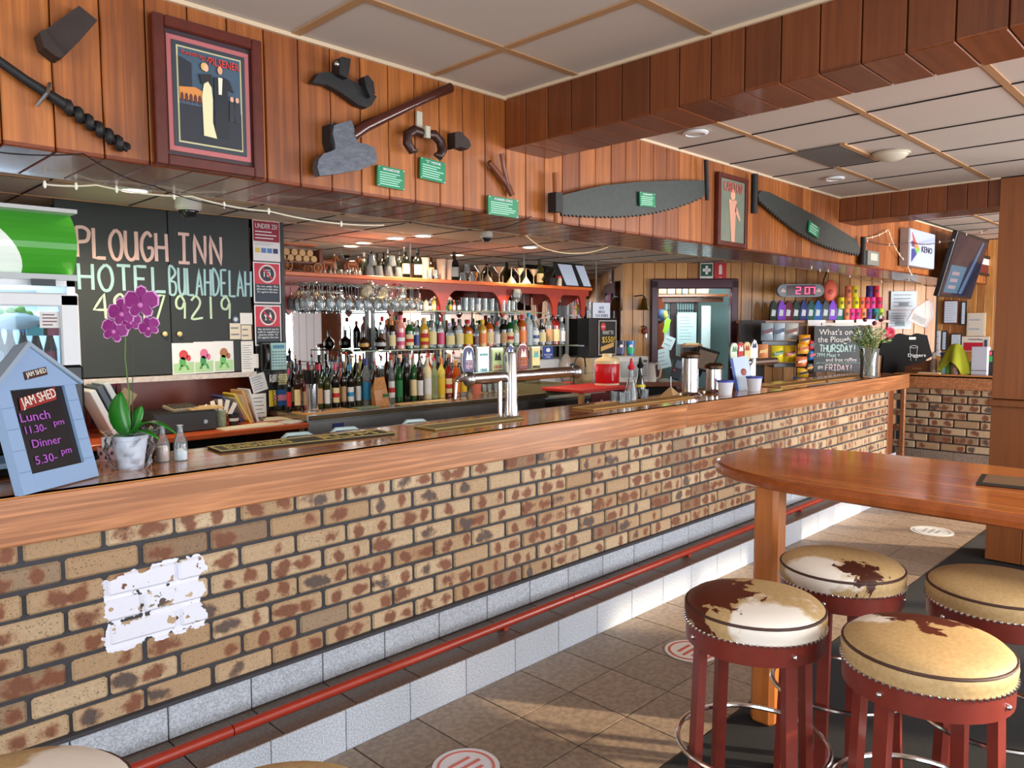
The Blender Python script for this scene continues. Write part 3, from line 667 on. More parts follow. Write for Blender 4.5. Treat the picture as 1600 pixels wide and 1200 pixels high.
# ---------------------------------------------------------------- framed posters on the bulkhead
FRM = M('frame_red', (86, 30, 18), .35, noise=.45, nscale=30)
def frame(t, w_, h_, fwid, mat, d=.03, y=0):
    for sx in (-1, 1): MB().box((sx*(w_-fwid)/2, y, 0), (fwid, d, h_), b=.004).build('frame_side', mat, t)
    for sz in (-1, 1): MB().box((0, y, sz*(h_-fwid)/2), (w_-2*fwid, d, fwid), b=.004).build('frame_rail', mat, t)
def ell(t, x, z, rx, rz, mat, y, name='painted_shape', n=14): return MB().prism([(x+rx*cos(2*pi*k/n), z+rz*sin(2*pi*k/n)) for k in range(n)], y-.001, y+.001).build(name, mat, t)
def pol(t, pts, mat, y, name='painted_shape'): return MB().prism(pts, y-.001, y+.001).build(name, mat, t)
c, w_, h_, rz = span('Y', 2.425, 240, 408, 43, 268, 324)
t = T('framed_poster', 'framed vintage beer poster of a couple in evening dress, chipped red frame', 'poster', c)
frame(t, w_, h_, .035, FRM); rect(t, 0, 0, w_-.06, h_-.06, C(52, 34, 40), .008, .01, 'mount_board')
iw, ih = w_-.085, h_-.10
rect(t, 0, 0, iw, ih, C(178, 96, 96), .001, .004, 'pink_mat'); rect(t, 0, 0, iw-.03, ih-.03, C(44, 52, 60), -.002, .004, 'inner_mat'); rect(t, 0, 0, iw-.056, ih-.056, C(196, 186, 140), -.004, .002, 'gold_line')
pa = rect(t, 0, 0, iw-.066, ih-.066, M('poster_night', (58, 80, 98), .5, noise=.5, nscale=9), -.0055, .002, 'poster_print')
a, b = (iw-.066)/2, (ih-.066)/2; y = -.0075
pol(pa, [(-a, -.1*b), (-.1*a, -.1*b), (-.1*a, .1*b), (-.5*a, .2*b), (-a, .15*b)], C(206, 130, 58), y, 'lit_arch')
pol(pa, [(-a, .15*b), (-.6*a, .2*b), (-.6*a, .7*b), (-a, .8*b)], C(30, 34, 44), y, 'dark_building')
for k in range(6): ell(pa, -.93*a+.14*a*k, -.06*b, .05*a, .1*b, C(90, 40, 34), y-.001, 'distant_figure')
rect(pa, 0, -.6*b, 2*a, .8*b, C(32, 34, 44), -.008, .001, 'dark_ground')
pol(pa, [(-.28*a, -.82*b), (.14*a, -.84*b), (.02*a, -.5*b), (.04*a, 0), (.0, .42*b), (-.2*a, .42*b), (-.3*a, .05*b)], C(222, 214, 168), y-.003, 'cream_gown')
pol(pa, [(-.38*a, .5*b), (.02*a, .55*b), (.03*a, .25*b), (-.1*a, .38*b), (-.3*a, .28*b)], C(28, 26, 30), y-.004, 'dark_wrap'); ell(pa, -.16*a, .66*b, .08*a, .08*b, C(226, 176, 140), y-.005, 'face'); ell(pa, -.2*a, .68*b, .12*a, .09*b, C(210, 170, 90), y-.0042, 'blonde_hair')
pol(pa, [(.1*a, -.8*b), (.55*a, -.8*b), (.55*a, .3*b), (.75*a, .25*b), (.62*a, .5*b), (.4*a, .56*b), (.1*a, .5*b)], C(24, 26, 34), y-.002, 'black_tailcoat'); pol(pa, [(.24*a, .52*b), (.38*a, .52*b), (.34*a, .15*b), (.24*a, .15*b)], C(226, 222, 200), y-.0035, 'white_shirt'); ell(pa, .3*a, .68*b, .08*a, .09*b, C(214, 156, 118), y-.0045, 'face')
for q in (.68, .86): ell(pa, q*a, .1*b, .06*a, .06*b, C(214, 160, 130), y-.003, 'face'); pol(pa, [((q-.1)*a, -.4*b), ((q+.1)*a, -.4*b), ((q+.08)*a, .05*b), ((q-.08)*a, .05*b)], C(38, 40, 50), y-.0025, 'evening_suit')
text("Resch's", .62*a, .09*b, C(196, 60, 50), pa, (-.62*a, .88*b, 0) if 0 else (-.6*a, y-.003, .9*b)); text('D.A.', .3*a, .1*b, C(196, 60, 50), pa, (-.12*a, y-.003, .86*b)); text('PILSENER', 1.0*a, .16*b, C(214, 60, 48), pa, (.46*a, y-.003, .84*b))
# second poster between the saws
c, w_, h_, rz = span('Y', 2.43, 1120, 1166, 274, 386, 1143)
t = T('framed_poster', 'small framed faded vintage poster between the two crosscut saws', 'poster', c)
frame(t, w_, h_, .03, FRM); pa = rect(t, 0, 0, w_-.05, h_-.05, M('poster_faded', (112, 120, 104), .4, noise=.3, nscale=8), .002, .01, 'poster_print')
text('CARLTON', w_*.62, .06, C(196, 90, 80), pa, (0, -.006, h_*.33)); ell(pa, 0, .1, .028, .035, C(214, 160, 130), -.005, 'head'); pol(pa, [(-.05, .07), (.05, .07), (.035, -.05), (.03, -.2), (-.01, -.2), (-.03, -.05)], C(206, 150, 124), -.005, 'figure_body'); pol(pa, [(.04, .05), (.1, -.04), (.09, -.06), (.03, 0)], C(206, 150, 124), -.005, 'figure_arm')
# ---------------------------------------------------------------- old tools
Y0 = 2.425
t = sil('leather_sheath', 'dark worn leather sheath tilted on the boards at the top left', 'sheath', [(60, 55), (120, 12), (149, 35), (122, 66), (96, 92), (85, 94), (60, 62)], Y0, .04, RUST, 'sheath_body')
silp(t, [(57, 55), (63, 50), (96, 90), (90, 95), (82, 92), (64, 78)], Y0-.004, .06, RUST, 'flared_mouth')
a0, a1 = HY(-40, 68, Y0), HY(105, 166, Y0); t = T('auger', 'long black iron hand auger with spiral bit hung slanting at the left', 'auger', a1)
MB().tube([tuple(a0), tuple(HY(40, 125, Y0)), tuple(a1)], [.012, .013, .016], 10).build('shank', IRON, t, True)
b0, b1 = HY(98, 162, Y0), HY(200, 234, Y0); m = MB(); pts = []; rr = []
for k in range(64):
    s = k/63; q = b0.lerp(b1, s); a = s*2*pi*6.5; d_ = (b1-b0).normalized(); e = Vector((0, 1, 0)); g_ = d_.cross(e)
    pts.append(q+(e*cos(a)+g_*sin(a))*.010); rr.append(.012 if s < .93 else .012*(1-s)/.07+.003)
m.tube(pts, rr, 8).build('spiral_bit', IRON, t, True); MB().tube([tuple(b0), tuple(b1)], .009, 8).build('bit_core', IRON, t, True)
q = HY(71, 148, Y0-.01); MB().tube([tuple(q+Vector((-.02, .01, -.03))), tuple(q+Vector((0, -.012, 0))), tuple(q+Vector((.015, .01, .035)))], .006, 6).build('wall_staple', STEEL, t, True)
t = sil('adze_head', 'black iron adze head above the broadaxe', 'tool', [(485, 130), (494, 116), (508, 113), (536, 121), (565, 138), (582, 150), (585, 152), (577, 166), (570, 170), (556, 165), (528, 145), (508, 134)], Y0, .03, IRON)
silp(t, [(525, 96), (529, 91), (542, 95), (540, 112), (537, 125), (524, 118)], Y0-.02, .05, IRON, 'socket'); silp(t, [(564, 122), (570, 119), (579, 130), (581, 148), (574, 154), (568, 140)], Y0-.02, .04, IRON, 'poll'); q = HY(526, 100, Y0-.05); MB().ball(tuple(q), .01).build('bolt', STEEL, t, True)
AXE = M('axe_steel', (92, 96, 104), .45, .5, noise=.35, nscale=40, bump=.5)
t = sil('broadaxe', 'large broadaxe with grey steel head and dark polished handle', 'axe', [(518, 197), (545, 189), (549, 200), (551, 215), (555, 224), (568, 226), (581, 232), (585, 247), (584, 256), (560, 266), (520, 273), (496, 276), (492, 262), (494, 250), (502, 241), (512, 238), (520, 234), (519, 222), (516, 210)], Y0-.025, .035, AXE)
silp(t, [(509, 196), (518, 194), (520, 232), (513, 236), (509, 222)], Y0, .06, IRON, 'eye_side')
hp = [(HY(x_, y_, Y0-.02), r_) for x_, y_, r_ in ((549, 212, .024), (570, 198, .022), (600, 184, .019), (640, 165, .0175), (680, 147, .018), (704, 137, .02))]
MB().tube([tuple(p_) for p_, r_ in hp], [r_ for p_, r_ in hp], 12).build('handle', M('dark_handle', (70, 30, 22), .25, noise=.3, nscale=14), t, True)
q = HY(663, 215, Y0-.02); t = T('c_hook', 'rusty dark iron C hook held by a pale strap', 'hook', q); t.scale = (1.25, 1.25, 1.25)
for sx in (-1, 1):
    MB().tube([(sx*(.0+.052*0)+sx*.01, 0, .012), (sx*.04, 0, .016), (sx*.067, 0, -.002), (sx*.07, -.004, -.03), (sx*.055, -.006, -.05), (sx*.035, -.008, -.048)], [.014, .0155, .016, .016, .014, .005], 10).build('hook_half', M('rust_iron', (58, 34, 28), .4, .3, noise=.4, nscale=30), t)
MB().box((0, -.014, .014), (.018, .012, .036)).build('strap', C(176, 170, 150), t); MB().box((-.012, .01, .055), (.022, .006, .05)).build('strap_tab', C(176, 170, 150), t)
t = sil('leather_scrap', 'small folded scrap of brown leather to the right of the iron C hook', 'leather', [(705, 208), (713, 207), (727, 220), (730, 229), (725, 235), (715, 231), (705, 233)], Y0, .05, RUST, 'leather_fold')
q = HY(785, 270, Y0); t = T('forked_stick', 'forked brown wooden stick fixed above the third green plaque', 'stick', q)
wd = wood('stick', (110, 52, 26), (150, 78, 40), .5, (8, 8, 8), .2)
MB().tube([tuple(HY(x_, y_, Y0)) for x_, y_ in ((764, 253), (778, 270), (792, 288), (800, 305))], [.012, .013, .016, .013], 8).build('branch', wd, t, True); MB().tube([tuple(HY(x_, y_, Y0-.01)) for x_, y_ in ((784, 240), (787, 262), (794, 288))], [.012, .01, .01], 8).build('branch', wd, t, True)
# green plaques
GP = C(14, 128, 84, .35)
def plaque(px, title, n, label, tilt=0, y=2.432, prn=True):
    t, w_, h_ = card('plaque', label, 'plaque', 'Y', y, px, GP, .008, None, 'plate', tilt)
    if prn:
        text(title, w_*.6, h_*.12, WHT, t, (0, -.005, h_*.36)); lines(t, -w_*.42, w_*.42, -h_*.42, h_*.24, n, C(180, 226, 206), -.0045, 'printed_lines')
    for sx in (-1, 1):
        for sz in (-1, 1): MB().ball((sx*w_*.46, -.005, sz*h_*.45), .003, 6, 4).build('screw', STEEL, t)
plaque((589, 631, 262, 294), 'BROADAXE', 6, 'green engraved plaque below the broadaxe blade', .03)
plaque((656, 695, 250, 283), '"C" HOOK', 6, 'green engraved plaque directly under the C hook', .05)
plaque((762, 809, 309, 338), 'FORKED STICK', 6, 'green engraved plaque beneath the forked stick')
plaque((999, 1023, 301, 323), 'SAW', 5, 'small green plaque fixed on the blade of the nearer crosscut saw', -.05, 2.392)
plaque((1263, 1279, 350, 368), 'SAW', 3, 'small green plaque fixed on the farther slanting saw', .2, 2.392)
# crosscut saws
SAWM = M('saw_steel', (58, 64, 62), .5, .4, noise=.3, nscale=30)
def teeth(p0, p1, n, dep, bulge):
    out = []
    for k in range(n):
        s = k/n; x = p0[0]+(p1[0]-p0[0])*s; y = p0[1]+(p1[1]-p0[1])*s+bulge(s); s2 = (k+.5)/n
        out += [(x, y), (p0[0]+(p1[0]-p0[0])*s2, p0[1]+(p1[1]-p0[1])*s2+bulge(s2)+dep)]
    return out
sw = [(872, 307), (885, 303), (940, 290), (1000, 284), (1060, 282), (1105, 282), (1108, 300), (1100, 305)]+teeth((1098, 306), (874, 334), 36, 3.4, lambda s: 26*sin(pi*s**.85)*.62)
t = sil('crosscut_saw', 'long two-man crosscut saw hung level, black blade with wooden end grips', 'saw', sw, 2.41, .012, SAWM)
for x_, y0_, y1_, r_, mt in ((868, 270, 349, .016, BOARD), (1103, 250, 313, .013, IRON)): MB().tube([tuple(HY(x_, y0_, 2.40)), tuple(HY(x_+2, y1_, 2.40))], r_, 10).build('end_grip', mt, t, True)
q = HY(868, 317, 2.39); MB().box(tuple(q), (.05, .05, .09)).build('grip_ferrule', IRON, t, True)
sw2 = [(1183, 305), (1188, 298), (1200, 300), (1250, 325), (1300, 352), (1336, 374), (1343, 388), (1342, 396)]+teeth((1341, 396), (1184, 310), 40, 5, lambda s: 24*sin(pi*s)*.72)
t = sil('crosscut_saw', 'second long crosscut saw sloping down to the right past the small poster', 'saw', sw2, 2.41, .012, SAWM)
for x_, y0_, y1_ in ((1179, 272, 333), (1349, 370, 413)): MB().tube([tuple(HY(x_, y0_, 2.40)), tuple(HY(x_-1, y1_, 2.40))], .022, 10).build('end_grip', IRON, t, True)
# old electric box, light-up game sign
t, w_, h_ = card('meter_box', 'small grey glass fronted box at the end of the sloping saw', 'box', 'Y', 2.40, (1350, 1368, 393, 415), C(120, 122, 116), .06, None, 'casing'); rect(t, 0, .01, w_*.6, h_*.5, C(196, 206, 190, .15), -.032, .006, 'window_pane')
c, w_, h_, rz = span('Y', 2.37, 1418, 1458, 361, 418, 1438)
t = T('lightbox_sign', 'square white lightbox sign with a rainbow arrow and black lettering', 'sign', c)
MB().box((0, .03, 0), (w_, .08, h_), b=.004).build('lightbox_case', M('lightbox_side', (176, 164, 160), .5), t); rect(t, 0, 0, w_-.01, h_-.01, M('lightbox_face', (176, 190, 222), .4), -.012, .006, 'acrylic_face')
s_ = h_*.5; x0 = -w_*.42
for pts, cc in (([(0, .8), (.32, .2), (.1, .25)], (226, 84, 60)), ([(.1, .3), (.36, .15), (.5, -.05), (.2, -.0)], (240, 140, 60)), ([(0, .35), (.1, .3), (.2, 0), (0, .05)], (110, 60, 120)), ([(.2, -.02), (.5, -.05), (.3, -.35)], (110, 190, 70)), ([(0, -.8), (.3, -.35), (.16, -.05), (.0, -.1)], (50, 60, 140))):
    pol(t, [(x0+a*w_*.62, b*s_) for a, b in pts], C(*cc), -.017, 'arrow_facet')
text('KENO', w_*.42, h_*.17, C(30, 30, 50), t, (w_*.17, -.018, 0))
# television
t = T('television', 'wall television tilted down beside the white lightbox sign, dark screen', 'television', (9.07, 2.30, 2.30), 0, rot=(R(14), 0, 0))
MB().box((0, 0, 0), (1.2, .05, .66), b=.006).build('casing', BLK, t); scn = rect(t, 0, 0, 1.12, .60, M('screen_glass', (20, 34, 52), .08, emit=.06), -.027, .003, 'screen')
pol(scn, [(-.5, -.28), (-.02, -.28), (.05, .0), (-.5, .0)], M('screen_teal', (48, 92, 116), .15, emit=.12), -.03, 'picture_area'); pol(scn, [(.02, -.28), (.15, -.28), (.42, .28), (.34, .28)], M('screen_blue', (58, 88, 118), .15, emit=.12), -.03, 'picture_area')  # blue tinged screen reflections put in as faintly glowing shapes
for k in range(3): rect(scn, -.28, -.22+.07*k, .26, .035, C(120, 110, 120), -.0325, .002, 'text_block')
MB().box((0, .10, .1), (.12, .2, .12)).build('wall_bracket', BLK, t)
c, w_, h_, rz = span('Y', 2.43, 1528, 1562, 401, 432, 1545)
t = T('framed_photo', 'dark framed picture on the boards past the television', 'picture', c); frame(t, w_, h_, .03, BLK); pa = rect(t, 0, 0, w_-.04, h_-.04, C(96, 30, 30), .004, .008, 'print'); rect(pa, 0, h_*.2, w_*.85, h_*.3, C(214, 206, 206), -.002, .003, 'pale_band')
# ================================================================ things on the bar top
JB = C(140, 168, 204, .45)
a_ = HZ(38, 776, BT); b_ = HZ(155, 745, BT); cc = (a_+b_)/2; ang = math.atan2(b_.y-a_.y, b_.x-a_.x); wd_ = (b_-a_).length
# leaning sandwich board shaped like a little house
lean = R(-14); hh = .468
t = T('house_sign', 'pale blue house shaped sign with purple meal times, left end of the bar', 'sign', cc+Vector((0, 0, .004)), rot=(lean, 0, ang))
W2 = wd_
def sgn(mb, name, mat, par=None, **k): return mb.build(name, mat, par or t, **k)
for s in (-1, 1):
    sgn(MB().prism([(s*W2/2, 0), (s*(W2/2-.05), 0), (s*(W2/2-.05), hh*.72), (s*W2/2, hh*.72)], 0, .035), 'side_frame', JB)
    for k in range(4): sgn(MB().box((s*(W2/2-.025), -.0015, hh*.15*(k+1)), (.05, .002, .0015)), 'board_joint', C(110, 136, 170))
sgn(MB().box((0, .017, .03), (W2-.1, .035, .06)), 'bottom_frame', JB)
sgn(MB().prism([(-W2/2-.012, hh*.72), (W2/2+.012, hh*.72), (0, hh*1.02)], -.004, .035), 'gable_front', JB)
for s in (-1, 1): sgn(MB().prism([(s*(W2/2+.022), hh*.715), (s*(W2/2+.03), hh*.735), (0, hh*1.06), (0, hh*1.02)], -.012, .05), 'roof_board', C(150, 168, 186))
brd = sgn(MB().box((0, .018, hh*.39), (W2-.1, .012, hh*.66)), 'chalk_panel', M('board_black', (28, 26, 30), .35, noise=.3, nscale=4))
RD = C(150, 34, 34)
pl = sgn(MB().prism([(-.085, .268), (.07, .292), (.075, .335), (-.08, .308)], .006, .009), 'red_logo_plate', RD, brd); text('JAM SHED', .15, .042, C(236, 228, 214), brd, (-.004, .004, .300), rot=(0, R(-9), 0))
sgn(MB().prism([(-.05, .365), (.045, .378), (.045, .405), (-.05, .392)], -.008, -.004), 'small_logo_plate', C(60, 26, 26)); text('JAM SHED', .085, .022, C(236, 228, 214), t, (-.003, -.010, .385), rot=(0, R(-8), 0))
PU = M('purple_chalk', (172, 92, 190), .8)
for s_, x_, z_, w_, h_ in (('Lunch', -.035, .245, .12, .03), ('11.30-', -.045, .203, .085, .025), ('pm', .055, .207, .045, .02), ('Dinner', -.015, .155, .12, .027), ('5.30-', -.035, .100, .09, .028), ('pm', .055, .106, .045, .022)): text(s_, w_, h_, PU, brd, (x_, .008, z_))
st = MB().box((0, .09, .2), (.03, .012, .42)); sgn(st, 'prop_leg', JB)
# orchid
p = HZ(208, 733, BT); t = T('orchid', 'purple moth orchid in a white pot wrapped in clear cellophane', 'plant', (p.x, p.y+.02, BT))
MB().lathe([(.0, 0), (.042, 0), (.045, .01), (.060, .11), (.063, .112), (.063, .128), (.058, .128), (.056, .11)], 28).build('pot', M('pot_white', (206, 214, 226), .35), t)
MB().lathe([(0, .112), (.055, .112)], 20, caps=False).build('bark', C(70, 52, 36, .9), t)
cel = MB(); prof = []
vs = []; fs = []; nn = 28
for i, (r_, z_) in enumerate([(.055, .002), (.066, .02), (.078, .05), (.088, .08), (.080, .11), (.092, .135), (.085, .15)]):
    for k in range(nn):
        q = r_*(1+.16*sin(k*7.3+i*2.1)*(i > 0)+.08*sin(k*13.1+i)); vs.append((q*cos(2*pi*k/nn), q*sin(2*pi*k/nn), z_+.006*sin(k*5+i*3)*(i > 0)))
for i in range(6):
    for k in range(nn): fs.append((i*nn+k, i*nn+(k+1) % nn, (i+1)*nn+(k+1) % nn, (i+1)*nn+k))
cel.add(vs, fs).build('cellophane', glass('cello', (252, 253, 255), .985, .1), t); MC[('g', 'cello')].node_tree.nodes['Fresnel'].inputs[0].default_value = 1.22
LF = M('leaf', (38, 128, 34), .28, noise=.15, nscale=8)
def leaf(base, ctl, tip, wmax, par, name='leaf', mat=LF, n=10, flat=Vector((0, 0, 1)), cup=.2):
    base, ctl, tip = map(Vector, (base, ctl, tip)); vs = []; fs = []
    for i in range(n+1):
        s = i/n; p_ = base*(1-s)**2+ctl*2*s*(1-s)+tip*s*s; d_ = ((ctl-base)*(1-s)+(tip-ctl)*s).normalized()
        sd = d_.cross(flat).normalized(); nrm = sd.cross(d_); w_ = wmax*max(.02, sin(pi*min(1, s*.97+.03))**.7)
        vs += [tuple(p_-sd*w_+nrm*w_*cup), tuple(p_), tuple(p_+sd*w_+nrm*w_*cup)]
    for i in range(n):
        a = 3*i; fs += [(a, a+1, a+4, a+3), (a+1, a+2, a+5, a+4)]
    m = MB(); m.add(vs, fs, True); o = m.build(name, mat, par); md = o.modifiers.new('th', 'SOLIDIFY'); md.thickness = .0025; return o
X_ = Vector((cos(YAW), -sin(YAW), 0)); Dp = Vector((-sin(YAW), -cos(YAW), 0))
L3 = lambda a, b, c: tuple(X_*a+Dp*b+Vector((0, 0, c)))
leaf(L3(0, 0, .12), L3(-.055, -.0, .20), L3(-.03, -.01, .29), .040, t, flat=Dp); leaf(L3(0, 0, .12), L3(.08, .03, .23), L3(.19, .03, .135), .022, t); leaf(L3(.0, 0, .12), L3(.05, .05, .18), L3(.14, .06, .12), .022, t); leaf(L3(0, 0, .12), L3(.02, -.03, .2), L3(.035, -.03, .235), .02, t, flat=Dp); leaf(L3(0, 0, .12), L3(-.03, .03, .14), L3(-.05, .04, .12), .014, t)
stem = [L3(.0, 0, .12), L3(.004, 0, .28), L3(-.006, 0, .42), L3(.002, 0, .54), L3(.02, .0, .60), L3(.06, 0, .62), L3(.09, 0, .60)]
MB().tube(stem, .0026, 6).build('flower_stem', C(86, 120, 50), t); MB().tube([L3(.012, .005, .1), L3(.03, .004, .56)], .0016, 5).build('support_stick', C(40, 60, 30), t)
PM = M('petal', (142, 14, 120), .55, noise=.35, nscale=40); PW = C(226, 160, 216, .6)
def bloom(x, z, s, tilt):
    c0 = Vector(L3(x+.052, .015, z-.012)); f = MB(); e = MB()
    for k, (a, wd_, ln) in enumerate(((90, .75, 1.0), (18, 1.15, 1.05), (162, 1.15, 1.05), (232, .7, .95), (308, .7, .95))):
        a = R(a+tilt); P = []
        for i in range(9):
            q = i/8*2*pi; u = .5+.5*cos(q); vv = sin(q)*.53*wd_*(.55+.45*u)
            P.append((u*ln*.95, vv))
        dx, dz = cos(a), sin(a); y_ = .002*k
        for m_, sc_, off in ((f, .90, .0015), (e, 1.0, 0)):
            vs = [tuple(c0+X_*(s*sc_*(u*dx-v*dz))+Vector((0, 0, 1))*(s*sc_*(u*dz+v*dx))+Dp*(off+y_-.006*u*u)) for u, v in P]
            n_ = len(vs); m_.add(vs, [tuple(range(n_))])
    b = e.build('flower', PW, t); f.build('petals', PM, b)
    MB().ball(tuple(c0+Dp*.006-Vector((0, 0, s*.12))), s*.16, 8, 6).build('lip', C(210, 120, 190), b)
for x, z, s, tl in ((.018+.052*0, .635, .070, 0), (-.052, .60, .060, 12), (-.085, .535, .054, -18), (.045, .545, .044, 25), (-.02, .565, .040, 8)): bloom(x, z, s, tl)
# generic lathe bottle
BPROF = {
'wine': [(0, 0), (.95, 0), (1, .02), (1, .58), (.9, .66), (.5, .74), (.38, .78), (.36, .99), (.42, .99), (.42, 1), (0, 1)],
'spirit': [(0, 0), (.95, 0), (1, .02), (1, .62), (.85, .72), (.45, .8), (.36, .84), (.36, .98), (.42, .98), (.42, 1), (0, 1)],
'square': [(0, 0), (.97, 0), (1, .02), (1, .6), (.93, .66), (.45, .73), (.38, .77), (.38, 1), (0, 1)],
'round': [(0, 0), (.5, 0), (.75, .05), (1, .2), (1, .38), (.75, .52), (.35, .62), (.28, .68), (.28, 1), (0, 1)],
'coke': [(0, 0), (.9, 0), (1, .03), (1, .45), (.75, .6), (.45, .78), (.4, .96), (.45, .98), (.45, 1), (0, 1)],
'jar': [(0, 0), (.95, 0), (1, .03), (1, .85), (.85, .93), (.85, 1), (0, 1)]}
NECK = {'wine': .38, 'spirit': .40, 'square': .4, 'round': .3, 'coke': .45, 'jar': .85}
LBL = {'wine': (.12, .46), 'spirit': (.12, .5), 'square': (.12, .5), 'round': (.18, .36), 'coke': (.12, .4), 'jar': (.2, .7)}
BM = {}
def bmesh_(kind, what):
    k = (kind, what)
    if k not in BM:
        if what == 'body': BM[k] = MB().lathe(BPROF[kind], 14).mesh('bottle')
        if what == 'cap': BM[k] = MB().lathe([(0, .86), (NECK[kind]*1.08, .86), (NECK[kind]*1.08, 1.0), (NECK[kind]*.9, 1.012), (0, 1.012)] if kind != 'jar' else [(0, .9), (.92, .9), (.92, 1.03), (0, 1.03)], 12).mesh('cap')
        if what == 'pour': BM[k] = MB().lathe([(0, .98), (NECK[kind], .98), (NECK[kind]*.9, 1.03), (.12, 1.05), (.09, 1.15), (0, 1.15)], 8).mesh('pourer')
        if what == 'label':
            a, b = LBL[kind]; m = MB(); n = 8; vs = []
            for z in (a, b):
                for i in range(n+1):
                    q = -pi/2-.95+1.9*i/n-.5; vs.append((1.02*cos(q), 1.02*sin(q), z))
            m.add(vs, [(i, i+1, n+2+i, n+1+i) for i in range(n)]); BM[k] = m.mesh('label')
    return BM[k]
GL = {'dark': M('bottle_dark', (16, 18, 14), .06, coat=.5), 'brown': M('bottle_brown', (48, 24, 12), .07, coat=.5), 'green': M('bottle_green', (14, 78, 28), .07, coat=.5), 'olive': M('bottle_olive', (52, 56, 22), .07, coat=.5),
'clear': glass('clear', (236, 242, 244), .86), 'pale': glass('pale', (206, 220, 170), .6), 'amber': M('bottle_amber', (176, 78, 20), .08, coat=.5), 'gold': M('bottle_gold', (206, 158, 62), .1, coat=.5), 'pink': M('bottle_pink', (226, 140, 136), .12, coat=.4), 'red': M('bottle_red', (124, 22, 18), .1, coat=.4), 'cream': C(226, 214, 170, .3), 'frost': glass('frost', (214, 224, 232), .5, .3), 'yellow': M('bottle_yellow', (220, 196, 80), .12, coat=.4)}
CC = {'black': (24, 24, 26), 'white': (232, 232, 230), 'cream': (236, 214, 158), 'red': (196, 30, 34), 'pink': (214, 60, 104), 'blue': (30, 140, 196), 'navy': (36, 50, 120), 'gold': (206, 150, 56), 'yellow': (240, 196, 40), 'orange': (236, 122, 32), 'green': (30, 120, 62), 'teal': (40, 160, 150), 'silver': (176, 178, 180), 'grey': (140, 140, 142), 'tan': (196, 150, 104), 'brown': (96, 52, 30), 'lilac': (190, 170, 210)}
USED = {}
def bottle(kind, px, yt, yb, Y, wpx, gl, cap, lab, where, group, z=None, pour=False, name='bottle', txt=None, noun='bottle', extra=''):
    p = HY(px, yb, Y); zz = p.z if z is None else z; top = HY(px, yt, Y).z; H = max(.05, top-zz)
    wm = (HY(px+wpx/2, yb, Y)-HY(px-wpx/2, yb, Y)); rr = abs(wm.x)*.5*.84
    rr = min(rr, H*.3); g_ = {'frost': 'frosted', 'pale': 'pale green'}.get(gl, gl)
    l0 = (lab if isinstance(lab, str) else lab[0]) if lab else ''
    lb = g_+(' '+l0+'-labelled' if l0 else '')+' '+noun+((' with %s %s' % (cap, 'pourer' if pour else 'cap')) if cap else '')+', '+where
    t = T(name, lb, 'bottle', (p.x, Y, zz), 0, group)
    link('glass_body', bmesh_(kind, 'body'), None, t, scale=(rr, rr, H)); t.children[0].data.materials or t.children[0].data.materials.append(GL['dark'])
    o = t.children[0]; o.material_slots[0].link = 'OBJECT'; o.material_slots[0].material = GL[gl]
    if cap:
        q = link('pourer' if pour else 'cap', bmesh_(kind, 'pour' if pour else 'cap'), None, t, scale=(rr, rr, H)); q.data.materials or q.data.materials.append(BLK); q.material_slots[0].link = 'OBJECT'; q.material_slots[0].material = C(*CC[cap], .35)
    if lab:
        l0 = lab if isinstance(lab, str) else lab[0]
        q = link('label', bmesh_(kind, 'label'), None, t, scale=(rr, rr, H)); q.data.materials or q.data.materials.append(PAP); q.material_slots[0].link = 'OBJECT'; q.material_slots[0].material = C(*CC[l0], .6)
        if not isinstance(lab, str):
            q2 = link('label_band', bmesh_(kind, 'label'), None, t, scale=(rr*1.015, rr*1.015, H*.3), loc=(0, 0, H*(.20))); q2.data.materials or 0; q2.material_slots[0].link = 'OBJECT'; q2.material_slots[0].material = C(*CC[lab[1]], .6)
    return t
CG = glass('clear', (236, 242, 244), .86)
def glass_cup(loc, r0_, r1_, h, label, name='glass', group=None, mat=None, flip=False, cat='glass'):
    t = T(name, label, cat, loc, 0, group); p = [(0, .004), (r0_*.9, .004), (r0_, 0), (r1_, h), (r1_*.93, h), (r0_*.88, .012), (0, .012)]
    if flip: p = [(r, h-z) for r, z in p][::-1]
    MB().lathe(p, 16).build('tumbler_body', mat or CG, t); return t
# salt bottles
for px, yb, lb, fill in ((258, 722, 'clear sauce bottle full of pink salt behind the orchid pot', C(210, 176, 160)), (286, 720, 'clear bottle half full of white salt beside the orchid leaf', C(236, 238, 240))):
    p = HZ(px, yb, BT); t = T('salt_bottle', lb, 'bottle', (p.x, p.y+.02, BT))
    MB().lathe([(0, 0), (.025, 0), (.027, .01), (.027, .07), (.018, .095), (.012, .11), (.012, .135), (.014, .135), (.014, .142), (0, .142)], 18).build('glass_body', CG, t); MB().lathe([(0, .003), (.025, .003), (.025, .06 if fill.name.endswith('160') else .038), (0, .065 if fill.name.endswith('160') else .05)], 16).build('salt_fill', fill, t)
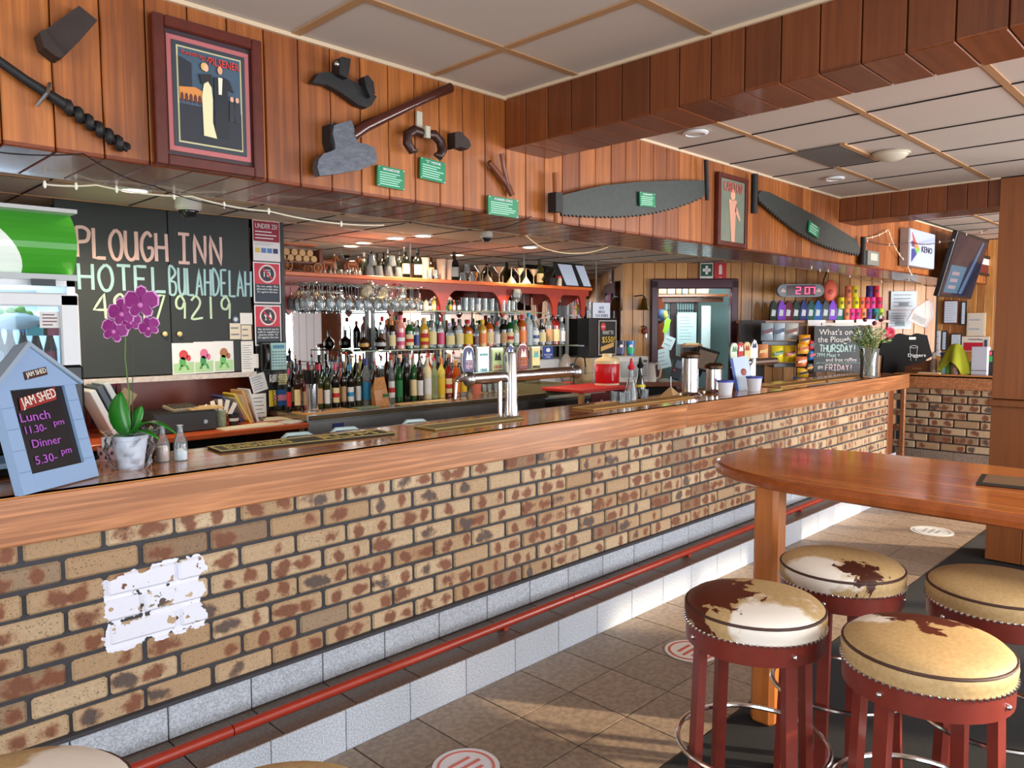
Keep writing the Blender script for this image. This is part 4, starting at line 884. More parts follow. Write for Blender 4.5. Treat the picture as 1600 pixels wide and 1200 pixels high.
# till monitor back, round scanner, tray behind the sign
p = HZ(112, 700, BT); t = T('till_monitor', 'back of the black touch screen till behind the house sign', 'monitor', (HY(130, 600, 3.24).x-.19, 3.24, BT), 0)
MB().box((0, 0, .23), (.38, .035, .32), b=.01).build('monitor_case', BLK, t); MB().box((0, .03, .1), (.10, .06, .18)).build('neck', BLK, t); MB().box((0, .0, .015), (.24, .14, .03), b=.006).build('foot', BLK, t)
p = HZ(153, 692, BT); t = T('scanner', 'round black scanner with a green rim between the sign and the orchid', 'scanner', (p.x-.02, 3.22, BT))
MB().lathe([(0, 0), (.05, 0), (.055, .02), (.06, .06), (.055, .10), (.035, .125), (0, .13)], 20).build('dome_body', BLKG, t); MB().tube([(.045*cos(2*pi*k/20), .045*sin(2*pi*k/20), .118) for k in range(20)], .003, 6, True).build('green_rim', C(20, 120, 80), t)
p = HZ(162, 722, BT); t = T('cup', 'pink and black patterned cup holding a card beside the orchid', 'cup', (p.x+.03, p.y+.03, BT))
MB().lathe([(0, 0), (.035, 0), (.042, .055), (.039, .055), (.033, .008), (0, .008)], 20).build('cup_body', C(198, 150, 150), t)
for k in range(12): MB().ball((.040*cos(k*.52), .040*sin(k*.52), .018+.016*(k % 2)), (.006, .006, .009), 6, 4).build('dark_spot', C(40, 24, 28), t)
MB().box((.0, 0, .07), (.05, .002, .05)).build('card_slip', PAP, t)
t = T('coffee_grinder', 'dark machine at the left edge of the picture behind the house sign', 'machine', (.50, 3.18, BT)); MB().box((0, 0, .07), (.16, .2, .14), b=.02).build('machine_body', BLK, t); MB().lathe([(0, .14), (.05, .14), (.06, .2), (0, .2)], 14).build('chrome_hopper', STEEL, t)
# runner mats
def runner(x0, y0, x1, y1, dep, label, body, gold, words=()):
    a = Vector((x0, y0)); b = Vector((x1, y1)); L_ = (b-a).length; an = math.atan2(y1-y0, x1-x0); c = (a+b)/2
    t = T('bar_runner', label, 'bar mat', (c.x, c.y, BT+.001), an, 'bar runners')
    MB().box((0, 0, .004), (L_, dep, .008), b=.002).build('rubber_mat', body, t)
    for s in (-1, 1): MB().box((0, s*(dep/2-.008), .0086), (L_, .012, .002)).build('gold_border', gold, t)
    for s in (-1, 1): MB().box((s*(L_/2-.008), 0, .0086), (.012, dep, .002)).build('gold_border', gold, t)
    for w_, x in words: text(w_, L_*.34, dep*.5, gold, t, (x*L_, 0, .009), rot=(R(-90), 0, 0))
    return t
RB = C(36, 36, 30, .7); GD = C(196, 172, 92, .6); TNM = C(176, 128, 72, .7)
runner(1.40, 3.20, 2.25, 3.12, .17, 'dark bar runner with gold lettering, nearest on the bar', RB, GD, (('BUNDABERG', -.27), ('RUM', .25)))
runner(2.46, 3.08, 3.12, 3.08, .18, 'olive and gold bar runner in front of the chrome beer tap tower', C(122, 104, 60, .7), GD)
runner(3.75, 3.08, 4.95, 3.08, .18, 'long tan bar runner between the tap tower and the two chrome columns', TNM, GD)
runner(6.25, 3.03, 7.2, 3.03, .18, 'tan bar runner below the snack display', TNM, GD); runner(7.25, 3.03, 8.35, 3.03, .18, 'last tan bar runner next to the flower vase', TNM, GD)
# glass washer handles along the inner edge
for px, py in ((455, 690), (530, 680), (640, 665)):
    p = HY(px, py, 3.40); t = T('drip_rail', 'pale curved metal rail end rising behind the bar, %s' % {455: 'nearest one', 530: 'middle one of three', 640: 'farthest of three'}[px], 'rail', (p.x, 3.385, BT-.002), 0, 'drip rails')
    MB().tube([(-.06, 0, -.05), (-.055, 0, -.01), (-.03, 0, .008), (.08, 0, .004), (.12, 0, -.02)], .011, 8).build('bent_rail', C(176, 200, 200, .3), t)
    MB().box((.03, -.02, -.05), (.16, .06, .05)).build('tray_lip', STEEL, t)
# chrome T tap tower
def badge(par, x, z, w_, h_, kind, c1, c2, words, wc, y=-.05):
    t = T('tap_badge', par[1], 'tap badge', Vector(par[0])+Vector((x, y, z)), 0, 'beer tap badges')
    if kind == 'oval': P = [(w_/2*math.copysign(abs(cos(a))**.7, cos(a)), h_/2*math.copysign(abs(sin(a))**.8, sin(a))) for a in [2*pi*k/24 for k in range(24)]]
    elif kind == 'peak': P = [(-w_/2, -h_/2), (w_/2, -h_/2), (w_/2, h_*.1), (w_*.28, h_*.42), (w_*.02, h_/2), (-w_*.3, h_*.3), (-w_/2, h_*.05)]
    else: P = [(-w_/2, -h_/2), (w_/2, -h_/2), (w_/2, h_/2), (-w_/2, h_/2)]
    MB().prism([(a*1.09, b*1.05) for a, b in P], 0, .018).build('badge_rim', STEEL, t); f = MB().prism(P, -.004, .002).build('badge_face', C(*c1, .5), t)
    if c2: pol(f, [(-w_*.3, h_*.05), (w_*.3, h_*.05), (w_*.18, h_*.36), (0, h_*.2), (-w_*.18, h_*.36)], C(*c2), -.006, 'emblem')
    for s_, zz, ww, hh_ in words: text(s_, w_*ww, h_*hh_, C(*wc), f, (0, -.006, zz*h_))
    MB().tube([(0, .01, -h_/2), (0, .02, -h_/2-.05)], .008, 8).build('tap_spindle', CHR, t); return t
tx = HZ(797, 652, BT); tx = Vector((tx.x, 3.12, BT))
t = T('tap_tower', 'chrome T-shaped beer tap tower standing on the bar', 'beer tap', tx)
zp = HY(797, 588, 3.12).z-BT; xl = HY(733, 590, 3.12).x-tx.x; xr = HY(900, 580, 3.12).x-tx.x; zc = HY(797, 550, 3.12).z-BT
MB().lathe([(0, 0), (.07, 0), (.07, .006), (.045, .012), (.042, .02), (.036, .1), (.034, zc-.01), (.03, zc), (0, zc)], 28).build('column', CHR, t)
MB().tube([(xl, .03, zp), (xr, .03, zp)], .034, 24).build('cross_tube', CHR, t)
for x in (xl, xr): MB().ball((x, 0, zp), (.03, .045, .045), 14, 9).build('end_cap', STEEL, t)
MB().tube([(-.075, .02, 0), (-.075, .02, zp)], .013, 10).build('supply_pipe', CHR, t); MB().tube([(xl-.03, 0, zp), (xl-.09, -.01, zp+.005), (xl-.12, -.02, zp-.01)], .014, 8).build('side_tap', CHR, t); MB().tube([(xl-.11, -.02, zp), (xl-.125, -.025, zp-.10)], [.010, .007], 8).build('spout', CHR, t)
for (px, w_, h_, kind, c1, c2, words, wc, lab) in (
 (732, .085, .165, 'oval', (34, 40, 92), (232, 236, 240), [('TOOHEYS', -.02, .7, .09), ('NEW', -.17, .62, .17)], (240, 200, 210), 'navy oval NEW tap badge with white stag, leftmost on the tower'),
 (755, .085, .16, 'rect', (214, 236, 236), None, [('SEVEN', .25, .7, .08), ('CIDER', -.3, .6, .1)], (30, 140, 140), 'white and teal rectangular cider tap badge'),
 (777, .085, .15, 'rect', (198, 214, 150), (60, 60, 50), [('GREAT', -.2, .85, .14), ('NORTHERN', -.36, .85, .09)], (200, 70, 90), 'pale green GREAT NORTHERN tap badge'),
 (797, .09, .16, 'peak', (46, 64, 120), (232, 236, 242), [('SUPER', -.2, .6, .06), ('DRY', -.34, .8, .2)], (236, 240, 244), 'navy DRY tap badge with a white peak, behind the tower top'),
 (817, .085, .165, 'oval', (122, 32, 42), (240, 214, 200), [('TOOHEYS', -.02, .7, .09), ('OLD', -.17, .6, .17)], (236, 140, 50), 'maroon oval OLD tap badge with pale stag'),
 (837, .07, .135, 'rect', (214, 196, 130), (40, 160, 170), [('NEWSTEAD', -.38, .9, .12)], (60, 40, 20), 'small cream and teal tap badge, rightmost on the tower')):
    p = HY(px, 565 if px < 790 else 560, 3.19); badge(((p.x, 3.19, p.z), lab), 0, 0, w_, h_, kind, c1, c2, words, wc, 0)
# far chrome columns with lids, tubs, bottles and glasses
for px, yt, yb, wpx, lb in ((1078, 556, 613, 22, 'taller of the two polished steel cylinder tap columns on the bar'), (1115, 573, 616, 22, 'shorter polished steel cylinder tap column beside the blue lidded tub')):
    Y = 3.12; p = HY(px, yb, Y); H = HY(px, yt, Y).z-BT; r_ = .062
    t = T('steel_column', lb, 'beer tap', (p.x, Y, BT)); MB().lathe([(0, 0), (r_*1.5, 0), (r_*1.4, .012), (r_, .03), (r_, H-.02), (0, H-.02)], 26).build('column_body', CHR, t)
    MB().lathe([(r_*.6, H-.02), (r_*1.25, H-.01), (r_*1.3, H+.01), (r_*.9, H+.03), (0, H+.035)], 26).build('bronze_lid', M('bronze', (150, 124, 104), .25, 1), t)
    for s in (-1, 1): MB().ball((s*r_*1.7, -.02, .01), (.035, .03, .014), 12, 6).build('base_foot', M('bronze', (150, 124, 104), .25, 1), t)
for px, yt, yb, wpx, lb in ((1133, 594, 622, 15, 'small white plastic tub with blue rim right of the steel columns'), (1178, 588, 616, 26, 'larger white plastic tub with blue rim beside the blue card stand')):
    Y = 2.95; p = HY(px, yb, Y); H = HY(px, yt, Y).z-BT; r_ = .062
    t = T('tub', lb, 'tub', (p.x, Y, BT)); MB().lathe([(0, 0), (r_*.8, 0), (r_, H-.012), (r_*.95, H-.012), (r_*.76, .008), (0, .008)], 22).build('tub_body', C(214, 216, 222, .35), t); MB().lathe([(r_*.9, H-.016), (r_*1.08, H-.014), (r_*1.08, H), (r_*.9, H)], 22).build('blue_rim', C(56, 70, 176), t)
p = HY(1164, 605, 3.05); t = T('card_stand', 'leaning blue edged cardboard drinks card behind the larger tub', 'card', (p.x, 3.05, BT), rot=(R(-10), R(-6), -.3)); MB().box((0, 0, .14), (.20, .006, .28)).build('card_front', C(186, 206, 226), t); MB().box((-.09, -.005, .14), (.03, .006, .28)).build('blue_edge', C(40, 76, 150), t); MB().ball((.02, -.006, .15), (.03, .004, .03), 10, 6).build('drink_picture', C(150, 60, 40), t)
for px, yt, yb, cap, lb, capn in ((986, 577, 628, C(206, 40, 60), 'clear oil bottle with a red chef-hat pourer', 1), (1000, 577, 624, BLK, 'dark cordial bottle with yellow label and black pourer beside the clear oil bottle', 0)):
    Y = 3.14 if capn else 3.22; p = HY(px, yb, Y); H = .30
    t = T('cordial_bottle', lb, 'bottle', (p.x, Y, BT)); MB().lathe([(0, 0), (.045, 0), (.046, .06), (.02, .17), (.016, .23), (0, .23)], 18).build('glass_body', CG if capn else GL['dark'], t); MB().lathe([(.014, .225), (.022, .235), (.026, .25), (.014, .27), (.008, .305), (0, .31)], 12).build('pourer', cap, t)
    if not capn: MB().lathe([(.0445, .05), (.036, .11)], 18, caps=False).build('label', C(206, 190, 40), t)
k = 0
for x, y in ((4.20, 3.10), (4.29, 3.12), (4.24, 3.20), (4.55, 3.16)):
    glass_cup((x, y, BT+.009), .026, .03, .07, ['left small shot tumbler on the tan runner', 'right small shot tumbler in front of the oil bottle', 'rear small shot tumbler behind the other two', 'small tumbler right of the dark cordial bottle'][k], 'shot_glass', 'tumblers on the tan runner'); k += 1
p = HZ(1054, 618, BT); t = T('coaster_holder', 'small tan wooden pyramid with a spike on the bar left of the steel columns', 'holder', (4.95, 3.20, BT)); MB().add([(-.06, -.06, 0), (.06, -.06, 0), (.06, .06, 0), (-.06, .06, 0), (0, 0, .075)], [(3, 2, 1, 0), (0, 1, 4), (1, 2, 4), (2, 3, 4), (3, 0, 4)]).build('pyramid_block', C(196, 156, 110), t); MB().tube([(0, 0, .06), (0, 0, .15)], .003, 6).build('spike', STEEL, t)
# far tap tower with round badges
bx = HY(1180, 600, 3.2); t = T('tap_tower', 'smaller steel tap tower with round badges, farther along the bar', 'beer tap', (bx.x, 3.25, BT))
zz = HY(1180, 566, 3.25).z-BT; x0 = HY(1150, 566, 3.25).x-bx.x; x1 = HY(1212, 562, 3.25).x-bx.x
MB().lathe([(0, 0), (.05, 0), (.035, .02), (.033, zz), (0, zz)], 20).build('column', STEEL, t); MB().tube([(x0, 0, zz), (x1, 0, zz)], .032, 16).build('cross_tube', STEEL, t); MB().tube([(.02, -.02, 0), (.02, -.02, zz+.1)], .02, 12).build('white_pipe', WHT, t)
MB().ball((x0, 0, zz), (.045, .04, .045), 12, 8).build('end_cap', STEEL, t)
for px, py, c1, c2, lb in ((1147, 551, (206, 226, 206), (90, 140, 100), 'pale green oval badge, leftmost on the far tap tower'), (1157, 550, (176, 40, 44), (240, 230, 220), 'red oval badge on the far tap tower'), (1167, 549, (206, 190, 130), (150, 50, 40), 'cream oval badge beside the red one on the far tower'), (1178, 545, (232, 232, 236), (40, 50, 90), 'white pointed badge, rightmost on the far tap tower')):
    p = HY(px, py, 3.2); badge(((p.x, 3.2, p.z), lb), 0, 0, .13, .16, 'oval' if px < 1175 else 'peak', c1, c2, [], (0, 0, 0), 0)
# flower vase
p = HZ(1365, 591, BT); t = T('flower_vase', 'clear glass vase of green foliage with one pink flower on the bar end', 'vase', (p.x, p.y+.05, BT))
vz = .30; MB().lathe([(0, .0), (.075, 0), (.085, .02), (.08, .15), (.095, vz), (.09, vz), (.074, .15), (.078, .03), (0, .03)], 20).build('glass_vase', glass('vase', (244, 248, 250), .88), t)
GR = [C(58, 128, 40), C(110, 138, 60), C(150, 146, 84), C(70, 104, 52), C(176, 190, 150)]
rs = random.Random(4)
for k in range(16): a = rs.uniform(-.5, .5); MB().tube([(rs.uniform(-.04, .04), rs.uniform(-.03, .03), .02), (a*.3, rs.uniform(-.1, .1), .38)], .004, 5).build('stem', C(90, 110, 50), t)
for g in range(5):
    m = MB()
    for k in range(110):
        a = rs.uniform(0, 2*pi); ph = rs.uniform(.05, 1.25); r_ = rs.uniform(.06, .36); d_ = Vector((cos(a)*sin(ph), sin(a)*sin(ph), cos(ph))); c0 = Vector((0, 0, .30))+d_*r_*.6; c1 = c0+(d_+Vector((rs.uniform(-.9, .9), rs.uniform(-.9, .9), rs.uniform(-.9, .4)))).normalized()*rs.uniform(.035, .07)
        sd = d_.cross(Vector((rs.random(), rs.random(), rs.random())))*.009; md = (c0+c1)/2
        m.add([tuple(c0), tuple(md-sd), tuple(c1), tuple(md+sd)], [(0, 1, 2, 3)])
    o = m.build('foliage', GR[g], t); o['kind'] = 'stuff'
q = Vector((.19, -.12, .46)); m = MB()
for k in range(40): a = 2*pi*k/40; e = .075*(1 if k % 2 else .8); d_ = X_*cos(a)+Vector((0, 0, 1))*sin(a); s_ = (X_*-sin(a)+Vector((0, 0, 1))*cos(a))*.006; m.add([tuple(q), tuple(q+d_*e*.6+s_+Dp*.02), tuple(q+d_*e), tuple(q+d_*e*.6-s_+Dp*.02)], [(0, 1, 2, 3)])
m.build('pink_flower', C(206, 50, 84), t)
for k in range(7):
    q = Vector((rs.uniform(-.1, .14), rs.uniform(-.1, .05), rs.uniform(.46, .64))); MB().ball(tuple(q), rs.uniform(.018, .03), 8, 5).build('flower_bud', [C(110, 30, 60), C(190, 206, 180), C(120, 60, 60)][k % 3], t)
# menu blackboard on the bar end
ORD = ['first', 'second', 'third', 'fourth', 'fifth', 'sixth', 'seventh', 'eighth', 'ninth', 'tenth']
# ================================================================ back bar
MY = 5.75
mir = T('mirror', 'large wall mirror behind the bottle shelves', 'mirror', (5.35, MY, 1.75))
MIRM = M('mirror_glass', (214, 216, 214), .015, 1)
for a, b in ((2.92, 4.45), (4.45, 6.0), (6.0, 7.25), (7.25, 7.78)):
    MB().box(((a+b)/2, MY, 1.76), (b-a-.004, .008, 1.43)).build('mirror_panel', MIRM, mir, True)
for x in (4.45, 6.0, 7.25): MB().box((x, MY-.006, 1.76), (.012, .006, 1.43)).build('joint_strip', STEEL, mir, True)
# stainless counter with fridge doors
CT = 1.067; CF = 4.75
cn = T('back_counter', 'stainless steel back counter with glass fridge doors under the bottles', 'counter', (4.0, 5.2, 0))
def CB(mb, n, m, par=None, **k): return mb.build(n, m, par or cn, True, **k)
CB(MB().box((4.02, 5.25, CT-.02), (2.52, 1.0, .04), b=.004), 'counter_top', M('counter_steel', (150, 132, 104), .18, .8, noise=.15, nscale=5)); CB(MB().box((4.02, CF+.012, CT-.02), (2.53, .02, .044)), 'front_lip', STEEL)
CB(MB().box((4.02, 5.27, .5), (2.5, .94, 1.0)), 'carcass', C(96, 98, 100, .4)); CB(MB().box((4.02, CF+.045, CT-.12), (2.49, .03, .14)), 'control_strip', M('brushed', (150, 152, 152), .3, .9, noise=.2, nscale=10)); CB(MB().box((3.02, CF+.025, CT-.11), (.09, .006, .07)), 'blue_sticker', C(36, 52, 130))
for k in range(4):
    x = 3.16+.59*k; d_ = CB(MB().box((x, CF+.03, .50), (.56, .03, .86)), 'fridge_door', M('door_frame', (128, 130, 130), .35, .7)); pn = CB(MB().box((x, CF+.012, .50), (.45, .012, .74)), 'door_glass', M('fridge_glass', (34, 40, 38), .08), d_)
    CB(MB().box((x, CF+.008, .9), (.5, .012, .02)), 'door_handle', STEEL, d_)
    for j in range(5): CB(MB().box((x-.17+.085*j, CF+.004, .78), (.05, .004, .10)), 'can_row', C(*[(206, 206, 196), (120, 130, 60), (196, 186, 60), (176, 176, 180)][(j+k) % 4]), d_)
# timber shelf with corbels
SZ = HY(600, 431, 5.36).z
sh = T('bottle_shelf', 'red lacquered timber shelf with curved brackets above the bottles', 'shelf', (4.9, 5.5, SZ))
SH0, SH1 = HY(445, 430, 5.36).x, HY(926, 450, 5.36).x
def SB(mb, n, m, **k): return mb.build(n, m, sh, True, **k)
SB(MB().box(((SH0+SH1)/2, 5.54, SZ-.02), (SH1-SH0, .36, .035), b=.006), 'shelf_board', M('shelf_orange', (196, 92, 40), .3, noise=.2, nscale=8)); SB(MB().box(((SH0+SH1)/2, 5.42, SZ-.065), (SH1-SH0-.02, .025, .06)), 'front_rail', REDW)
def corbel(px, hl, hr, dz=.235):
    x = HY(px, 460, 5.40).x; P = [(x-hl, SZ-.09)]
    for k in range(9):
        a = pi/2*k/8; P.append((x-.03-(hl-.03)*(1-sin(a)), SZ-.09-(dz)*(1-cos(a)))) if hl > .05 else 0
    P += [(x-.03, SZ-.09-dz-.02), (x, SZ-.09-dz-.05), (x+.03, SZ-.09-dz-.02)]
    for k in range(9):
        a = pi/2*(8-k)/8; P.append((x+.03+(hr-.03)*(1-sin(a)), SZ-.09-(dz)*(1-cos(a)))) if hr > .05 else 0
    P += [(x+hr, SZ-.09)]
    SB(MB().prism(P, 5.405, 5.435), 'corbel', REDW); SB(MB().prism([(5.43, SZ-.04), (5.72, SZ-.04), (5.72, SZ-.20), (5.66, SZ-.20), (5.5, SZ-.12), (5.43, SZ-.12)], x-.015, x+.015, Matrix(((0, 1, 0, 0), (1, 0, 0, 0), (0, 0, 1, 0), (0, 0, 0, 1)))), 'bracket_web', REDW)
for px, hl, hr in ((452, .04, .16), (612, .05, .05), (693, .19, .19), (787, .19, .2), (868, .2, .17), (912, .1, .05)): corbel(px, hl, hr, .20)
# hanging glass racks
rk = T('glass_rack', 'chrome wire rack under the shelf holding upside down wine glasses', 'rack', (3.5, 5.25, SZ-.10))
for j in range(5):
    for s in (-.018, .018): MB().tube([(3.0, 5.12+.075*j+s, SZ-.095), (4.12, 5.12+.075*j+s, SZ-.105)], .003, 5).build('wire', CHR, rk, True)
for x in (3.05, 3.6, 4.05): MB().tube([(x, 5.08, SZ-.10), (x, 5.44, SZ-.10)], .004, 5).build('cross_wire', CHR, rk, True)
PG = [(.032, 0), (.03, -.004), (.004, -.008), (.0035, -.075), (.012, -.085), (.034, -.11), (.036, -.14), (.029, -.185), (.027, -.185), (.033, -.14), (.031, -.112), (.006, -.09)]
wg = MB().lathe(PG, 14, caps=False).mesh('wine_glass')
LBR = ['front', 'second', 'third', 'rear']
for j in range(4):
    for i in range(13):
        t = T('hanging_glass', 'upside down wine glass hanging in the %s row, %s from the black notice board' % (LBR[j], (ORD+['eleventh', 'twelfth', 'thirteenth'])[i]), 'glass', (3.02+.087*i+random.uniform(-.006, .006), 5.13+.09*j, SZ-.105), 0, 'hanging glasses in the %s row' % LBR[j])
        link('glass_bowl', wg, CG, t, scale=(1, 1, random.uniform(.95, 1.1)), rot=(random.uniform(-.03, .03), random.uniform(-.04, .04), 0))
for k, (px, py) in enumerate(((575, 452), (600, 458))):
    p = HY(px, py, 5.2); t = T('glass_jug', ['round clear glass jug hanging left at the end of the glass rack', 'round clear glass jug hanging rightmost at the end of the glass rack'][k], 'jug', p)
    MB().lathe([(.02, .07), (.03, .065), (.055, .02), (.06, -.03), (.045, -.075), (.042, -.075), (.055, -.03), (.05, .02)], 18, caps=False).build('jug_bowl', glass('jug', (244, 236, 214), .7, .08), t, rot=(0, .6, 0)); MB().tube([(.05, 0, .03), (.085, 0, .01), (.08, 0, -.03), (.055, 0, -.045)], .006, 6).build('handle', CG, t)
# glass shelves with metal standards
G1 = HY(700, 486, 5.45).z; G2 = HY(700, 543.5, 5.45).z
GS = glass('shelf', (150, 178, 160), .8, .05)
gx0, gx1 = HY(545, 486, 5.36).x, HY(850, 487, 5.36).x
s1 = T('glass_shelf', 'upper green edged glass shelf holding miniatures and tumblers', 'shelf', ((gx0+gx1)/2, 5.49, G1-.006)); MB().box((0, 0, 0), (gx1-gx0, .36, .008)).build('glass_plate', GS, s1); MB().box((0, -.181, 0), (gx1-gx0, .003, .009)).build('green_edge', C(112, 128, 96, .3), s1)
gx0, gx1 = HY(560, 546, 5.36).x, HY(905, 540, 5.36).x
s2 = T('glass_shelf', 'lower green edged glass shelf holding the spirit bottles', 'shelf', ((gx0+gx1)/2, 5.52, G2-.006)); MB().box((0, 0, 0), (gx1-gx0, .30, .008)).build('glass_plate', GS, s2); MB().box((0, -.151, 0), (gx1-gx0, .003, .009)).build('green_edge', C(112, 128, 96, .3), s2)
for k, px in enumerate((584, 694, 786, 887)):
    x = HY(px, 520, 5.69).x; t = T('shelf_standard', 'silver upright shelf standard on the mirror, %s' % ['leftmost', 'second from the left', 'third from the left', 'at the right end'][k], 'bracket', (x, 5.70, 1.1)); MB().box((0, 0, .44), (.03, .03, .86)).build('upright', C(186, 188, 186, .3), t)
    for z in (G1-.02, G2-.02): MB().box((0, -.13, z-1.1), (.012, .24, .014)).build('arm', STEEL, t)
# ---- bottles: counter front row
FRONT = []
def row(tab, Y, z, where, group, kinddef, prefer=None):
    if where == 'front counter row': FRONT.extend(tab)
    prev = None
    for i, (px, yt, yb, w_, gl, cap, lab, *ex) in enumerate(tab):
        kind = ex[0] if ex else kinddef; pr = len(ex) > 1 and ex[1] == 'p'
        if i == 0: wh = where+', at its left end'
        elif i == len(tab)-1: wh = where+', at its right end'
        else:
            q = tab[i-1]; l_ = q[6] if isinstance(q[6], str) else (q[6][0] if q[6] else None)
            wh = where+', right of the %s%s one' % ({'frost': 'frosted', 'pale': 'pale green'}.get(q[4], q[4]), (' '+l_+'-labelled') if l_ else '')
        if where == 'rear counter row' and 0 < i < len(tab)-1:
            q = min(FRONT, key=lambda f: abs(f[0]-px)); l_ = q[6] if isinstance(q[6], str) else (q[6][0] if q[6] else None)
            wh = 'rear row, %s the front %s%s one' % ('left behind' if px < q[0]-3 else 'right behind' if px > q[0]+3 else 'straight behind', q[4], (' '+l_+'-labelled') if l_ else '')
        bottle(kind, px, yt, yb, Y, w_, gl, cap, lab, wh, group, z, pr)
row([(452, 576, 632, 9, 'dark', 'pink', 'red'), (465, 569, 632, 12, 'brown', 'black', 'cream'), (476, 577, 630, 8, 'red', 'red', 'tan'), (500, 569, 629, 11, 'olive', 'pink', 'tan'), (511, 575, 630, 12, 'olive', 'black', 'white'), (525, 569, 631, 13, 'dark', 'pink', ('cream', 'red')), (537, 566, 629, 10, 'dark', 'black', 'tan'), (548, 569, 628, 12, 'dark', 'blue', ('white', 'blue')), (560, 567, 627, 10, 'olive', 'black', 'white'), (573, 561, 630, 16, 'clear', 'navy', 'blue', 'spirit'), (586, 569, 624, 10, 'brown', 'red', None, 'spirit', 'p'), (612, 562, 622, 11, 'clear', 'red', ('white', 'red'), 'spirit', 'p'), (624, 560, 621, 12, 'green', 'black', 'green', 'spirit'), (635, 558, 620, 12, 'dark', 'black', None, 'wine'), (646, 560, 620, 11, 'green', 'red', 'cream', 'spirit', 'p'), (656, 563, 618, 11, 'brown', 'black', 'white', 'spirit', 'p'), (668, 558, 617, 13, 'cream', 'red', 'white', 'spirit', 'p'), (679, 563, 616, 11, 'pale', 'red', None, 'spirit', 'p'), (690, 560, 615, 11, 'yellow', 'orange', 'yellow', 'spirit'), (701, 561, 613, 11, 'red', 'black', ('cream', 'red'), 'spirit'), (713, 563, 611, 12, 'amber', 'gold', 'orange', 'spirit'), (724, 562, 610, 11, 'clear', 'orange', 'yellow', 'spirit')],
 5.12, CT, 'front counter row', 'bottles on the steel counter', 'wine')
back = []
cols = [('brown', 'black', 'cream'), ('clear', 'silver', 'white'), ('dark', 'red', None), ('olive', 'black', 'tan'), ('amber', 'red', 'cream'), ('green', 'silver', 'white'), ('clear', 'red', 'tan')]
for k in range(24): 
    g, c_, l_ = cols[(k*3+k//7) % 7]; back.append((458+12.6*k+random.uniform(-1, 1), 570-(k*.72)-random.uniform(0, 4) if k > 10 else 568-random.uniform(-3, 2), 625, 10, g, c_, l_, 'wine' if k < 10 else 'spirit', 'p' if k > 9 else ''))
row(back, 5.42, CT, 'rear counter row', 'rear bottles on the steel counter', 'wine')
# ---- spirits on the lower glass shelf
row([(569, 517, 546, 17, 'brown', 'brown', 'gold', 'round'), (595, 515, 546, 19, 'brown', 'white', 'silver', 'round'), (598, 495, 546, 13, 'clear', 'red', 'brown'), (613, 501, 546, 12, 'brown', 'orange', 'cream'), (626, 493, 545, 14, 'pink', 'pink', ('pink', 'white')), (640, 500, 545, 14, 'green', 'white', ('cream', 'red')), (651, 502, 545, 10, 'clear', 'white', 'navy'), (663, 497, 544, 14, 'gold', 'gold', ('red', 'yellow')), (676, 492, 544, 13, 'clear', 'silver', 'cream'), (689, 496, 544, 12, 'clear', 'red', 'pink'), (703, 505, 543, 15, 'clear', 'lilac', 'cream', 'square'), (718, 499, 543, 13, 'clear', 'black', 'cream'), (731, 500, 543, 15, 'amber', 'red', 'yellow', 'square'), (744, 508, 542, 10, 'clear', 'grey', 'brown'), (754, 500, 542, 13, 'gold', 'yellow', 'orange'), (765, 497, 541, 12, 'amber', 'black', 'cream'), (776, 503, 541, 10, 'clear', 'red', 'white'), (786, 499, 541, 12, 'dark', 'black', 'tan'), (796, 497, 540, 12, 'green', 'white', ('cream', 'red')), (806, 500, 540, 9, 'pale', 'green', 'white'), (816, 492, 540, 12, 'amber', 'red', 'orange'), (826, 488, 540, 12, 'frost', 'blue', None), (836, 494, 540, 11, 'clear', 'silver', ('white', 'navy')), (846, 499, 539, 12, 'brown', 'black', 'cream', 'square'), (857, 490, 539, 11, 'clear', 'silver', 'tan', 'spirit', 'p'), (867, 490, 539, 12, 'red', 'silver', 'cream', 'spirit', 'p'), (877, 496, 538, 10, 'clear', 'white', 'white')],
 5.47, G2, 'lower glass shelf', 'spirit bottles on the lower glass shelf', 'spirit')
row([(604, 500, 546, 10, 'red', 'orange', None), (645, 503, 546, 9, 'clear', 'gold', 'white'), (669, 502, 545, 10, 'green', 'teal', 'cream'), (683, 500, 545, 9, 'green', 'teal', None), (711, 503, 544, 9, 'brown', 'brown', None), (738, 503, 543, 9, 'clear', 'black', 'tan'), (770, 500, 542, 9, 'green', 'grey', None), (802, 502, 541, 10, 'frost', 'teal', 'white'), (831, 493, 540, 9, 'dark', 'black', 'white'), (862, 500, 540, 9, 'amber', 'grey', None)],
 5.6, G2, 'lower shelf rear', 'rear spirit bottles on the lower glass shelf', 'spirit')
row([(638, 467, 486, 7, 'yellow', 'yellow', None), (645, 469, 486, 7, 'red', 'red', 'cream'), (651, 466, 486, 7, 'pink', 'cream', 'white'), (659, 469, 486, 6, 'dark', 'green', 'tan'), (666, 466, 486, 7, 'cream', 'black', 'white'), (672, 471, 486, 5, 'brown', 'silver', 'white'), (678, 465, 486, 7, 'gold', 'yellow', 'cream'), (686, 469, 486, 7, 'red', 'yellow', 'pink'), (696, 469, 486, 7, 'dark', 'gold', 'green'), (703, 468, 486, 6, 'green', 'gold', 'yellow'), (709, 469, 486, 6, 'amber', 'cream', 'white'), (717, 469, 486, 6, 'dark', 'red', 'white')],
 5.45, G1, 'miniature on upper shelf', 'miniatures on the upper glass shelf', 'spirit')
ORD = ['first', 'second', 'third', 'fourth', 'fifth', 'sixth', 'seventh', 'eighth', 'ninth', 'tenth']
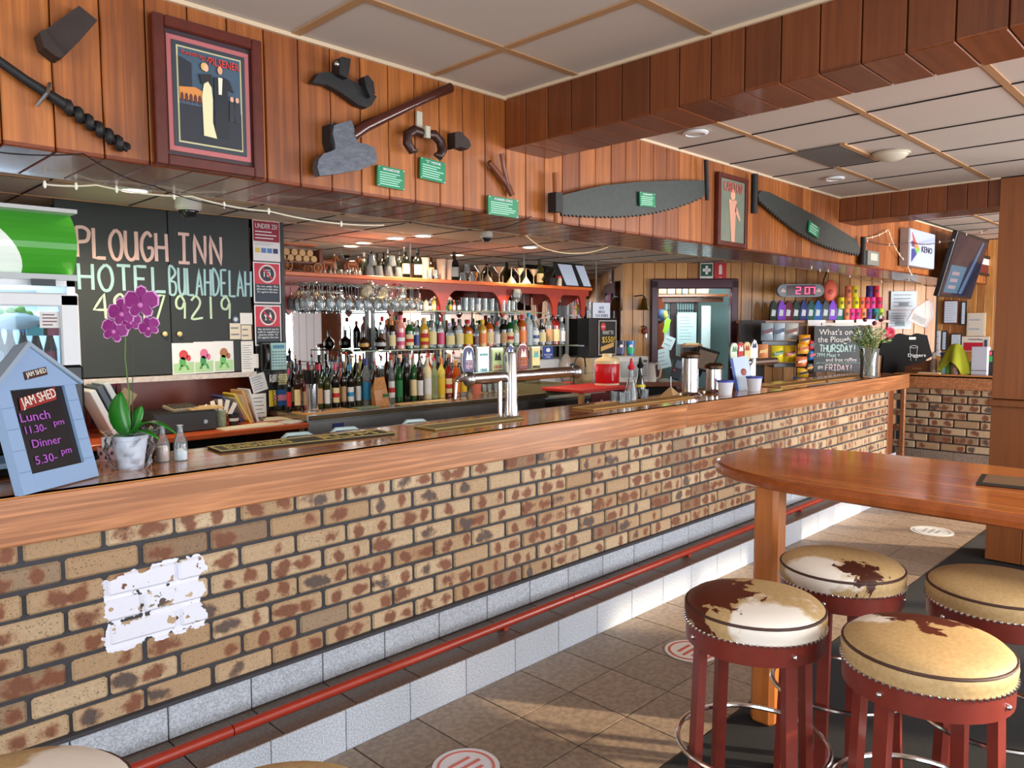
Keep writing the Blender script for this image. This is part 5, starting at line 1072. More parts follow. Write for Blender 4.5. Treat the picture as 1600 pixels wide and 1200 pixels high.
for k, px in enumerate((727, 737, 747, 757, 768, 778)):
    p = HY(px, 486, 5.48); glass_cup((p.x, 5.48, G1), .034, .04, .13, 'clear straight beer glass on the upper glass shelf, %s from the miniatures' % ORD[k], 'beer_glass', 'beer glasses on the upper glass shelf')
for k, px in enumerate((786, 794, 801)):
    p = HY(px, 486, 5.42); glass_cup((p.x, 5.42, G1), .03, .032, .115, 'ribbed clear tumbler left of the wine glass, %s of three' % ORD[k], 'tumbler', 'ribbed tumblers on the upper glass shelf')
p = HY(808, 487, 5.34); t = T('wine_glass', 'single large balloon wine glass standing at the right of the upper glass shelf', 'glass', (p.x, 5.345, G1)); MB().lathe([(.04, 0), (.035, .004), (.005, .01), (.005, .09), (.02, .1), (.05, .14), (.052, .18), (.04, .225), (.038, .225), (.049, .18), (.047, .142), (0, .105)], 18, caps=False).build('glass_bowl', CG, t)
p = HY(628, 485, 5.35); t = T('cocktail_shaker', 'tall polished steel cocktail shaker left of the miniatures', 'shaker', (p.x, 5.35, G1)); MB().lathe([(0, 0), (.034, 0), (.048, .12), (.045, .15), (.03, .17)], 18, caps=False).build('shaker_cup', CHR, t); MB().lathe([(.046, .145), (.03, .18), (.018, .195), (.018, .225), (0, .23)], 18, caps=False).build('shaker_cap', CHR, t)
# ---- top shelf
row([(606, 390, 433, 9, 'dark', 'black', None, 'wine'), (625, 392, 434, 9, 'dark', 'black', None, 'wine')], 5.62, SZ, 'back of red shelf', 'wine bottles on the red shelf', 'wine')
row([(634, 387, 435, 13, 'dark', 'black', 'cream', 'wine'), (653, 389, 437, 14, 'dark', 'black', 'cream', 'wine'), (674, 397, 436, 9, 'brown', 'brown', 'tan', 'wine'), (710, 394, 440, 13, 'dark', 'black', 'grey', 'wine')], 5.43, SZ, 'front of red shelf', 'wine bottles on the red shelf', 'wine')
row([(812, 409, 444, 11, 'dark', 'black', None, 'wine'), (843, 406, 446, 11, 'olive', 'black', 'cream', 'wine')], 5.5, SZ, 'among the martini glasses', 'wine bottles on the red shelf', 'wine')
for k, (px, lift) in enumerate(((577, 0), (592, 0), (607, 0), (622, 0), (581, 1), (612, 1))):
    p = HY(px, 436, 5.44); glass_cup((p.x, 5.44, SZ+lift*.092), .03, .044, .09, '%s stemless glass turned upside down on the red shelf, %s' % (('upper', ['left pair', 'right pair'][k == 5]) if lift else ('lower', ORD[k]+' of four')), 'stemless_glass', 'upturned stemless glasses', flip=True)
for k, px in enumerate((671, 680)): p = HY(px, 438, 5.42); glass_cup((p.x, 5.42, SZ), .03, .033, .085, 'short cut glass tumbler left of the plastic cups, %s' % ['left one', 'right one'][k], 'tumbler', 'cut tumblers on the red shelf')
PKC = glass('pinkcup', (232, 200, 176), .35, .3)
for k, px in enumerate((664, 690, 702)): p = HY(px, 438, 5.46); glass_cup((p.x, 5.46, SZ), .036, .046, .19, 'tall frosted pinkish plastic cup on the red shelf, %s' % ['behind the short tumblers', 'left of the close pair', 'right of the close pair'][k], 'plastic_cup', 'plastic cups on the red shelf', mat=PKC)
for k, (px, lift) in enumerate(((723, 0), (736, 0), (729, 1))): p = HY(px, 441, 5.46); glass_cup((p.x, 5.46, SZ+lift*.08), .03, .042, .08, 'round clear glass in the little pile right of the dark bottle, %s' % ['lower left', 'lower right', 'on top'][k], 'stemless_glass', 'pile of round glasses', flip=True)
MG = MB().lathe([(.04, 0), (.036, .003), (.004, .008), (.004, .08), (.055, .155), (.053, .155), (.003, .084)], 18, caps=False).mesh('martini'); MGm = glass('martini', (244, 226, 200), .7, .05)
for k, (px, fl) in enumerate(((750, 0), (762, 1), (780, 0), (799, 1), (812, 0), (822, 1), (834, 0))):
    p = HY(px, 444, 5.42); t = T('martini_glass', '%s martini glass on the red shelf, %s from the left' % (['upright', 'upturned'][fl], ORD[k]), 'glass', (p.x, 5.42, SZ+(.158 if fl else 0)), 0, 'martini glasses'); link('glass_body', MG, MGm, t, scale=(1, 1, -1 if fl else 1))
p = HY(860, 447, 5.45); t = T('basket', 'black wicker bottle basket with a slanting bottle, left of the red lidded jar', 'basket', (p.x, 5.45, SZ)); MB().tube([(-.1, 0, .03), (-.04, 0, .1), (.03, 0, .16), (.05, 0, .18)], [.05, .05, .025, .018], 12).build('slanting_bottle', GL['dark'], t); MB().lathe([(0, 0), (.06, 0), (.085, .08), (.08, .08), (.055, .01)], 16).build('wicker_bowl', IRON, t); MB().tube([(.085*cos(a), 0, .08+.12*sin(a)) for a in [pi*k/12 for k in range(13)]], .006, 6).build('handle', IRON, t)
p = HY(873, 449, 5.42); t = T('jar', 'small white jar with a red lid beside the menu folders', 'jar', (p.x, 5.42, SZ)); MB().lathe([(0, 0), (.032, 0), (.034, .07), (.026, .085), (0, .085)], 16).build('jar_body', C(226, 206, 176), t); MB().lathe([(0, .083), (.03, .083), (.03, .105), (0, .105)], 16).build('lid', C(200, 40, 36), t)
fo = T('menu_folder', 'black menu folder standing open with two white pages at the right of the red shelf', 'menu', (HY(897, 450, 5.5).x, 5.5, SZ), rot=(R(-8), 0, 0))
FW = HY(924, 450, 5.5).x-HY(872, 450, 5.5).x
MB().prism([(-FW/2, 0), (FW/2, 0), (FW/2-.1, .27), (-FW/2-.02, .27)], 0, .01).build('cover', BLK, fo)
for x0, x1 in ((-.13, .08), (.17, .30)): pgs = MB().prism([(x0, .02), (x1, .02), (x1-.09, .25), (x0-.11, .25)], -.004, 0).build('page', C(186, 200, 220), fo)
# dray with barrels and horses
wx = HY(470, 424, 5.46).x; t = T('toy_wagon', 'toy timber brewery wagon loaded with pale barrels on the red shelf', 'figurine', (wx-.02, 5.46, SZ)); WD = C(112, 56, 34); BAR = C(206, 160, 104)
MB().box((0, 0, .075), (.38, .12, .014)).build('wagon_bed', WD, t); MB().box((.17, 0, .13), (.03, .12, .10)).build('seat_back', WD, t); MB().box((-.03, 0, .215), (.34, .13, .02)).build('canopy_board', C(196, 110, 60), t)
for k in range(5): MB().tube([(-.16+.068*k, -.05, .105), (-.16+.068*k, .05, .105)], .027, 12).build('barrel', BAR, t)
for k in range(4): MB().tube([(-.126+.068*k, -.05, .15), (-.126+.068*k, .05, .15)], .027, 12).build('barrel', BAR, t)
def wheel(x, y, r_):
    wv = MB().tube([(x+r_*cos(2*pi*k/20), y, r_+r_*sin(2*pi*k/20)) for k in range(20)], .005, 6, True)
    for k in range(4): a = pi*k/4; wv.tube([(x-r_*cos(a), y, r_-r_*sin(a)), (x+r_*cos(a), y, r_+r_*sin(a))], .0028, 5)
    wv.ball((x, y, r_), .009, 8, 5); wv.build('wheel', C(176, 116, 70), t)
for y in (-.075, .075): wheel(.13, y, .036); wheel(-.14, y, .045)
m = MB(); m.ball((.2, 0, .13), (.02, .02, .035)); m.ball((.2, 0, .18), .015); m.tube([(.2, -.02, .15), (.235, -.02, .125)], .007, 6); m.build('driver_figure', C(120, 44, 34), t)
def horse(x, y, lab):
    t = T('toy_horse', lab, 'figurine', (x, y, SZ), 0, 'toy wagon horses'); m = MB()
    m.tube([(-.055, 0, .085), (-.04, 0, .09), (0, 0, .086), (.035, 0, .092), (.055, 0, .10)], [.014, .023, .021, .023, .014], 10)
    m.tube([(.042, 0, .10), (.065, 0, .125), (.075, 0, .14)], [.018, .013, .010], 8); m.tube([(.07, 0, .142), (.085, 0, .132), (.103, 0, .112)], [.010, .010, .006], 8)
    for lx, ly, k in ((-.048, .011, -.012), (-.045, -.011, .012), (.04, .011, -.01), (.043, -.011, .016)): m.tube([(lx, ly, .08), (lx+k*.4, ly, .05), (lx+k, ly, .02)], [.011, .007, .006], 7)
    m.tube([(-.06, 0, .09), (-.072, 0, .07), (-.07, 0, .045)], [.006, .007, .003], 6); m.build('horse_body', M('horse_brown', (150, 84, 44), .35, noise=.2, nscale=30), t)
    f = MB()
    for lx, ly, k in ((-.048, .011, -.012), (-.045, -.011, .012), (.04, .011, -.01), (.043, -.011, .016)): f.lathe([(0, 0), (.011, 0), (.009, .012), (.006, .026), (0, .026)], 8, (lx+k, ly, 0))
    f.build('feathered_hooves', C(214, 200, 186), t); MB().tube([(.045+.004*cos(a), .021*sin(a), .10+.02*cos(a)) for a in [2*pi*k/12 for k in range(12)]], .004, 5, True).build('harness_collar', C(60, 36, 26), t)
    MB().ball((.064, 0, .15), (.006, .003, .012), 6, 4).build('plume', C(230, 214, 190), t)
hx = HY(500, 424, 5.44).x
for k, (dx, dy, lb) in enumerate(((.0, 0, 'brown toy draught horse nearest the wagon, front side'), (.05, .08, 'brown toy draught horse behind the first, by the wagon'), (.23, 0, 'leading brown toy draught horse, front side'), (.28, .08, 'leading brown toy draught horse, far side'))): horse(hx+dx+.06, 5.42+dy, lb)
# ---- counter clutter
p = HY(488, 638, 4.95); t = T('straw_holder', 'tall polished steel canister full of black straws on the steel counter', 'canister', (p.x, 4.95, CT))
MB().lathe([(0, 0), (.10, 0), (.10, .008), (.05, .014), (.045, .02), (.047, .21), (.044, .21), (.042, .02)], 22).build('canister_body', CHR, t); m = MB()
for k in range(30): a = random.uniform(0, 6.28); r_ = random.uniform(0, .035); m.tube([(r_*cos(a), r_*sin(a), .1), (r_*2*cos(a), r_*2*sin(a), .31)], .004, 5)
o = m.build('straws', BLK, t); o['kind'] = 'stuff'
p = HY(596, 626, 4.98); t = T('snack_bag', 'clear packet of orange snack mix on the steel counter', 'packet', (p.x, 4.98, CT)); MB().add([(-.07, -.03, 0), (.06, -.03, 0), (.06, .03, 0), (-.07, .03, 0), (-.085, -.02, .12), (.04, -.02, .13), (.04, .02, .13), (-.085, .02, .12), (-.06, 0, .22), (.03, 0, .23)], [(3, 2, 1, 0), (0, 1, 5, 4), (1, 2, 6, 5), (2, 3, 7, 6), (3, 0, 4, 7), (4, 5, 9, 8), (6, 7, 8, 9), (5, 6, 9), (7, 4, 8)]).build('bag_film', M('snack', (206, 140, 80), .2, noise=.7, nscale=90), t); MB().box((.02, -.032, .08), (.04, .004, .025)).build('green_label', C(30, 110, 50), t)
for px, py, lb, w_, d_, cc_ in ((500, 645, 'flat tan cork mat under the straw canister', .42, .3, (206, 156, 96)), (640, 627, 'tan paper mat right of the snack packet', .5, .12, (206, 170, 116)), (560, 636, 'grey-green cloth beside the canister', .2, .14, (120, 140, 112))):
    p = HZ(px, py, CT); t = T('counter_mat', lb, 'mat', (max(p.x, 3.0), 4.92, CT)); MB().box((0, 0, .003), (w_, d_*.8, .006)).build('mat_sheet', C(*cc_, .7), t); MB().box((0, 0, .007), (w_*.9, d_*.7, .002)).build('mat_inlay', C(*[int(c*.92) for c in cc_], .7), t)
for k, px in enumerate((745, 757, 765, 775, 783)):
    p = HY(px, 609, 5.2)
    if k == 0: glass_cup((p.x, 5.2, CT), .035, .045, .10, 'red orange plastic cup left of the small glasses under the tap badges', 'plastic_cup', mat=C(206, 110, 90), cat='cup')
    else: glass_cup((p.x, 5.2, CT), .026, .03, .08, 'small clear glass on the counter seen below the chrome cross tube, %s' % ORD[k-1], 'small_glass', 'small glasses below the tap tower')
for k, (px, py) in enumerate(((752, 614), (770, 611), (800, 612), (835, 606))):
    p = HZ(px, py, CT); t = T('round_coaster', 'cream rubber coaster lying on the counter under the taps, %s from the left' % ORD[k], 'coaster', (min(p.x, 5.15), min(max(p.y, 4.85), 5.4), CT)); MB().lathe([(0, 0), (.07, 0), (.07, .006), (0, .006)], 20).build('coaster_disc', C(196, 166, 120), t); MB().lathe([(.05, .0062), (.05, .0085), (.06, .0085), (.06, .0062)], 20, caps=False).build('rim_ring', C(90, 72, 50), t)
# ================================================================ chalkboard cupboards, notices, desk, fridge
CYF = 5.28
cx0, cx1 = HY(112, 450, CYF).x, HY(392, 450, CYF).x; cz0 = HY(262, 586, CYF).z; xm = HY(265, 450, CYF).x
cb = T('wall_cupboard', 'wall cupboard with two chalkboard doors lettered in pink, blue and green chalk', 'cupboard', ((cx0+cx1)/2, CYF, cz0))
cb0 = W[cb].translation
MB().box(((cx0+cx1)/2, 5.53, (cz0+IZ)/2), (cx1-cx0+.02, .44, IZ-cz0-.01)).build('cupboard_body', C(40, 40, 40), cb, True)
MB().box(((cx0+cx1)/2, 5.42, cz0-.02), (cx1-cx0+.02, .34, .035)).build('pale_base_strip', M('worn_white', (206, 196, 190), .6, noise=.5, nscale=30), cb, True)
dl = MB().box(((cx0-.08+xm)/2, CYF+.005, (cz0+IZ)/2), (xm-cx0+.075, .018, IZ-cz0-.01), b=.003).build('left_door', CHALK, cb, True)
dr = MB().box(((cx1+xm)/2, CYF+.005, (cz0+IZ)/2), (cx1-xm-.006, .018, IZ-cz0-.01), b=.003).build('right_door', CHALK, cb, True)
for px, par in ((258, dl), (281, dr)):
    q = HY(px, 522, CYF-.02)-cb0; MB().ball(tuple(q), (.018, .014, .018), 12, 8).build('door_knob', C(226, 206, 150, .3), par)
PKH = M('chalk_pink', (234, 196, 188), .9); BLH = M('chalk_blue', (170, 208, 212), .9); GRH = M('chalk_green', (196, 222, 190), .9)
def chalkpx(body, xa, xb, ya, yb, mat, par, r):
    a = HY(xa, (ya+yb)/2, CYF-.006); b = HY(xb, (ya+yb)/2, CYF-.006); zt_ = HY((xa+xb)/2, ya, CYF-.006).z; zb_ = HY((xa+xb)/2, yb, CYF-.006).z
    m = chalk(body, a.x-cb0.x, zb_-cb0.z, b.x-a.x, zt_-zb_, mat, par, r); m.location = (0, CYF-.006-cb0.y, 0)
chalkpx('PLOUGH', 117, 264, 360, 405, PKH, dl, .011); chalkpx('INN', 276, 350, 368, 412, PKH, dr, .011)
chalkpx('HOTEL', 120, 262, 415, 454, BLH, dl, .010); chalkpx('BULAHDELAH', 264, 394, 421, 462, BLH, dr, .008); chalkpx('4997', 143, 262, 460, 498, GRH, dl, .008); chalkpx('9219', 271, 365, 463, 498, GRH, dr, .008)
# drawings and notes on the doors
for (px, lb, c1, c2) in (((269, 304, 536, 585), 'child drawing in red and green felt pen, leftmost of three on the cupboard door', (206, 60, 60), (90, 170, 80)), ((303, 334, 534, 583), 'middle child drawing, pink and green, on the cupboard door', (220, 110, 150), (60, 150, 80)), ((334, 365, 533, 581), 'rightmost child drawing with a green field on the cupboard door', (170, 110, 60), (100, 180, 90))):
    t, w_, h_ = card('drawing', lb, 'drawing', 'Y', CYF-.012, px, PAP, .003, 'drawings on the cupboard'); pol(t, [(-w_*.45, -h_*.46), (w_*.45, -h_*.46), (w_*.45, -h_*.1), (-w_*.45, -h_*.15)], C(176, 214, 160), -.003, 'crayon_field')
    ell(t, 0, h_*.12, w_*.2, h_*.16, C(*c1), -.005, 'crayon_figure'); ell(t, -w_*.05, -h_*.1, w_*.15, h_*.16, C(*c2), -.005, 'crayon_figure'); ell(t, w_*.22, h_*.02, w_*.1, h_*.1, C(*c1), -.005, 'crayon_figure')
    for s in (-1, 1): pol(t, [(s*w_*.05, -h_*.2), (s*w_*.16, -h_*.2), (s*w_*.25, -h_*.36), (s*w_*.14, -h_*.36)], C(*c2), -.005, 'crayon_leg')
def note(px, lb, col=(232, 230, 224), n=4, kind='Y', val=CYF-.012, tilt=0, name='note'):
    t, w_, h_ = card(name, lb, 'note', kind, val, px, C(*col), .002, None, 'paper_slip', tilt)
    if n: lines(t, -w_*.4, w_*.4, -h_*.4, h_*.4, n, C(120, 124, 136), -.0025, 'handwriting', .22)
    return t
note((375, 394, 489, 507), 'blank white note at the top of the cluster by the red signs', n=0); note((359, 376, 505, 530), 'cream note, left of the pair under the blank note', (226, 214, 190), 2); note((377, 393, 508, 531), 'cream note, right of the pair under the blank note', (226, 212, 184), 2); note((377, 396, 533, 582), 'tall narrow handwritten list on the cupboard door', n=11)
note((396, 404, 553, 575), 'little white slip right of the tall list', n=0)
t = T('badge', 'small round blue and white badge above the notes', 'badge', HY(368, 499, CYF-.01)); MB().prism([(.026*cos(2*pi*k/18), .026*sin(2*pi*k/18)) for k in range(18)], -.003, .003).build('badge_disc', C(60, 80, 120), t); MB().prism([(.015*cos(2*pi*k/12), .015*sin(2*pi*k/12)) for k in range(12)], -.005, -.003).build('badge_centre', C(206, 206, 196), t)
# black notice board right of cupboard
nb = T('notice_board', 'tall black painted board carrying the liquor law signs and phone', 'board', (HY(418, 500, CYF).x, CYF+.02, 1.07)); bx0, bx1 = HY(394, 450, CYF).x+.012, HY(444, 450, CYF).x
MB().box(((bx0+bx1)/2+.003, CYF+.02, 1.775), (bx1-bx0, .03, 1.41)).build('board_panel', BLK, nb, True); MB().box((bx1-.008, 5.5, 1.775), (.03, .44, 1.41)).build('side_panel', C(46, 46, 46), nb, True)
SRD = C(206, 34, 62); SNV = C(26, 40, 58)
def sign(px, name, lb, top, parts):
    t, w_, h_ = card(name, lb, 'sign', 'Y', CYF-.004, px, C(236, 232, 232), .005, None, 'backing_sheet'); return t, w_, h_
t, w_, h_ = sign((395, 437, 345, 408), 'law_sign', 'red UNDER 25? proof of age sign, topmost on the black board', 0, 0)
rect(t, 0, h_*.23, w_*.96, h_*.5, C(150, 20, 50), -.003, .002, 'red_header'); text('UNDER 25?', w_*.82, h_*.12, WHT, t, (0, -.0045, h_*.36)); lines(t, -w_*.42, w_*.4, h_*.02, h_*.26, 3, WHT, -.0045, 'small_print', .3); 
for k, cc_ in enumerate(((226, 196, 90), (90, 130, 190), (90, 130, 190), (40, 50, 110))): rect(t, -w_*.34+k*w_*.22, -h_*.24, w_*.18, h_*.12, C(*cc_), -.0035, .002, 'id_card_picture')
lines(t, -w_*.44, w_*.3, -h_*.13, -h_*.04, 3, C(150, 150, 156), -.0035, 'small_print', .2)
def law(px, lb, num):
    t, w_, h_ = sign(px, 'law_sign', lb, 0, 0); rect(t, 0, h_*.22, w_*.92, h_*.5, SRD, -.003, .002, 'red_header'); rect(t, 0, -h_*.25, w_*.92, h_*.44, SNV, -.003, .002, 'navy_panel')
    r_ = w_*.29; z_ = h_*.22; MB().tube([(r_*cos(2*pi*k/28), -.005, z_+r_*sin(2*pi*k/28)) for k in range(28)], w_*.028, 6, True).build('white_ring', WHT, t); ell(t, 0, z_, r_*.86, r_*.86, C(26, 26, 34), -.0042, 'black_disc', 24)
    if num: text('18', w_*.26, h_*.13, WHT, t, (0, -.006, z_-.004)); text('UNDER', w_*.24, h_*.035, WHT, t, (0, -.006, z_+h_*.085))
    else:
        pol(t, [(w_*.04, z_-h_*.09), (w_*.13, z_-h_*.09), (w_*.13, z_+h_*.02), (w_*.1, z_+h_*.06), (w_*.1, z_+h_*.1), (w_*.07, z_+h_*.1), (w_*.07, z_+h_*.06), (w_*.04, z_+h_*.02)], WHT, -.006, 'bottle_pictogram'); pol(t, [(-w_*.16, z_+h_*.05), (-w_*.02, z_+h_*.05), (-w_*.08, z_-h_*.02), (-w_*.07, z_-h_*.08), (-w_*.03, z_-h_*.09), (-w_*.15, z_-h_*.09), (-w_*.11, z_-h_*.08), (-w_*.1, z_-h_*.02)], WHT, -.006, 'glass_pictogram'); text('UNDER 18', w_*.3, h_*.03, WHT, t, (0, -.005, h_*.45))
    MB().prism([(-r_*.75, z_+r_*.6), (-r_*.6, z_+r_*.75), (r_*.75, z_-r_*.6), (r_*.6, z_-r_*.75)], -.009, -.007).build('red_bar', SRD, t)
    text('No one under 18 is\nallowed in this area.\nIt\'s against the law.' if num else 'No alcohol can be\nsold or supplied to\nanyone under 18.\nIt\'s against the law.', w_*.8, h_*(.2 if num else .27), WHT, t, (-.0, -.0045, -h_*(.16 if num else .2)))
law((396, 438, 410, 474), 'red and navy sign saying no one under 18 allowed, middle of the black board', 1); law((398, 439, 477, 540), 'red and navy sign with struck out bottle, lowest of the law signs', 0)
# wall phone
p0 = HY(427, 557, CYF-.03); t = T('wall_phone', 'wall telephone with black handset and pale teal button face', 'telephone', p0)
wp = HY(449, 557, CYF-.03).x-HY(410, 557, CYF-.03).x; hp_ = HY(427, 534, CYF-.03).z-HY(427, 580, CYF-.03).z
MB().box((0, .015, 0), (wp, .05, hp_), b=.008).build('phone_base', BLK, t); f_ = MB().box((wp*.17, -.014, 0), (wp*.62, .012, hp_*.93), b=.003).build('button_face', C(160, 200, 196), t)
MB().box((wp*.17, -.021, hp_*.33), (wp*.45, .003, hp_*.12)).build('display', C(60, 130, 160), f_)
for r in range(6):
    for k in range(5): MB().box((wp*(-.06+.115*k), -.0215, hp_*(.16-.095*r)), (wp*.07, .003, hp_*.035)).build('button', C(90, 110, 116), f_)
MB().tube([(-wp*.33, -.03, hp_*.4), (-wp*.33, -.045, hp_*.2), (-wp*.33, -.045, -hp_*.2), (-wp*.33, -.03, -hp_*.4)], [.022, .018, .018, .024], 10).build('handset', BLKG, t)
cd_ = []
for k in range(140):
    s = k/139; cx_ = -.02+.05*(s if s < .5 else 1-s)*2*(1 if s > .5 else -.1); zz = -hp_/2-.30*math.sin(pi*s); cd_.append((-.03+.055*s+.006*cos(k*1.3), -.02+.006*sin(k*1.3), zz))
MB().tube(cd_, .003, 5).build('coiled_cord', BLK, t)
note((392, 416, 584, 612), 'curled white notes left of the phone cord', (222, 224, 226), 6, tilt=-.25); note((421, 433, 585, 597), 'plain note right under the phone', (226, 226, 220), 0); note((434, 449, 584, 601), 'pale yellow sticky note right of the phone cord', (226, 220, 160), 4); note((393, 416, 615, 652), 'large lined sheet low beside the cord', (232, 232, 228), 5)
t, w_, h_ = card('flyer', 'yellow, blue and pink flyer at the foot of the black board', 'flyer', 'Y', CYF-.014, (420, 452, 609, 634), C(40, 110, 190), .003, None, 'sheet'); pol(t, [(-w_/2, -h_/2), (-w_*.1, -h_/2), (-w_*.2, h_/2), (-w_/2, h_/2)], C(226, 200, 50), -.003, 'yellow_area'); rect(t, w_*.1, 0, w_*.7, h_*.36, C(226, 150, 180), -.004, .002, 'pink_band'); rect(t, -w_*.1, 0, w_*.03, h_*.26, C(150, 40, 50), -.0055, .001, 'printed_mark')
# reddish panel under cupboard, desk
MB().box((1.85, 5.72, 1.16), (2.0, .06, .4)).build('desk_back', M('desk_red', (140, 62, 40), .3, noise=.25, nscale=6), None)['kind'] = 'structure'
bpy.data.objects['desk_back'].name = 'wall_panel'
DZ = HY(380, 677, 4.72).z
dk_ = T('desk', 'orange timber desk top under the cupboards with a dark opening below', 'desk', (1.9, 5.1, 0))
MB().box((2.03, 5.18, DZ+.005), (1.44, .92, .035), b=.005).build('desk_top', M('desk_orange', (190, 84, 36), .25, noise=.2, nscale=7), dk_, True); MB().box((2.72, 5.2, DZ/2), (.04, .86, DZ-.02)).build('end_panel', BEAMW, dk_, True); MB().box((1.36, 5.2, DZ/2), (.04, .86, DZ-.02)).build('side_panel', BEAMW, dk_, True); MB().box((1.95, 5.6, DZ/2), (1.5, .03, DZ-.03)).build('back_panel', DARK, dk_, True)
DT = DZ+.023
def HDk(px, py): return HZ(px, py, DT)
p = HY(285, 665, 4.98); t = T('cash_drawer', 'black cash drawer box with a round lock on the desk', 'cash drawer', (p.x-.02, 5.05, DT)); w_ = HY(332, 660, 4.9).x-HY(232, 660, 4.9).x
MB().box((0, 0, .065), (w_, .36, .13), b=.006).build('drawer_case', BLK, t); MB().box((0, -.182, .06), (w_-.03, .006, .10)).build('drawer_front', C(36, 36, 36), t); MB().tube([(w_*.3, -.195, .06), (w_*.3, -.18, .06)], .014, 12).build('lock', STEEL, t)
t = T('calculator', 'grey calculator with rows of keys on the black cash drawer', 'calculator', (p.x+.02, 5.03, DT+.132), rot=(R(8), 0, .1)); MB().box((0, 0, .012), (.19, .15, .022), b=.004).build('calculator_case', C(150, 136, 116), t)
for r in range(4):
    for k in range(6): MB().box((-.075+.03*k, -.05+.032*r, .025), (.02, .02, .005)).build('key', C(60, 56, 50), t)
t = T('folded_cloth', 'tan folded cloth on the front of the cash drawer', 'cloth', (p.x+.14, 4.98, DT+.131)); MB().box((0, 0, .005), (.22, .16, .01), b=.003).build('folded_layer', C(196, 164, 112), t); MB().box((.02, .01, .013), (.17, .12, .008), b=.003).build('folded_layer', C(206, 176, 126), t)
p = HY(345, 660, 5.0); t = T('pen_jar', 'patterned glass jar stuffed with papers beside the cash drawer', 'jar', (p.x, 5.0, DT)); MB().lathe([(0, 0), (.035, 0), (.036, .11), (.033, .11)], 16).build('jar_body', M('jar_pattern', (160, 170, 140), .3, noise=.6, nscale=70), t)
for k in range(5): MB().box((-.02+.01*k, 0, .14), (.03, .002, .09)).build('paper_slip', C(226, 220, 206), t, rot=(0, .25*(k-2), 0))
t = T('mug', 'small dark mug with white lettering beside the patterned jar', 'mug', (p.x+.09, 5.0, DT)); MB().lathe([(0, 0), (.03, 0), (.034, .08), (.031, .08), (.028, .006)], 16).build('mug_body', C(40, 40, 42, .2), t); MB().lathe([(.0335, .03), (.0345, .05)], 16, caps=False).build('white_band', C(206, 206, 200), t)
for k, (px, cc_, tl, lb) in enumerate(((383, (206, 176, 60), .5, 'yellow and blue brochure leaning in the corner of the desk'), (388, (196, 150, 100), .3, 'brown envelope leaning beside the brochures'), (398, (206, 210, 214), .25, 'white folder leaning against the black board'), (376, (60, 70, 120), .62, 'navy booklet leaning behind the yellow brochure'))):
    p = HY(px, 650, 5.12); t = T('brochure', lb, 'papers', (p.x, 5.12+.02*k, DT), rot=(0, -tl, 0)); MB().box((0, 0, .12), (.015, .18, .24)).build('cover', C(*cc_), t); MB().box((-.009, 0, .12), (.003, .15, .18)).build('inner_page', C(232, 228, 216), t)
for px, py, w_, d_, lb, cc_, rz in ((395, 668, .42, .16, 'long cream paper pad at the front edge of the desk', (222, 210, 186), .02), (432, 655, .2, .16, 'loose cream sheet at the right end of the desk', (230, 222, 196), -.3), (455, 660, .16, .14, 'crumpled white receipts at the right end of the desk', (206, 208, 210), .4), (430, 643, .2, .12, 'propped cream card under the flyer', (230, 226, 200), .1)):
    p = HZ(px, py, DT); t = T('loose_paper', lb, 'papers', (min(p.x, 2.75), max(p.y, 4.82), DT), rz); MB().box((0, 0, .004), (w_, d_, .006)).build('sheet', C(*cc_), t); MB().box((.01, .01, .009), (w_*.8, d_*.8, .003)).build('sheet', C(*[min(255, c+8) for c in cc_]), t, rot=(0, 0, .12))
p = HY(225, 640, 5.3); t = T('binder_stack', 'white ring binders leaning at the left of the desk behind the scanner', 'binder', (HY(138, 640, 5.1).x+.12, 5.1, DT), rot=(0, R(-24), 0))
for k in range(3): MB().box((.05*k, .02*k, .17), (.035, .26, .30), b=.004).build('binder_cover', [C(206, 216, 222), C(70, 84, 96), C(190, 202, 210)][k], t)
t = T('dark_picture', 'small dark red framed picture leaning behind the binders', 'picture', (HY(166, 640, 5.5).x, 5.55, DT)); frame(t, .22, .3, .03, C(120, 24, 30)); rect(t, 0, 0, .18, .26, BLK, .002, .01, 'dark_panel'); t.location.z = DT+.15
t = T('leaning_paper', 'yellowish sheet leaning behind the orchid leaves', 'papers', (HY(186, 640, 5.4).x, 5.4, DT+.13), rot=(0, .6, 0)); MB().box((0, 0, 0), (.1, .004, .28)).build('sheet', C(196, 176, 120), t); MB().box((.01, -.003, .03), (.05, .002, .1)).build('printed_block', C(170, 150, 90), t)
# fridge at far left
FY = 4.55; fx1 = HY(119, 450, FY).x; fw2 = .74; fx0 = fx1-fw2
fr_ = T('display_fridge', 'white display fridge with a curved green lit header, at the left edge', 'fridge', ((fx0+fx1)/2, FY+.3, 0))
def FB(mb, n, m, par=None): return mb.build(n, m, par or fr_, True)
zh0, zh1 = HY(100, 434, FY).z, HY(100, 335, FY).z; zd = HY(100, 460, FY).z
fxc = (fx0+fx1)/2
for x in (fx0+.02, fx1-.02): FB(MB().box((x, FY+.33, zh0/2), (.04, .62, zh0)), 'side_wall', WHT)
FB(MB().box((fxc, FY+.63, zh0/2), (fw2, .03, zh0)), 'back_wall', C(196, 214, 226)); FB(MB().box((fxc, FY+.33, .06), (fw2, .62, .12)), 'plinth', WHT); FB(MB().box((fxc, FY+.33, zh0-.02), (fw2, .62, .05)), 'roof', WHT)
P = [(FY+.05-.10*sin(pi*k/10)**.8*(1), zh0+.02+(zh1-zh0-.02)*k/10) for k in range(11)]
prm = [(y_, z_) for y_, z_ in P]+[(FY+.55, zh1), (FY+.55, zh0+.02)]
SW = Matrix(((0, 1, 0, 0), (1, 0, 0, 0), (0, 0, 1, 0), (0, 0, 0, 1)))
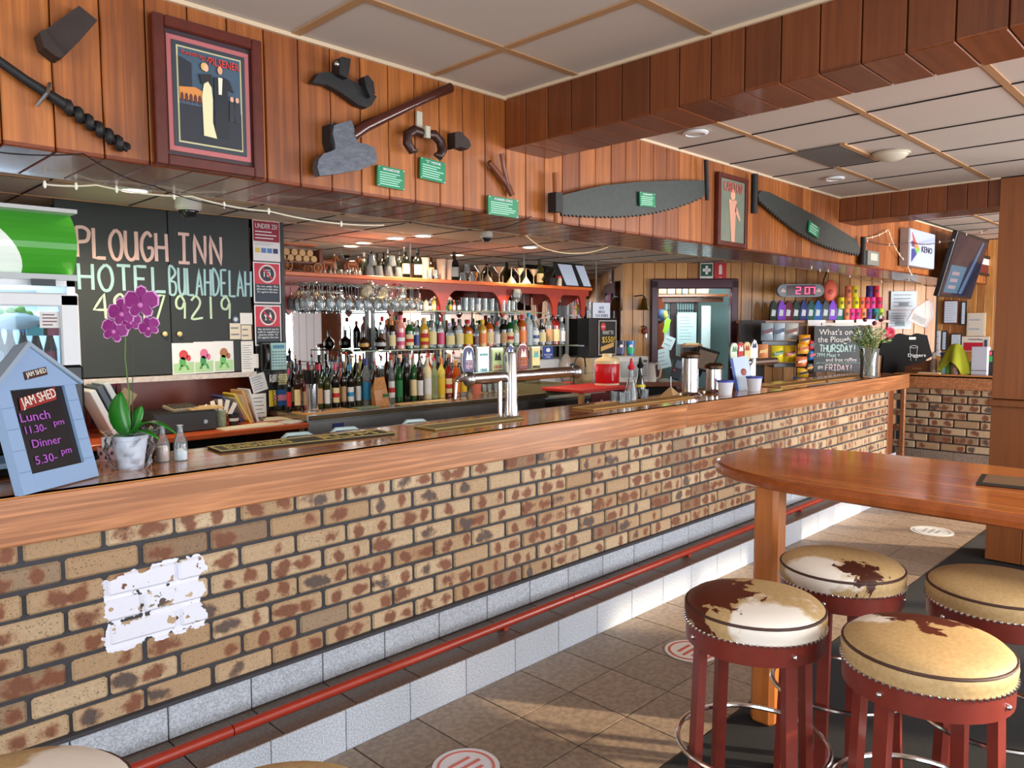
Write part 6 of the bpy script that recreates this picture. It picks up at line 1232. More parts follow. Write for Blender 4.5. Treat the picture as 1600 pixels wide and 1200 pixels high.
FB(MB().prism(prm, fx0, fx1, SW), 'header_box', M('header_green', (70, 160, 48), .25, emit=.12)); FB(MB().box((fxc, FY+.25, zh1+.012), (fw2+.01, .62, .02)), 'header_cap', WHT)
vs = []; n_ = 10
for k in range(11):
    y_, z_ = P[k]; e = .18+.20*math.cos(k/10*pi*.5); vs += [(fx0+.05, y_-.004, z_), (fx1-.62+e, y_-.004, z_)]
FB(MB().add(vs, [(2*k, 2*k+1, 2*k+3, 2*k+2) for k in range(10)]), 'white_logo_shape', M('header_white', (226, 236, 226), .25, emit=.25))
FB(MB().box((fxc, FY+.0, zh0-.0), (fw2, .05, .03)), 'header_lip', C(200, 206, 208)); FB(MB().box((fx1-.16, FY-.03, zh0-.03), (.11, .012, .035)), 'thermometer', C(60, 66, 70))
dr_ = FB(MB().box((fx1-.045, FY-.01, (zd+.15)/2), (.09, .05, zd-.15), b=.008), 'door_stile', WHT); FB(MB().box((fx0+.03, FY-.01, (zd+.15)/2), (.06, .05, zd-.15), b=.008), 'door_stile', WHT)
FB(MB().box((fxc, FY-.01, zd-.03), (fw2, .05, .07), b=.008), 'door_rail', WHT); FB(MB().box((fxc, FY-.01, .18), (fw2, .05, .1), b=.008), 'door_rail', WHT); FB(MB().box((fxc, FY-.005, (zd+.2)/2), (fw2-.1, .006, zd-.25)), 'door_glass', glass('fridge', (226, 238, 246), .97, .03))
FB(MB().box((fx1-.135, FY-.012, zd-.135), (.095, .003, .085)), 'service_sticker', C(232, 232, 230)); lines(fr_, fx1-.17-fxc, fx1-.10-fxc, zd-.17, zd-.10, 4, C(120, 60, 60), FY-.015-(FY+.3), 'sticker_print')
FB(MB().box((fxc, FY+.60, zd-.10), (fw2-.1, .02, .03)), 'lamp_strip', M('fridge_lamp', (214, 234, 255), .4, emit=6))
zs1 = HY(60, 575, FY+.2).z
for z in (zs1, .8, .45): FB(MB().box((fxc, FY+.33, z-.01), (fw2-.09, .5, .012)), 'wire_shelf', C(206, 210, 214))
al = bpy.data.lights.new('fridge_light', 'AREA'); al.energy = 3; al.color = (.7, .85, 1); al.size = .4; al.shape = 'SQUARE'; ao = bpy.data.objects.new('fridge_light', al); COL.objects.link(ao); ao.location = (fxc, FY+.3, zh0-.08)
for k, (px, cc_, lc, lb) in enumerate(((18, 'blue', 'blue', 'dark beer bottle with blue label at the left of the fridge'), (38, 'blue', 'blue', 'dark beer bottle with blue neck beside it in the fridge'), (58, 'teal', 'grey', 'dark beer bottle under teal six pack carton in the fridge'), (80, 'pink', 'pink', 'dark beer bottle with pink label, rightmost in the fridge'), (0, 'blue', 'grey', 'dark beer bottle cut by the left edge in the fridge'))):
    p = HY(px, 570, FY+.15); t = T('beer_bottle', lb, 'bottle', (p.x, FY+.15, zs1), 0, 'beer bottles in the fridge')
    for what, mt in (('body', GL['dark']), ('cap', C(*CC[cc_])), ('label', C(*CC[lc]))):
        o = link({'body': 'glass_body'}.get(what, what), bmesh_('coke', what), None, t, scale=(.032, .032, .23)); o.data.materials or o.data.materials.append(mt); o.material_slots[0].link = 'OBJECT'; o.material_slots[0].material = mt
for px, cc_, lb in ((56, (60, 186, 180), 'teal six pack carton top around the bottle necks'), (78, (206, 70, 90), 'pink six pack carton top at the right of the fridge')):
    p = HY(px, 515, FY+.16); t = T('beer_carton', lb, 'carton', (p.x, FY+.16, p.z)); MB().box((0, 0, -.005), (.085, .10, .055)).build('carton_sleeve', C(*cc_), t); MB().box((0, 0, .03), (.09, .104, .02)).build('dark_top', BLK, t)
p = HY(30, 492, FY+.12); t = T('lime_bag', 'white plastic bag of green limes on top of the bottles in the fridge', 'bag', (p.x-.02, FY+.14, p.z-.03)); MB().ball((0, 0, 0), (.13, .09, .05), 14, 8).build('bag_film', C(226, 238, 236, .3), t)
for dx, dz in ((-.02, .05), (.025, .055), (-.07, .045), (.06, .03)): MB().ball((dx, -.03, dz), .025, 10, 7).build('lime', C(140, 190, 80, .4), t)
# ================================================================ sink corner, office window and angled wall
AX = lambda px, py, y: HY(px, py, y)
z0_, z1_ = HY(870, 612, 5.5).z, HY(870, 561, 5.5).z
x0, x1, x2, x3 = (HY(q, 590, 5.5).x for q in (843, 890, 925, 947))
sp = T('splashback', 'cream and white tiled sink splashback under the mirror', 'tiles', ((x0+x3)/2, 5.5, z0_))
for a, b, cc_ in ((x0, x0+(x1-x0)/2, (226, 228, 230)), (x0+(x1-x0)/2, x1, (226, 228, 230)), (x1, (x1+x2)/2, (232, 206, 160)), ((x1+x2)/2, x2, (232, 206, 160)), (x2, x3, (214, 206, 202))):
    for za, zb in ((z0_-.15, (z0_+z1_)/2), ((z0_+z1_)/2, z1_)): MB().box(((a+b)/2, 5.5, (za+zb)/2), (b-a-.004, .02, zb-za-.004), b=.002).build('tile', C(*cc_, .2), sp, True)
MB().box(((x0+x3)/2, 5.62, (z0_+z1_)/2-.07), (x3-x0, .2, z1_-z0_+.15)).build('ledge_core', C(196, 186, 170), sp, True)
p = HY(884, 575, 5.46); t = T('soap_dispenser', 'white wall soap dispenser with a blue square above the sink', 'dispenser', p); MB().ball((0, 0, .0), (.09, .06, .16), 16, 10).build('dispenser_shell', C(226, 206, 196, .25), t); MB().box((.03, -.06, .02), (.05, .02, .06)).build('blue_square', C(40, 90, 130), t); MB().box((.03, -.055, -.06), (.02, .02, .05)).build('lever', BLK, t)
t = T('sink_tap', 'thin black curved spray hose tap over the sink', 'tap', (p.x+.06, 5.3, .995)); MB().tube([(-.11, 0, 0), (-.11, 0, .27), (-.07, 0, .36), (0, 0, .38), (.07, 0, .35), (.09, 0, .25)], .008, 8).build('hose', BLK, t); MB().tube([(.09, 0, .25), (.09, 0, .17)], .014, 8).build('spray_head', STEEL, t)
def crate(px0, px1, pyt, pyb, Y, lb, cc_):
    a = HY(px0, pyb, Y); b = HY(px1, pyb, Y); h_ = HY((px0+px1)/2, pyt, Y).z-HY((px0+px1)/2, pyb, Y).z; L_ = b.x-a.x; t = T('glass_crate', lb, 'crate', ((a.x+b.x)/2, Y+.2, a.z)); c_ = C(*cc_)
    for s in (-1, 1): MB().box((0, s*.2, h_/2), (L_, .015, h_)).build('crate_side', c_, t); MB().box((s*L_/2, 0, h_/2), (.015, .4, h_)).build('crate_end', c_, t)
    MB().box((0, 0, .01), (L_, .4, .015)).build('crate_base', c_, t)
    for s in (-1, 1): MB().box((s*.05, -.209, h_*.6), (.07, .006, h_*.3)).build('hand_hole', C(230, 220, 190), t)
    return t
crate(853, 892, 602, 619, 4.75, 'grey olive plastic glass crate beside the sink', (122, 118, 92)); crate(800, 850, 600, 612, 5.2, 'long olive glass crate behind the tap tower', (132, 124, 96))
p = HY(898, 613, 4.75); t = T('scrubber', 'red and blue scrub pot on the crate end', 'pot', (p.x, 4.85, p.z)); MB().lathe([(0, 0), (.055, 0), (.055, .06), (0, .06)], 18).build('blue_base', C(40, 90, 150), t); MB().lathe([(0, .06), (.06, .06), (.06, .095), (0, .095)], 18).build('red_top', C(206, 36, 36), t)
# dark sink bench
sb = T('sink_bench', 'dark sink bench between the counter and the microwave', 'bench', (6.3, 5.1, 0)); MB().box((5.86, 5.1, .5), (1.1, .5, .95)).build('bench_body', C(30, 30, 28), sb, True); MB().box((5.86, 5.1, .98), (1.1, .52, .03)).build('bench_top', C(110, 112, 104, .3), sb, True); MB().box((5.62, 4.84, .85), (.16, .012, .14)).build('grey_box_front', C(120, 118, 104), sb, True); MB().box((5.6, 4.83, .70), (.5, .012, .08)).build('green_tray', C(30, 80, 50), sb, True)
# red shelf table, cooler, microwave
p = HY(940, 606, 4.3); rt0 = HY(905, 607, 4.3); rt1 = HY(981, 603, 4.3)
t = T('red_bench', 'bench draped with a dark red patterned cloth and orange red mat', 'bench', ((rt0.x+rt1.x)/2, 4.5, 0)); zt_ = p.z; lw = rt1.x-rt0.x
MB().box((0, 0, zt_-.015), (lw, .5, .03), b=.004).build('red_mat', C(190, 40, 40, .5), t); MB().box((.02, -.24, zt_-.14), (lw*.72, .01, .2)).build('patterned_cloth', C(96, 22, 26, .7), t)
for s in (-1, 1): MB().box((s*(lw/2-.03), -.2, zt_/2), (.04, .04, zt_-.02)).build('timber_leg', C(176, 130, 84), t)
for k in range(7): MB().ball((-.3+.1*k, -.247, zt_-.12-.03*(k % 2)), (.02, .003, .02), 8, 5).build('white_motif', C(206, 186, 186), t)
p = HY(955, 606, 4.45); t = T('drink_cooler', 'red water cooler jug with cream lid on the red mat', 'cooler', (p.x, 4.5, zt_)); MB().lathe([(0, 0), (.10, 0), (.115, .02), (.12, .20), (.115, .21), (0, .21)], 26).build('cooler_body', C(206, 24, 36, .3), t); MB().lathe([(.122, .205), (.122, .235), (.1, .25), (.05, .27), (.045, .30), (0, .30)], 24).build('cream_lid', C(232, 214, 170, .3), t); MB().lathe([(.1, -.0), (.118, .0), (.118, .018)], 24, caps=False).build('cream_base', C(226, 206, 176), t); text('WILLOW', .13, .03, WHT, t, (-.06, -.112, .11), rot=(0, R(90), 0))
p = HD(990, 597, 8.0); t = T('microwave', 'white microwave oven left of the office window', 'microwave', (p.x, p.y, p.z), -YAW+.06); w_ = 47/F_PX*8.0; h_ = 40/F_PX*8.0
MB().box((0, .16, h_/2), (w_, .32, h_), b=.006).build('oven_case', C(222, 222, 218, .35), t); MB().box((-w_*.12, -.004, h_*.5), (w_*.62, .012, h_*.62)).build('door_window', C(170, 174, 176, .15), t); MB().box((w_*.38, -.002, h_*.5), (w_*.16, .006, h_*.8)).build('control_panel', C(206, 208, 204), t)
for r in range(5):
    for k in range(2): MB().box((w_*(.35+.06*k), -.006, h_*(.25+.1*r)), (w_*.035, .004, h_*.045)).build('button', C(120, 124, 124), t)
MB().box((w_*.38, -.006, h_*.82), (w_*.12, .004, h_*.08)).build('clock_display', BLK, t)
q = T('appliance_bench', 'dark bench carrying the microwave and kettle', 'bench', (p.x+.05, p.y, 0), -YAW+.06); MB().box((.1, .2, p.z-.025), (.72, .55, .05), b=.004).build('bench_top', BEAMW, q); MB().box((.1, .25, (p.z-.05)/2), (.68, .45, p.z-.06)).build('bench_body', DARK, q)
p2 = HD(1020, 596, 8.0); t = T('kettle', 'white electric kettle with loop handle right of the microwave', 'kettle', (p2.x+.035, p2.y-.02, p.z), -YAW); MB().lathe([(0, 0), (.06, 0), (.062, .03), (.045, .19), (.03, .2), (0, .205)], 18, (-.05, .06, 0)).build('kettle_body', C(222, 218, 208, .3), t); MB().tube([(-.02, .05, .18), (.03, .04, .2), (.055, .04, .14), (.045, .04, .05), (0, .05, .03)], .011, 8).build('handle', C(226, 222, 212, .3), t)
# safe with poster, tissue packs
p = HY(945, 560, 5.42); a = HY(925, 555, 5.42); b = HY(963, 555, 5.42); h_ = HY(945, 508, 5.42).z-HY(945, 556, 5.42).z
t = T('machine_cabinet', 'black cabinet with a black and gold STOP $550 fine poster', 'cabinet', ((a.x+b.x)/2-.03, 5.5, z1_), 0); wc_ = b.x-a.x+.06; h_ = .45
MB().box((0, 0, h_/2), (wc_, .18, h_), b=.006).build('cabinet_case', BLK, t); ps = MB().box((.06, -.096, h_*.5), (wc_*.62, .006, h_*.86)).build('poster_sheet', C(26, 24, 24), t)
frm = MB()
for s in (-1, 1): frm.box((.06+s*wc_*.31, -.1, h_*.5), (.008, .006, h_*.88)); frm.box((.06, -.1, h_*.5+s*h_*.43), (wc_*.62, .006, .008))
frm.build('white_border', C(206, 206, 200), ps); ell(ps, -.02, h_*.78, .045, .045, C(200, 50, 50), -.101, 'stop_disc'); text('STOP', .06, .018, WHT, ps, (-.02, -.104, h_*.78)); text('WANT TO', wc_*.4, .045, C(206, 206, 200), ps, (.07, -.101, h_*.63)); text('$550?', wc_*.46, .08, C(226, 190, 60), ps, (.08, -.101, h_*.44)); pol(ps, [(-.06, .07), (.18, .12), (.18, .17), (-.06, .12)], C(206, 160, 90), -.1, 'gold_stripe')
t, w_, h_ = card('notice', 'white printed NOTICE sheet standing above the black cabinet', 'notice', 'Y', 5.45, (926, 953, 473, 507), C(206, 214, 230), .004, None, 'sheet'); text('NOTE\nBAR IS A\nLOCAL BUSINESS\nAT ALL TIMES', w_*.75, h_*.66, C(70, 74, 86), t, (0, -.003, .0))
for px, c1, c2, lb in ((970, (30, 36, 62), (90, 100, 140), 'navy tissue pack beside the black cabinet'), (985, (40, 120, 190), (60, 190, 150), 'bright blue tissue pack on top of the microwave')):
    q = HD(px, 553, 7.9); t = T('wipes_pack', lb, 'packet', (q.x, q.y, HD(990, 555, 8.0).z), -YAW); MB().lathe([(0, 0), (.035, 0), (.045, .14), (.045, .155), (0, .155)], 16).build('pack_body', C(*c1, .3), t); MB().lathe([(.0375, .02), (.0445, .09)], 16, caps=False).build('printed_band', C(*c2, .3), t)
    MB().ball((0, -.043, .1), (.02, .003, .016), 8, 5).build('white_logo', WHT, t)
t, w_, h_ = card('hygiene_sign', 'blue WASH YOUR HANDS sign under the lower glass shelf', 'sign', 'Y', 5.4, (848, 864, 541, 561), C(24, 66, 156), .005, None, 'sign_plate'); ell(t, 0, h_*.2, w_*.2, h_*.16, WHT, -.004, 'hand_pictogram'); text('WASH YOUR\nHANDS', w_*.8, h_*.32, WHT, t, (0, -.004, -h_*.25))
p = HY(1005, 475, 5.3)
q = HD(1007, 474, 9.5); t = T('brass_bell', 'old brass bell on a wall arm left of the office window', 'bell', q, -YAW); MB().tube([(-.12, .04, .09), (-.03, 0, .1), (0, 0, .08), (0, 0, .06)], .008, 6).build('iron_arm', IRON, t); MB().lathe([(.01, .07), (.03, .06), (.045, .0), (.062, -.06), (.08, -.08), (.075, -.08), (.055, -.05)], 18).build('bell_body', M('brass', (110, 84, 44), .35, .9), t)
q = HD(1007, 517, 9.5); t = T('key_hook', 'round dark red gong with keys hanging under the bell', 'key rack', q, -YAW); MB().tube([(-.04, .02, .05), (.0, -.01, .06), (.03, -.01, .04)], .007, 6).build('iron_arm', IRON, t); MB().ball((0, -.01, 0), (.045, .02, .045), 14, 8).build('red_disc', C(110, 30, 26), t); MB().box((.02, -.02, -.06), (.015, .004, .05)).build('key', STEEL, t)
# office window frame and the office seen through it
fr2 = T('window_5', 'office window opening with a dark plum frame', None, dpos(1083, 0), rz=-YAW, kind='structure'); fr2.location.z = 0
PLM = M('plum_paint', (66, 22, 40), .3); hw = 67/F_PX*DD; zt2 = zt+.01; W[fr2] = Matrix.Translation(fr2.location) @ Matrix.Rotation(-YAW, 4, 'Z')
MB().box((0, -.03, zt2-.04), (2*hw, .10, .12), b=.01).build('window_frame', PLM, fr2)
for s in (-1, 1): MB().box((s*(hw-.045), -.03, (zt2+.8)/2), (.09, .10, zt2-.8), b=.01).build('window_frame', PLM, fr2)
MB().box((0, -.03, .88), (2*hw, .2, .06)).build('window_sill', BEAMW, fr2)
of = T('wall_office', 'small office room behind the window', None, fr2.location, rz=-YAW, kind='structure'); W[of] = W[fr2]
OT = C(150, 176, 176)
MB().box((0, 1.35, 1.5), (3.0, .05, 2.4)).build('back_wall', OT, of); MB().box((-1.2, .7, 1.5), (.05, 1.3, 2.4)).build('side_wall', OT, of); MB().box((1.2, .7, 1.5), (.05, 1.3, 2.4)).build('side_wall', OT, of); MB().box((0, .7, 2.72), (3, 1.4, .05)).build('office_ceiling', OT, of); MB().box((0, .7, .3), (3, 1.4, .05)).build('office_floor', OT, of)
ol = bpy.data.lights.new('office_lamp', 'AREA'); ol.energy = 55; ol.color = (.85, 1, 1); ol.size = .8; oo = bpy.data.objects.new('office_lamp', ol); COL.objects.link(oo); oo.location = W[of] @ Vector((0, .12, 2.42)); oo.rotation_euler = (R(58), 0, -YAW)  # unseen fill light added above the opening to brighten the office
def OB(name, label, cat, x, y, z, group=None): return T(name, label, cat, W[of] @ Vector((x, y, z)), -YAW, group)
def ox(px): return (px-1083)/F_PX*(DD+.5)
def oz(py, d=.5): return HD(1083, py, DD+d).z
t = OB('office_shelf', 'high timber shelf inside the office holding archive boxes', 'shelf', 0, .55, oz(462)); MB().box((0, 0, 0), (1.1, .3, .03)).build('shelf_board', BEAMW, t); MB().box((0, .1, -.05), (1.1, .03, .06)).build('shelf_rail', BEAMW, t)
for k, (a, b, cc_) in enumerate(((1024, 1039, (176, 140, 90)), (1040, 1053, (190, 150, 96)), (1054, 1066, (206, 206, 206)), (1067, 1076, (170, 130, 84)), (1077, 1086, (150, 190, 206)), (1087, 1097, (186, 150, 100)), (1098, 1118, (176, 150, 110)))):
    t = OB('archive_box', 'archive box on the high office shelf, %s from the left' % ORD[k], 'box', ox((a+b)/2), .52, oz(462)+.017, 'archive boxes'); MB().box((0, 0, .08), (ox(b)-ox(a)-.01, .25, .15), b=.004).build('carton', C(*cc_), t); MB().box((0, -.128, .09), (.05, .004, .05)).build('carton_label', C(226, 232, 230), t)
t = OB('barred_window', 'inner office windows with dark frames and white bars', 'window', 0, .75, oz(515)); 
for a, b in ((1022, 1070), (1074, 1108)):
    xa, xb = ox(a)*1.02, ox(b)*1.02; zt3, zb3 = oz(465)-oz(515), oz(560)-oz(515); MB().box(((xa+xb)/2, .03, (zt3+zb3)/2), (xb-xa, .02, zt3-zb3)).build('pane', C(170, 206, 206, .2), t)
    for x in (xa, xb): MB().box((x, 0, (zt3+zb3)/2), (.04, .05, zt3-zb3)).build('dark_mullion', C(60, 30, 30), t)
    MB().box(((xa+xb)/2, 0, zt3), (xb-xa, .05, .05)).build('dark_rail', C(60, 30, 30), t)
    n_ = 9
    for k in range(1, n_): MB().box((xa+(xb-xa)*k/n_, -.01, zt3-.12), (.01, .01, .2)).build('window_bar', C(40, 50, 54), t)
    for k in range(2): MB().box(((xa+xb)/2, -.01, zt3-.06-.1*k), (xb-xa, .01, .01)).build('window_bar', C(40, 50, 54), t)
def opap(px, lb, cc_=(206, 222, 224), tilt=0, y=.45, n=4, name='pinned_paper'):
    xl_, xr_, yt_, yb_ = px; t = OB(name, lb, 'papers', ox((xl_+xr_)/2), y, oz((yt_+yb_)/2)); w_ = ox(xr_)-ox(xl_); h_ = oz(yt_)-oz(yb_); t.rotation_euler = (0, tilt, -YAW); rect(t, 0, 0, w_, h_, C(*cc_), 0, .003, 'sheet')
    if n: lines(t, -w_*.4, w_*.35, -h_*.4, h_*.4, n, C(120, 140, 146), -.003, 'handwriting', .15)
opap((1075, 1105, 488, 538), 'large whiteboard with handwriting in the office window', (190, 214, 216), 0, .6, 8, 'whiteboard'); opap((1110, 1124, 478, 550), 'narrow white sheet with a round red mark by the right window jamb', (206, 222, 222), 0, .5, 0)
opap((1026, 1040, 512, 530), 'white page pinned low left on the office glass', tilt=.1); opap((1038, 1060, 545, 575), 'big tilted sheet hanging in the office window', tilt=-.25); opap((1052, 1060, 498, 520), 'bright lime green sheet in the office window', (150, 206, 40), .25, .5, 0); opap((1030, 1036, 492, 512), 'white slip by the blue ear muffs', n=0); opap((1050, 1066, 525, 545), 'curled white sheet in the middle of the office window', tilt=.4, n=2); opap((1028, 1040, 552, 590), 'brown card low in the office window', (140, 110, 80), 0, .48, 0)
t = OB('ear_muffs', 'blue and black cap and ear muffs hanging in the office window', 'hat', ox(1046), .42, oz(492)); MB().ball((0, 0, 0), (.08, .06, .08), 14, 9).build('cap_crown', C(50, 80, 110), t); MB().ball((.04, -.02, .0), (.04, .05, .06), 12, 8).build('yellow_patch', C(190, 190, 70), t); MB().ball((-.05, 0, -.07), (.07, .04, .05), 12, 8).build('black_cup', BLK, t)
# signs above the window
t, w_, h_ = card('first_aid_sign', 'green and white FIRST AID sign above the office window', 'sign', 'D', DD-.03, (1094, 1114, 411, 440), C(226, 228, 226), .006, None, 'sign_plate'); rect(t, 0, h_*.12, w_*.9, h_*.66, C(14, 80, 50), -.004, .003, 'green_field'); rect(t, 0, h_*.12, w_*.2, h_*.46, WHT, -.0065, .003, 'white_cross'); rect(t, 0, h_*.12, w_*.62, h_*.16, WHT, -.0065, .003, 'white_cross'); text('FIRST AID', w_*.86, h_*.11, BLK, t, (0, -.004, -h_*.37))
t, w_, h_ = card('extinguisher_sign', 'red fire extinguisher sign beside the FIRST AID sign', 'sign', 'D', DD-.03, (1116, 1135, 411, 440), C(190, 24, 40), .006, None, 'sign_plate'); rect(t, 0, h_*.12, w_*.26, h_*.46, C(236, 220, 214), -.005, .003, 'extinguisher_pictogram'); ell(t, 0, h_*.37, w_*.08, h_*.05, C(236, 220, 214), -.005); text('FIRE\nEXTINGUISHER', w_*.86, h_*.16, C(240, 200, 200), t, (0, -.004, -h_*.32))
# register monitor
q = HD(1101, 562, 7.7); t = T('register_screen', 'black point of sale touch screen tilted in front of the office window', 'monitor', q, rot=(R(18), R(16), -YAW+.2)); MB().box((0, 0, 0), (.24, .035, .24), b=.006).build('monitor_case', BLK, t); MB().box((0, -.02, 0), (.20, .004, .19)).build('screen', C(110, 96, 84, .15), t); MB().box((.02, .08, -.14), (.06, .08, .12)).build('stand', BLK, t)
q = HD(1080, 540, 7.8); t = T('receipt_tray', 'cream pad and tray on top of the till printer', 'tray', q, -YAW); MB().box((0, 0, 0), (.2, .12, .02)).build('tray_board', C(176, 120, 84), t); MB().box((0, 0, .018), (.14, .1, .014)).build('cream_pad', C(226, 206, 140), t); MB().box((-.02, .03, -.12), (.14, .12, .2)).build('printer_body', BLK, t)
q = HD(1058, 575, 7.8); t = T('card_terminal', 'slanting black card payment terminal left of the register', 'terminal', q, rot=(0, R(15), -YAW)); MB().box((0, 0, 0), (.1, .05, .24), b=.01).build('terminal_case', C(36, 40, 50), t); MB().box((0, -.03, .04), (.07, .006, .08)).build('terminal_screen', C(60, 80, 96, .2), t); MB().ball((-.03, -.03, -.03), .01, 8, 5).build('pink_light', C(214, 60, 110), t)
# shelf with stubby coolers, clock
SD = 9.3
sz_ = HD(1270, 500, SD).z; a = HD(1158, 500, SD); b = HD(1388, 500, SD); c = (a+b)/2; SL = Vector((b.x-a.x, b.y-a.y)).length
t = T('timber_wall_shelf', 'timber shelf on the angled wall holding coloured drink coolers', 'shelf', (c.x, c.y, sz_-.02), -YAW); MB().box((0, .08, 0), (SL, .26, .035), b=.004).build('shelf_board', FASC, t)
for k in range(4): MB().box((-SL/2+.15+k*(SL-.3)/3, .17, -.12), (.03, .1, .2)).build('shelf_bracket', BEAMW, t)
c_, w_, h_, rz = span('D', SD-.05, 1214, 1287, 444, 464)
t = T('led_clock', 'grey digital clock reading 2 07 in red, on the boards above the coolers', 'clock', c_, rz); P = [(w_/2-h_/2+h_/2*cos(a), h_/2*sin(a)) for a in [-pi/2+pi*k/10 for k in range(11)]]+[(-w_/2+h_/2-h_/2*cos(a), -h_/2*sin(a)) for a in [-pi/2+pi*k/10 for k in range(11)]]
MB().prism(P, -.02, .04).build('clock_case', C(112, 122, 130, .35), t); scn = rect(t, 0, 0, w_*.6, h_*.78, M('clock_red_glass', (70, 6, 26), .2), -.023, .006, 'display_window')
LED = M('led_red', (255, 70, 120), .4, emit=1.6)
SEG = {'2': 'abged', '0': 'abcdef', '7': 'abc'}; SG = {'a': (0, 1, 1, .16), 'd': (0, -1, 1, .16), 'g': (0, 0, 1, .16), 'b': (.5, .5, .16, 1), 'c': (.5, -.5, .16, 1), 'e': (-.5, -.5, .16, 1), 'f': (-.5, .5, .16, 1)}
for ch, x in (('2', -.06), ('0', .13), ('7', .24)):
    m = MB()
    for s in SEG[ch]: sx, sz2, ww, hh2 = SG[s]; m.box((w_*x+sx*.05, -.028, sz2*h_*.25), (.05*ww+.004, .003, h_*.25*hh2+.004))
    m.build('led_digit', LED, scn)
for s in (-1, 1): pol(t, [(s*w_*.44, -.02), (s*w_*.33, -.02), (s*w_*.33, .0), (s*w_*.385, .03)], C(226, 190, 170), -.022, 'fish_emblem')
MB().tube([(w_*.48, 0, h_*.4), (w_*.5, .0, h_*.9), (w_*.56, 0, h_*1.5)], .008, 6).build('power_cord', BLK, t)
# slumped wetsuit coolers
TOPS = [(1208, (22, 40, 34), 'dark green'), (1220, (120, 60, 190), 'purple'), (1231, (96, 18, 40), 'maroon'), (1243, (20, 50, 44), 'bottle green'), (1255, (34, 44, 110), 'navy'), (1266, (18, 80, 70), 'deep green'), (1277, (30, 90, 170), 'blue'), (1289, (70, 74, 84), 'charcoal'), (1300, (130, 70, 206), 'violet'), (1312, (10, 120, 96), 'sea green')]
zc_ = sz_
for k, (px, cc_, nm) in enumerate(TOPS):
    q = HD(px, 499, SD-.02); t = T('bottle_cooler', '%s neoprene bottle cooler with a white print, %s in the row' % (nm, ORD[k]), 'drink cooler', (q.x, q.y, sz_), -YAW, 'neoprene bottle coolers')
    h_ = .235; MB().prism([(-.042, 0), (.042, 0), (.045, .12), (.03, .2), (.012, h_), (-.01, h_), (-.03, .19), (-.044, .1)], -.015, .03).build('cooler_sleeve', C(*cc_, .7), t); MB().prism([(-.03, .05), (.02, .05), (.026, .12), (-.02, .13)], -.018, -.015).build('white_print', C(190, 196, 200), t); MB().box((.043, -.01, .1), (.005, .02, .18)).build('side_seam', C(*[min(255, int(c*1.5)+20) for c in cc_], .7), t)
q = HD(1297, 455, SD+.02); t = T('float_buoy', 'big orange oval float hung behind the clock end', 'buoy', q, -YAW); MB().ball((0, 0, 0), (.085, .04, .14), 18, 12).build('float_body', C(236, 110, 80, .5), t); MB().ball((-.01, -.04, -.01), (.03, .005, .03), 10, 6).build('red_print', C(196, 50, 60), t)
cz = [(1324, 459, (236, 130, 90), 0), (1334, 456, (232, 220, 40), 0), (1313, 474, (226, 216, 30), 1), (1324, 478, (240, 150, 90), 1), (1336, 478, (226, 226, 30), 1), (1345, 477, (232, 120, 70), 1), (1357, 466, (60, 50, 140), 1), (1367, 466, (214, 30, 60), 1), (1353, 481, (226, 60, 90), 2), (1362, 481, (220, 70, 150), 2), (1372, 481, (220, 34, 90), 2), (1322, 499, (236, 140, 90), 3), (1330, 499, (226, 60, 140), 3), (1339, 499, (224, 50, 130), 3), (1348, 499, (240, 150, 80), 3), (1357, 499, (100, 60, 150), 3), (1367, 499, (20, 130, 140), 3), (1375, 499, (170, 200, 50), 3)]
NM = ['orange can cooler at the very top of the pyramid', 'yellow can cooler at the very top of the pyramid', 'yellow can cooler, leftmost of the middle tier', 'orange can cooler in the middle tier', 'bright yellow can cooler in the middle tier', 'orange can cooler right in the middle tier', 'purple can cooler on top of the right stack', 'red can cooler on top of the right stack', 'rose can cooler, left of the second tier right', 'pink can cooler, middle of the second tier right', 'crimson can cooler, right of the second tier', 'orange can cooler, bottom tier next to the green bottle cooler', 'magenta can cooler, bottom tier', 'hot pink can cooler, bottom tier', 'apricot can cooler, bottom tier', 'purple can cooler, bottom tier right', 'teal can cooler, bottom tier right', 'lime can cooler at the right end of the bottom tier']
hN = 17.5/F_PX*SD
LV = {0: sz_+2*hN, 1: sz_+hN, 2: sz_+hN, 3: sz_}
for k, (px, yb, cc_, lv) in enumerate(cz):
    z_ = LV[lv] if k not in (6, 7) else sz_+2*hN; q = HD(px, 499, SD-.03)
    t = T('can_cooler', NM[k], 'drink cooler', (q.x, q.y, z_), -YAW, 'can coolers on the shelf'); MB().lathe([(0, 0), (.038, 0), (.038, hN-.012), (.036, hN-.002), (0, hN-.002)], 12).build('foam_sleeve', C(*cc_, .7), t); MB().ball((0, -.037, hN*.5), (.018, .003, .022), 8, 5).build('print', C(*[int(c*.5) for c in cc_]), t)
# papers under the shelf
for k, (bx_, lb) in enumerate((((1262, 1290, 500, 522), 'blank white sheet hanging from the shelf above the blackboard left side'), ((1305, 1334, 500, 518), 'white sheet hanging from the shelf above the blackboard middle'), ((1338, 1367, 499, 508), 'short white sheet hanging from the shelf by the flowers'))): note(bx_, lb, (236, 238, 240), 0, 'D', SD-.08)
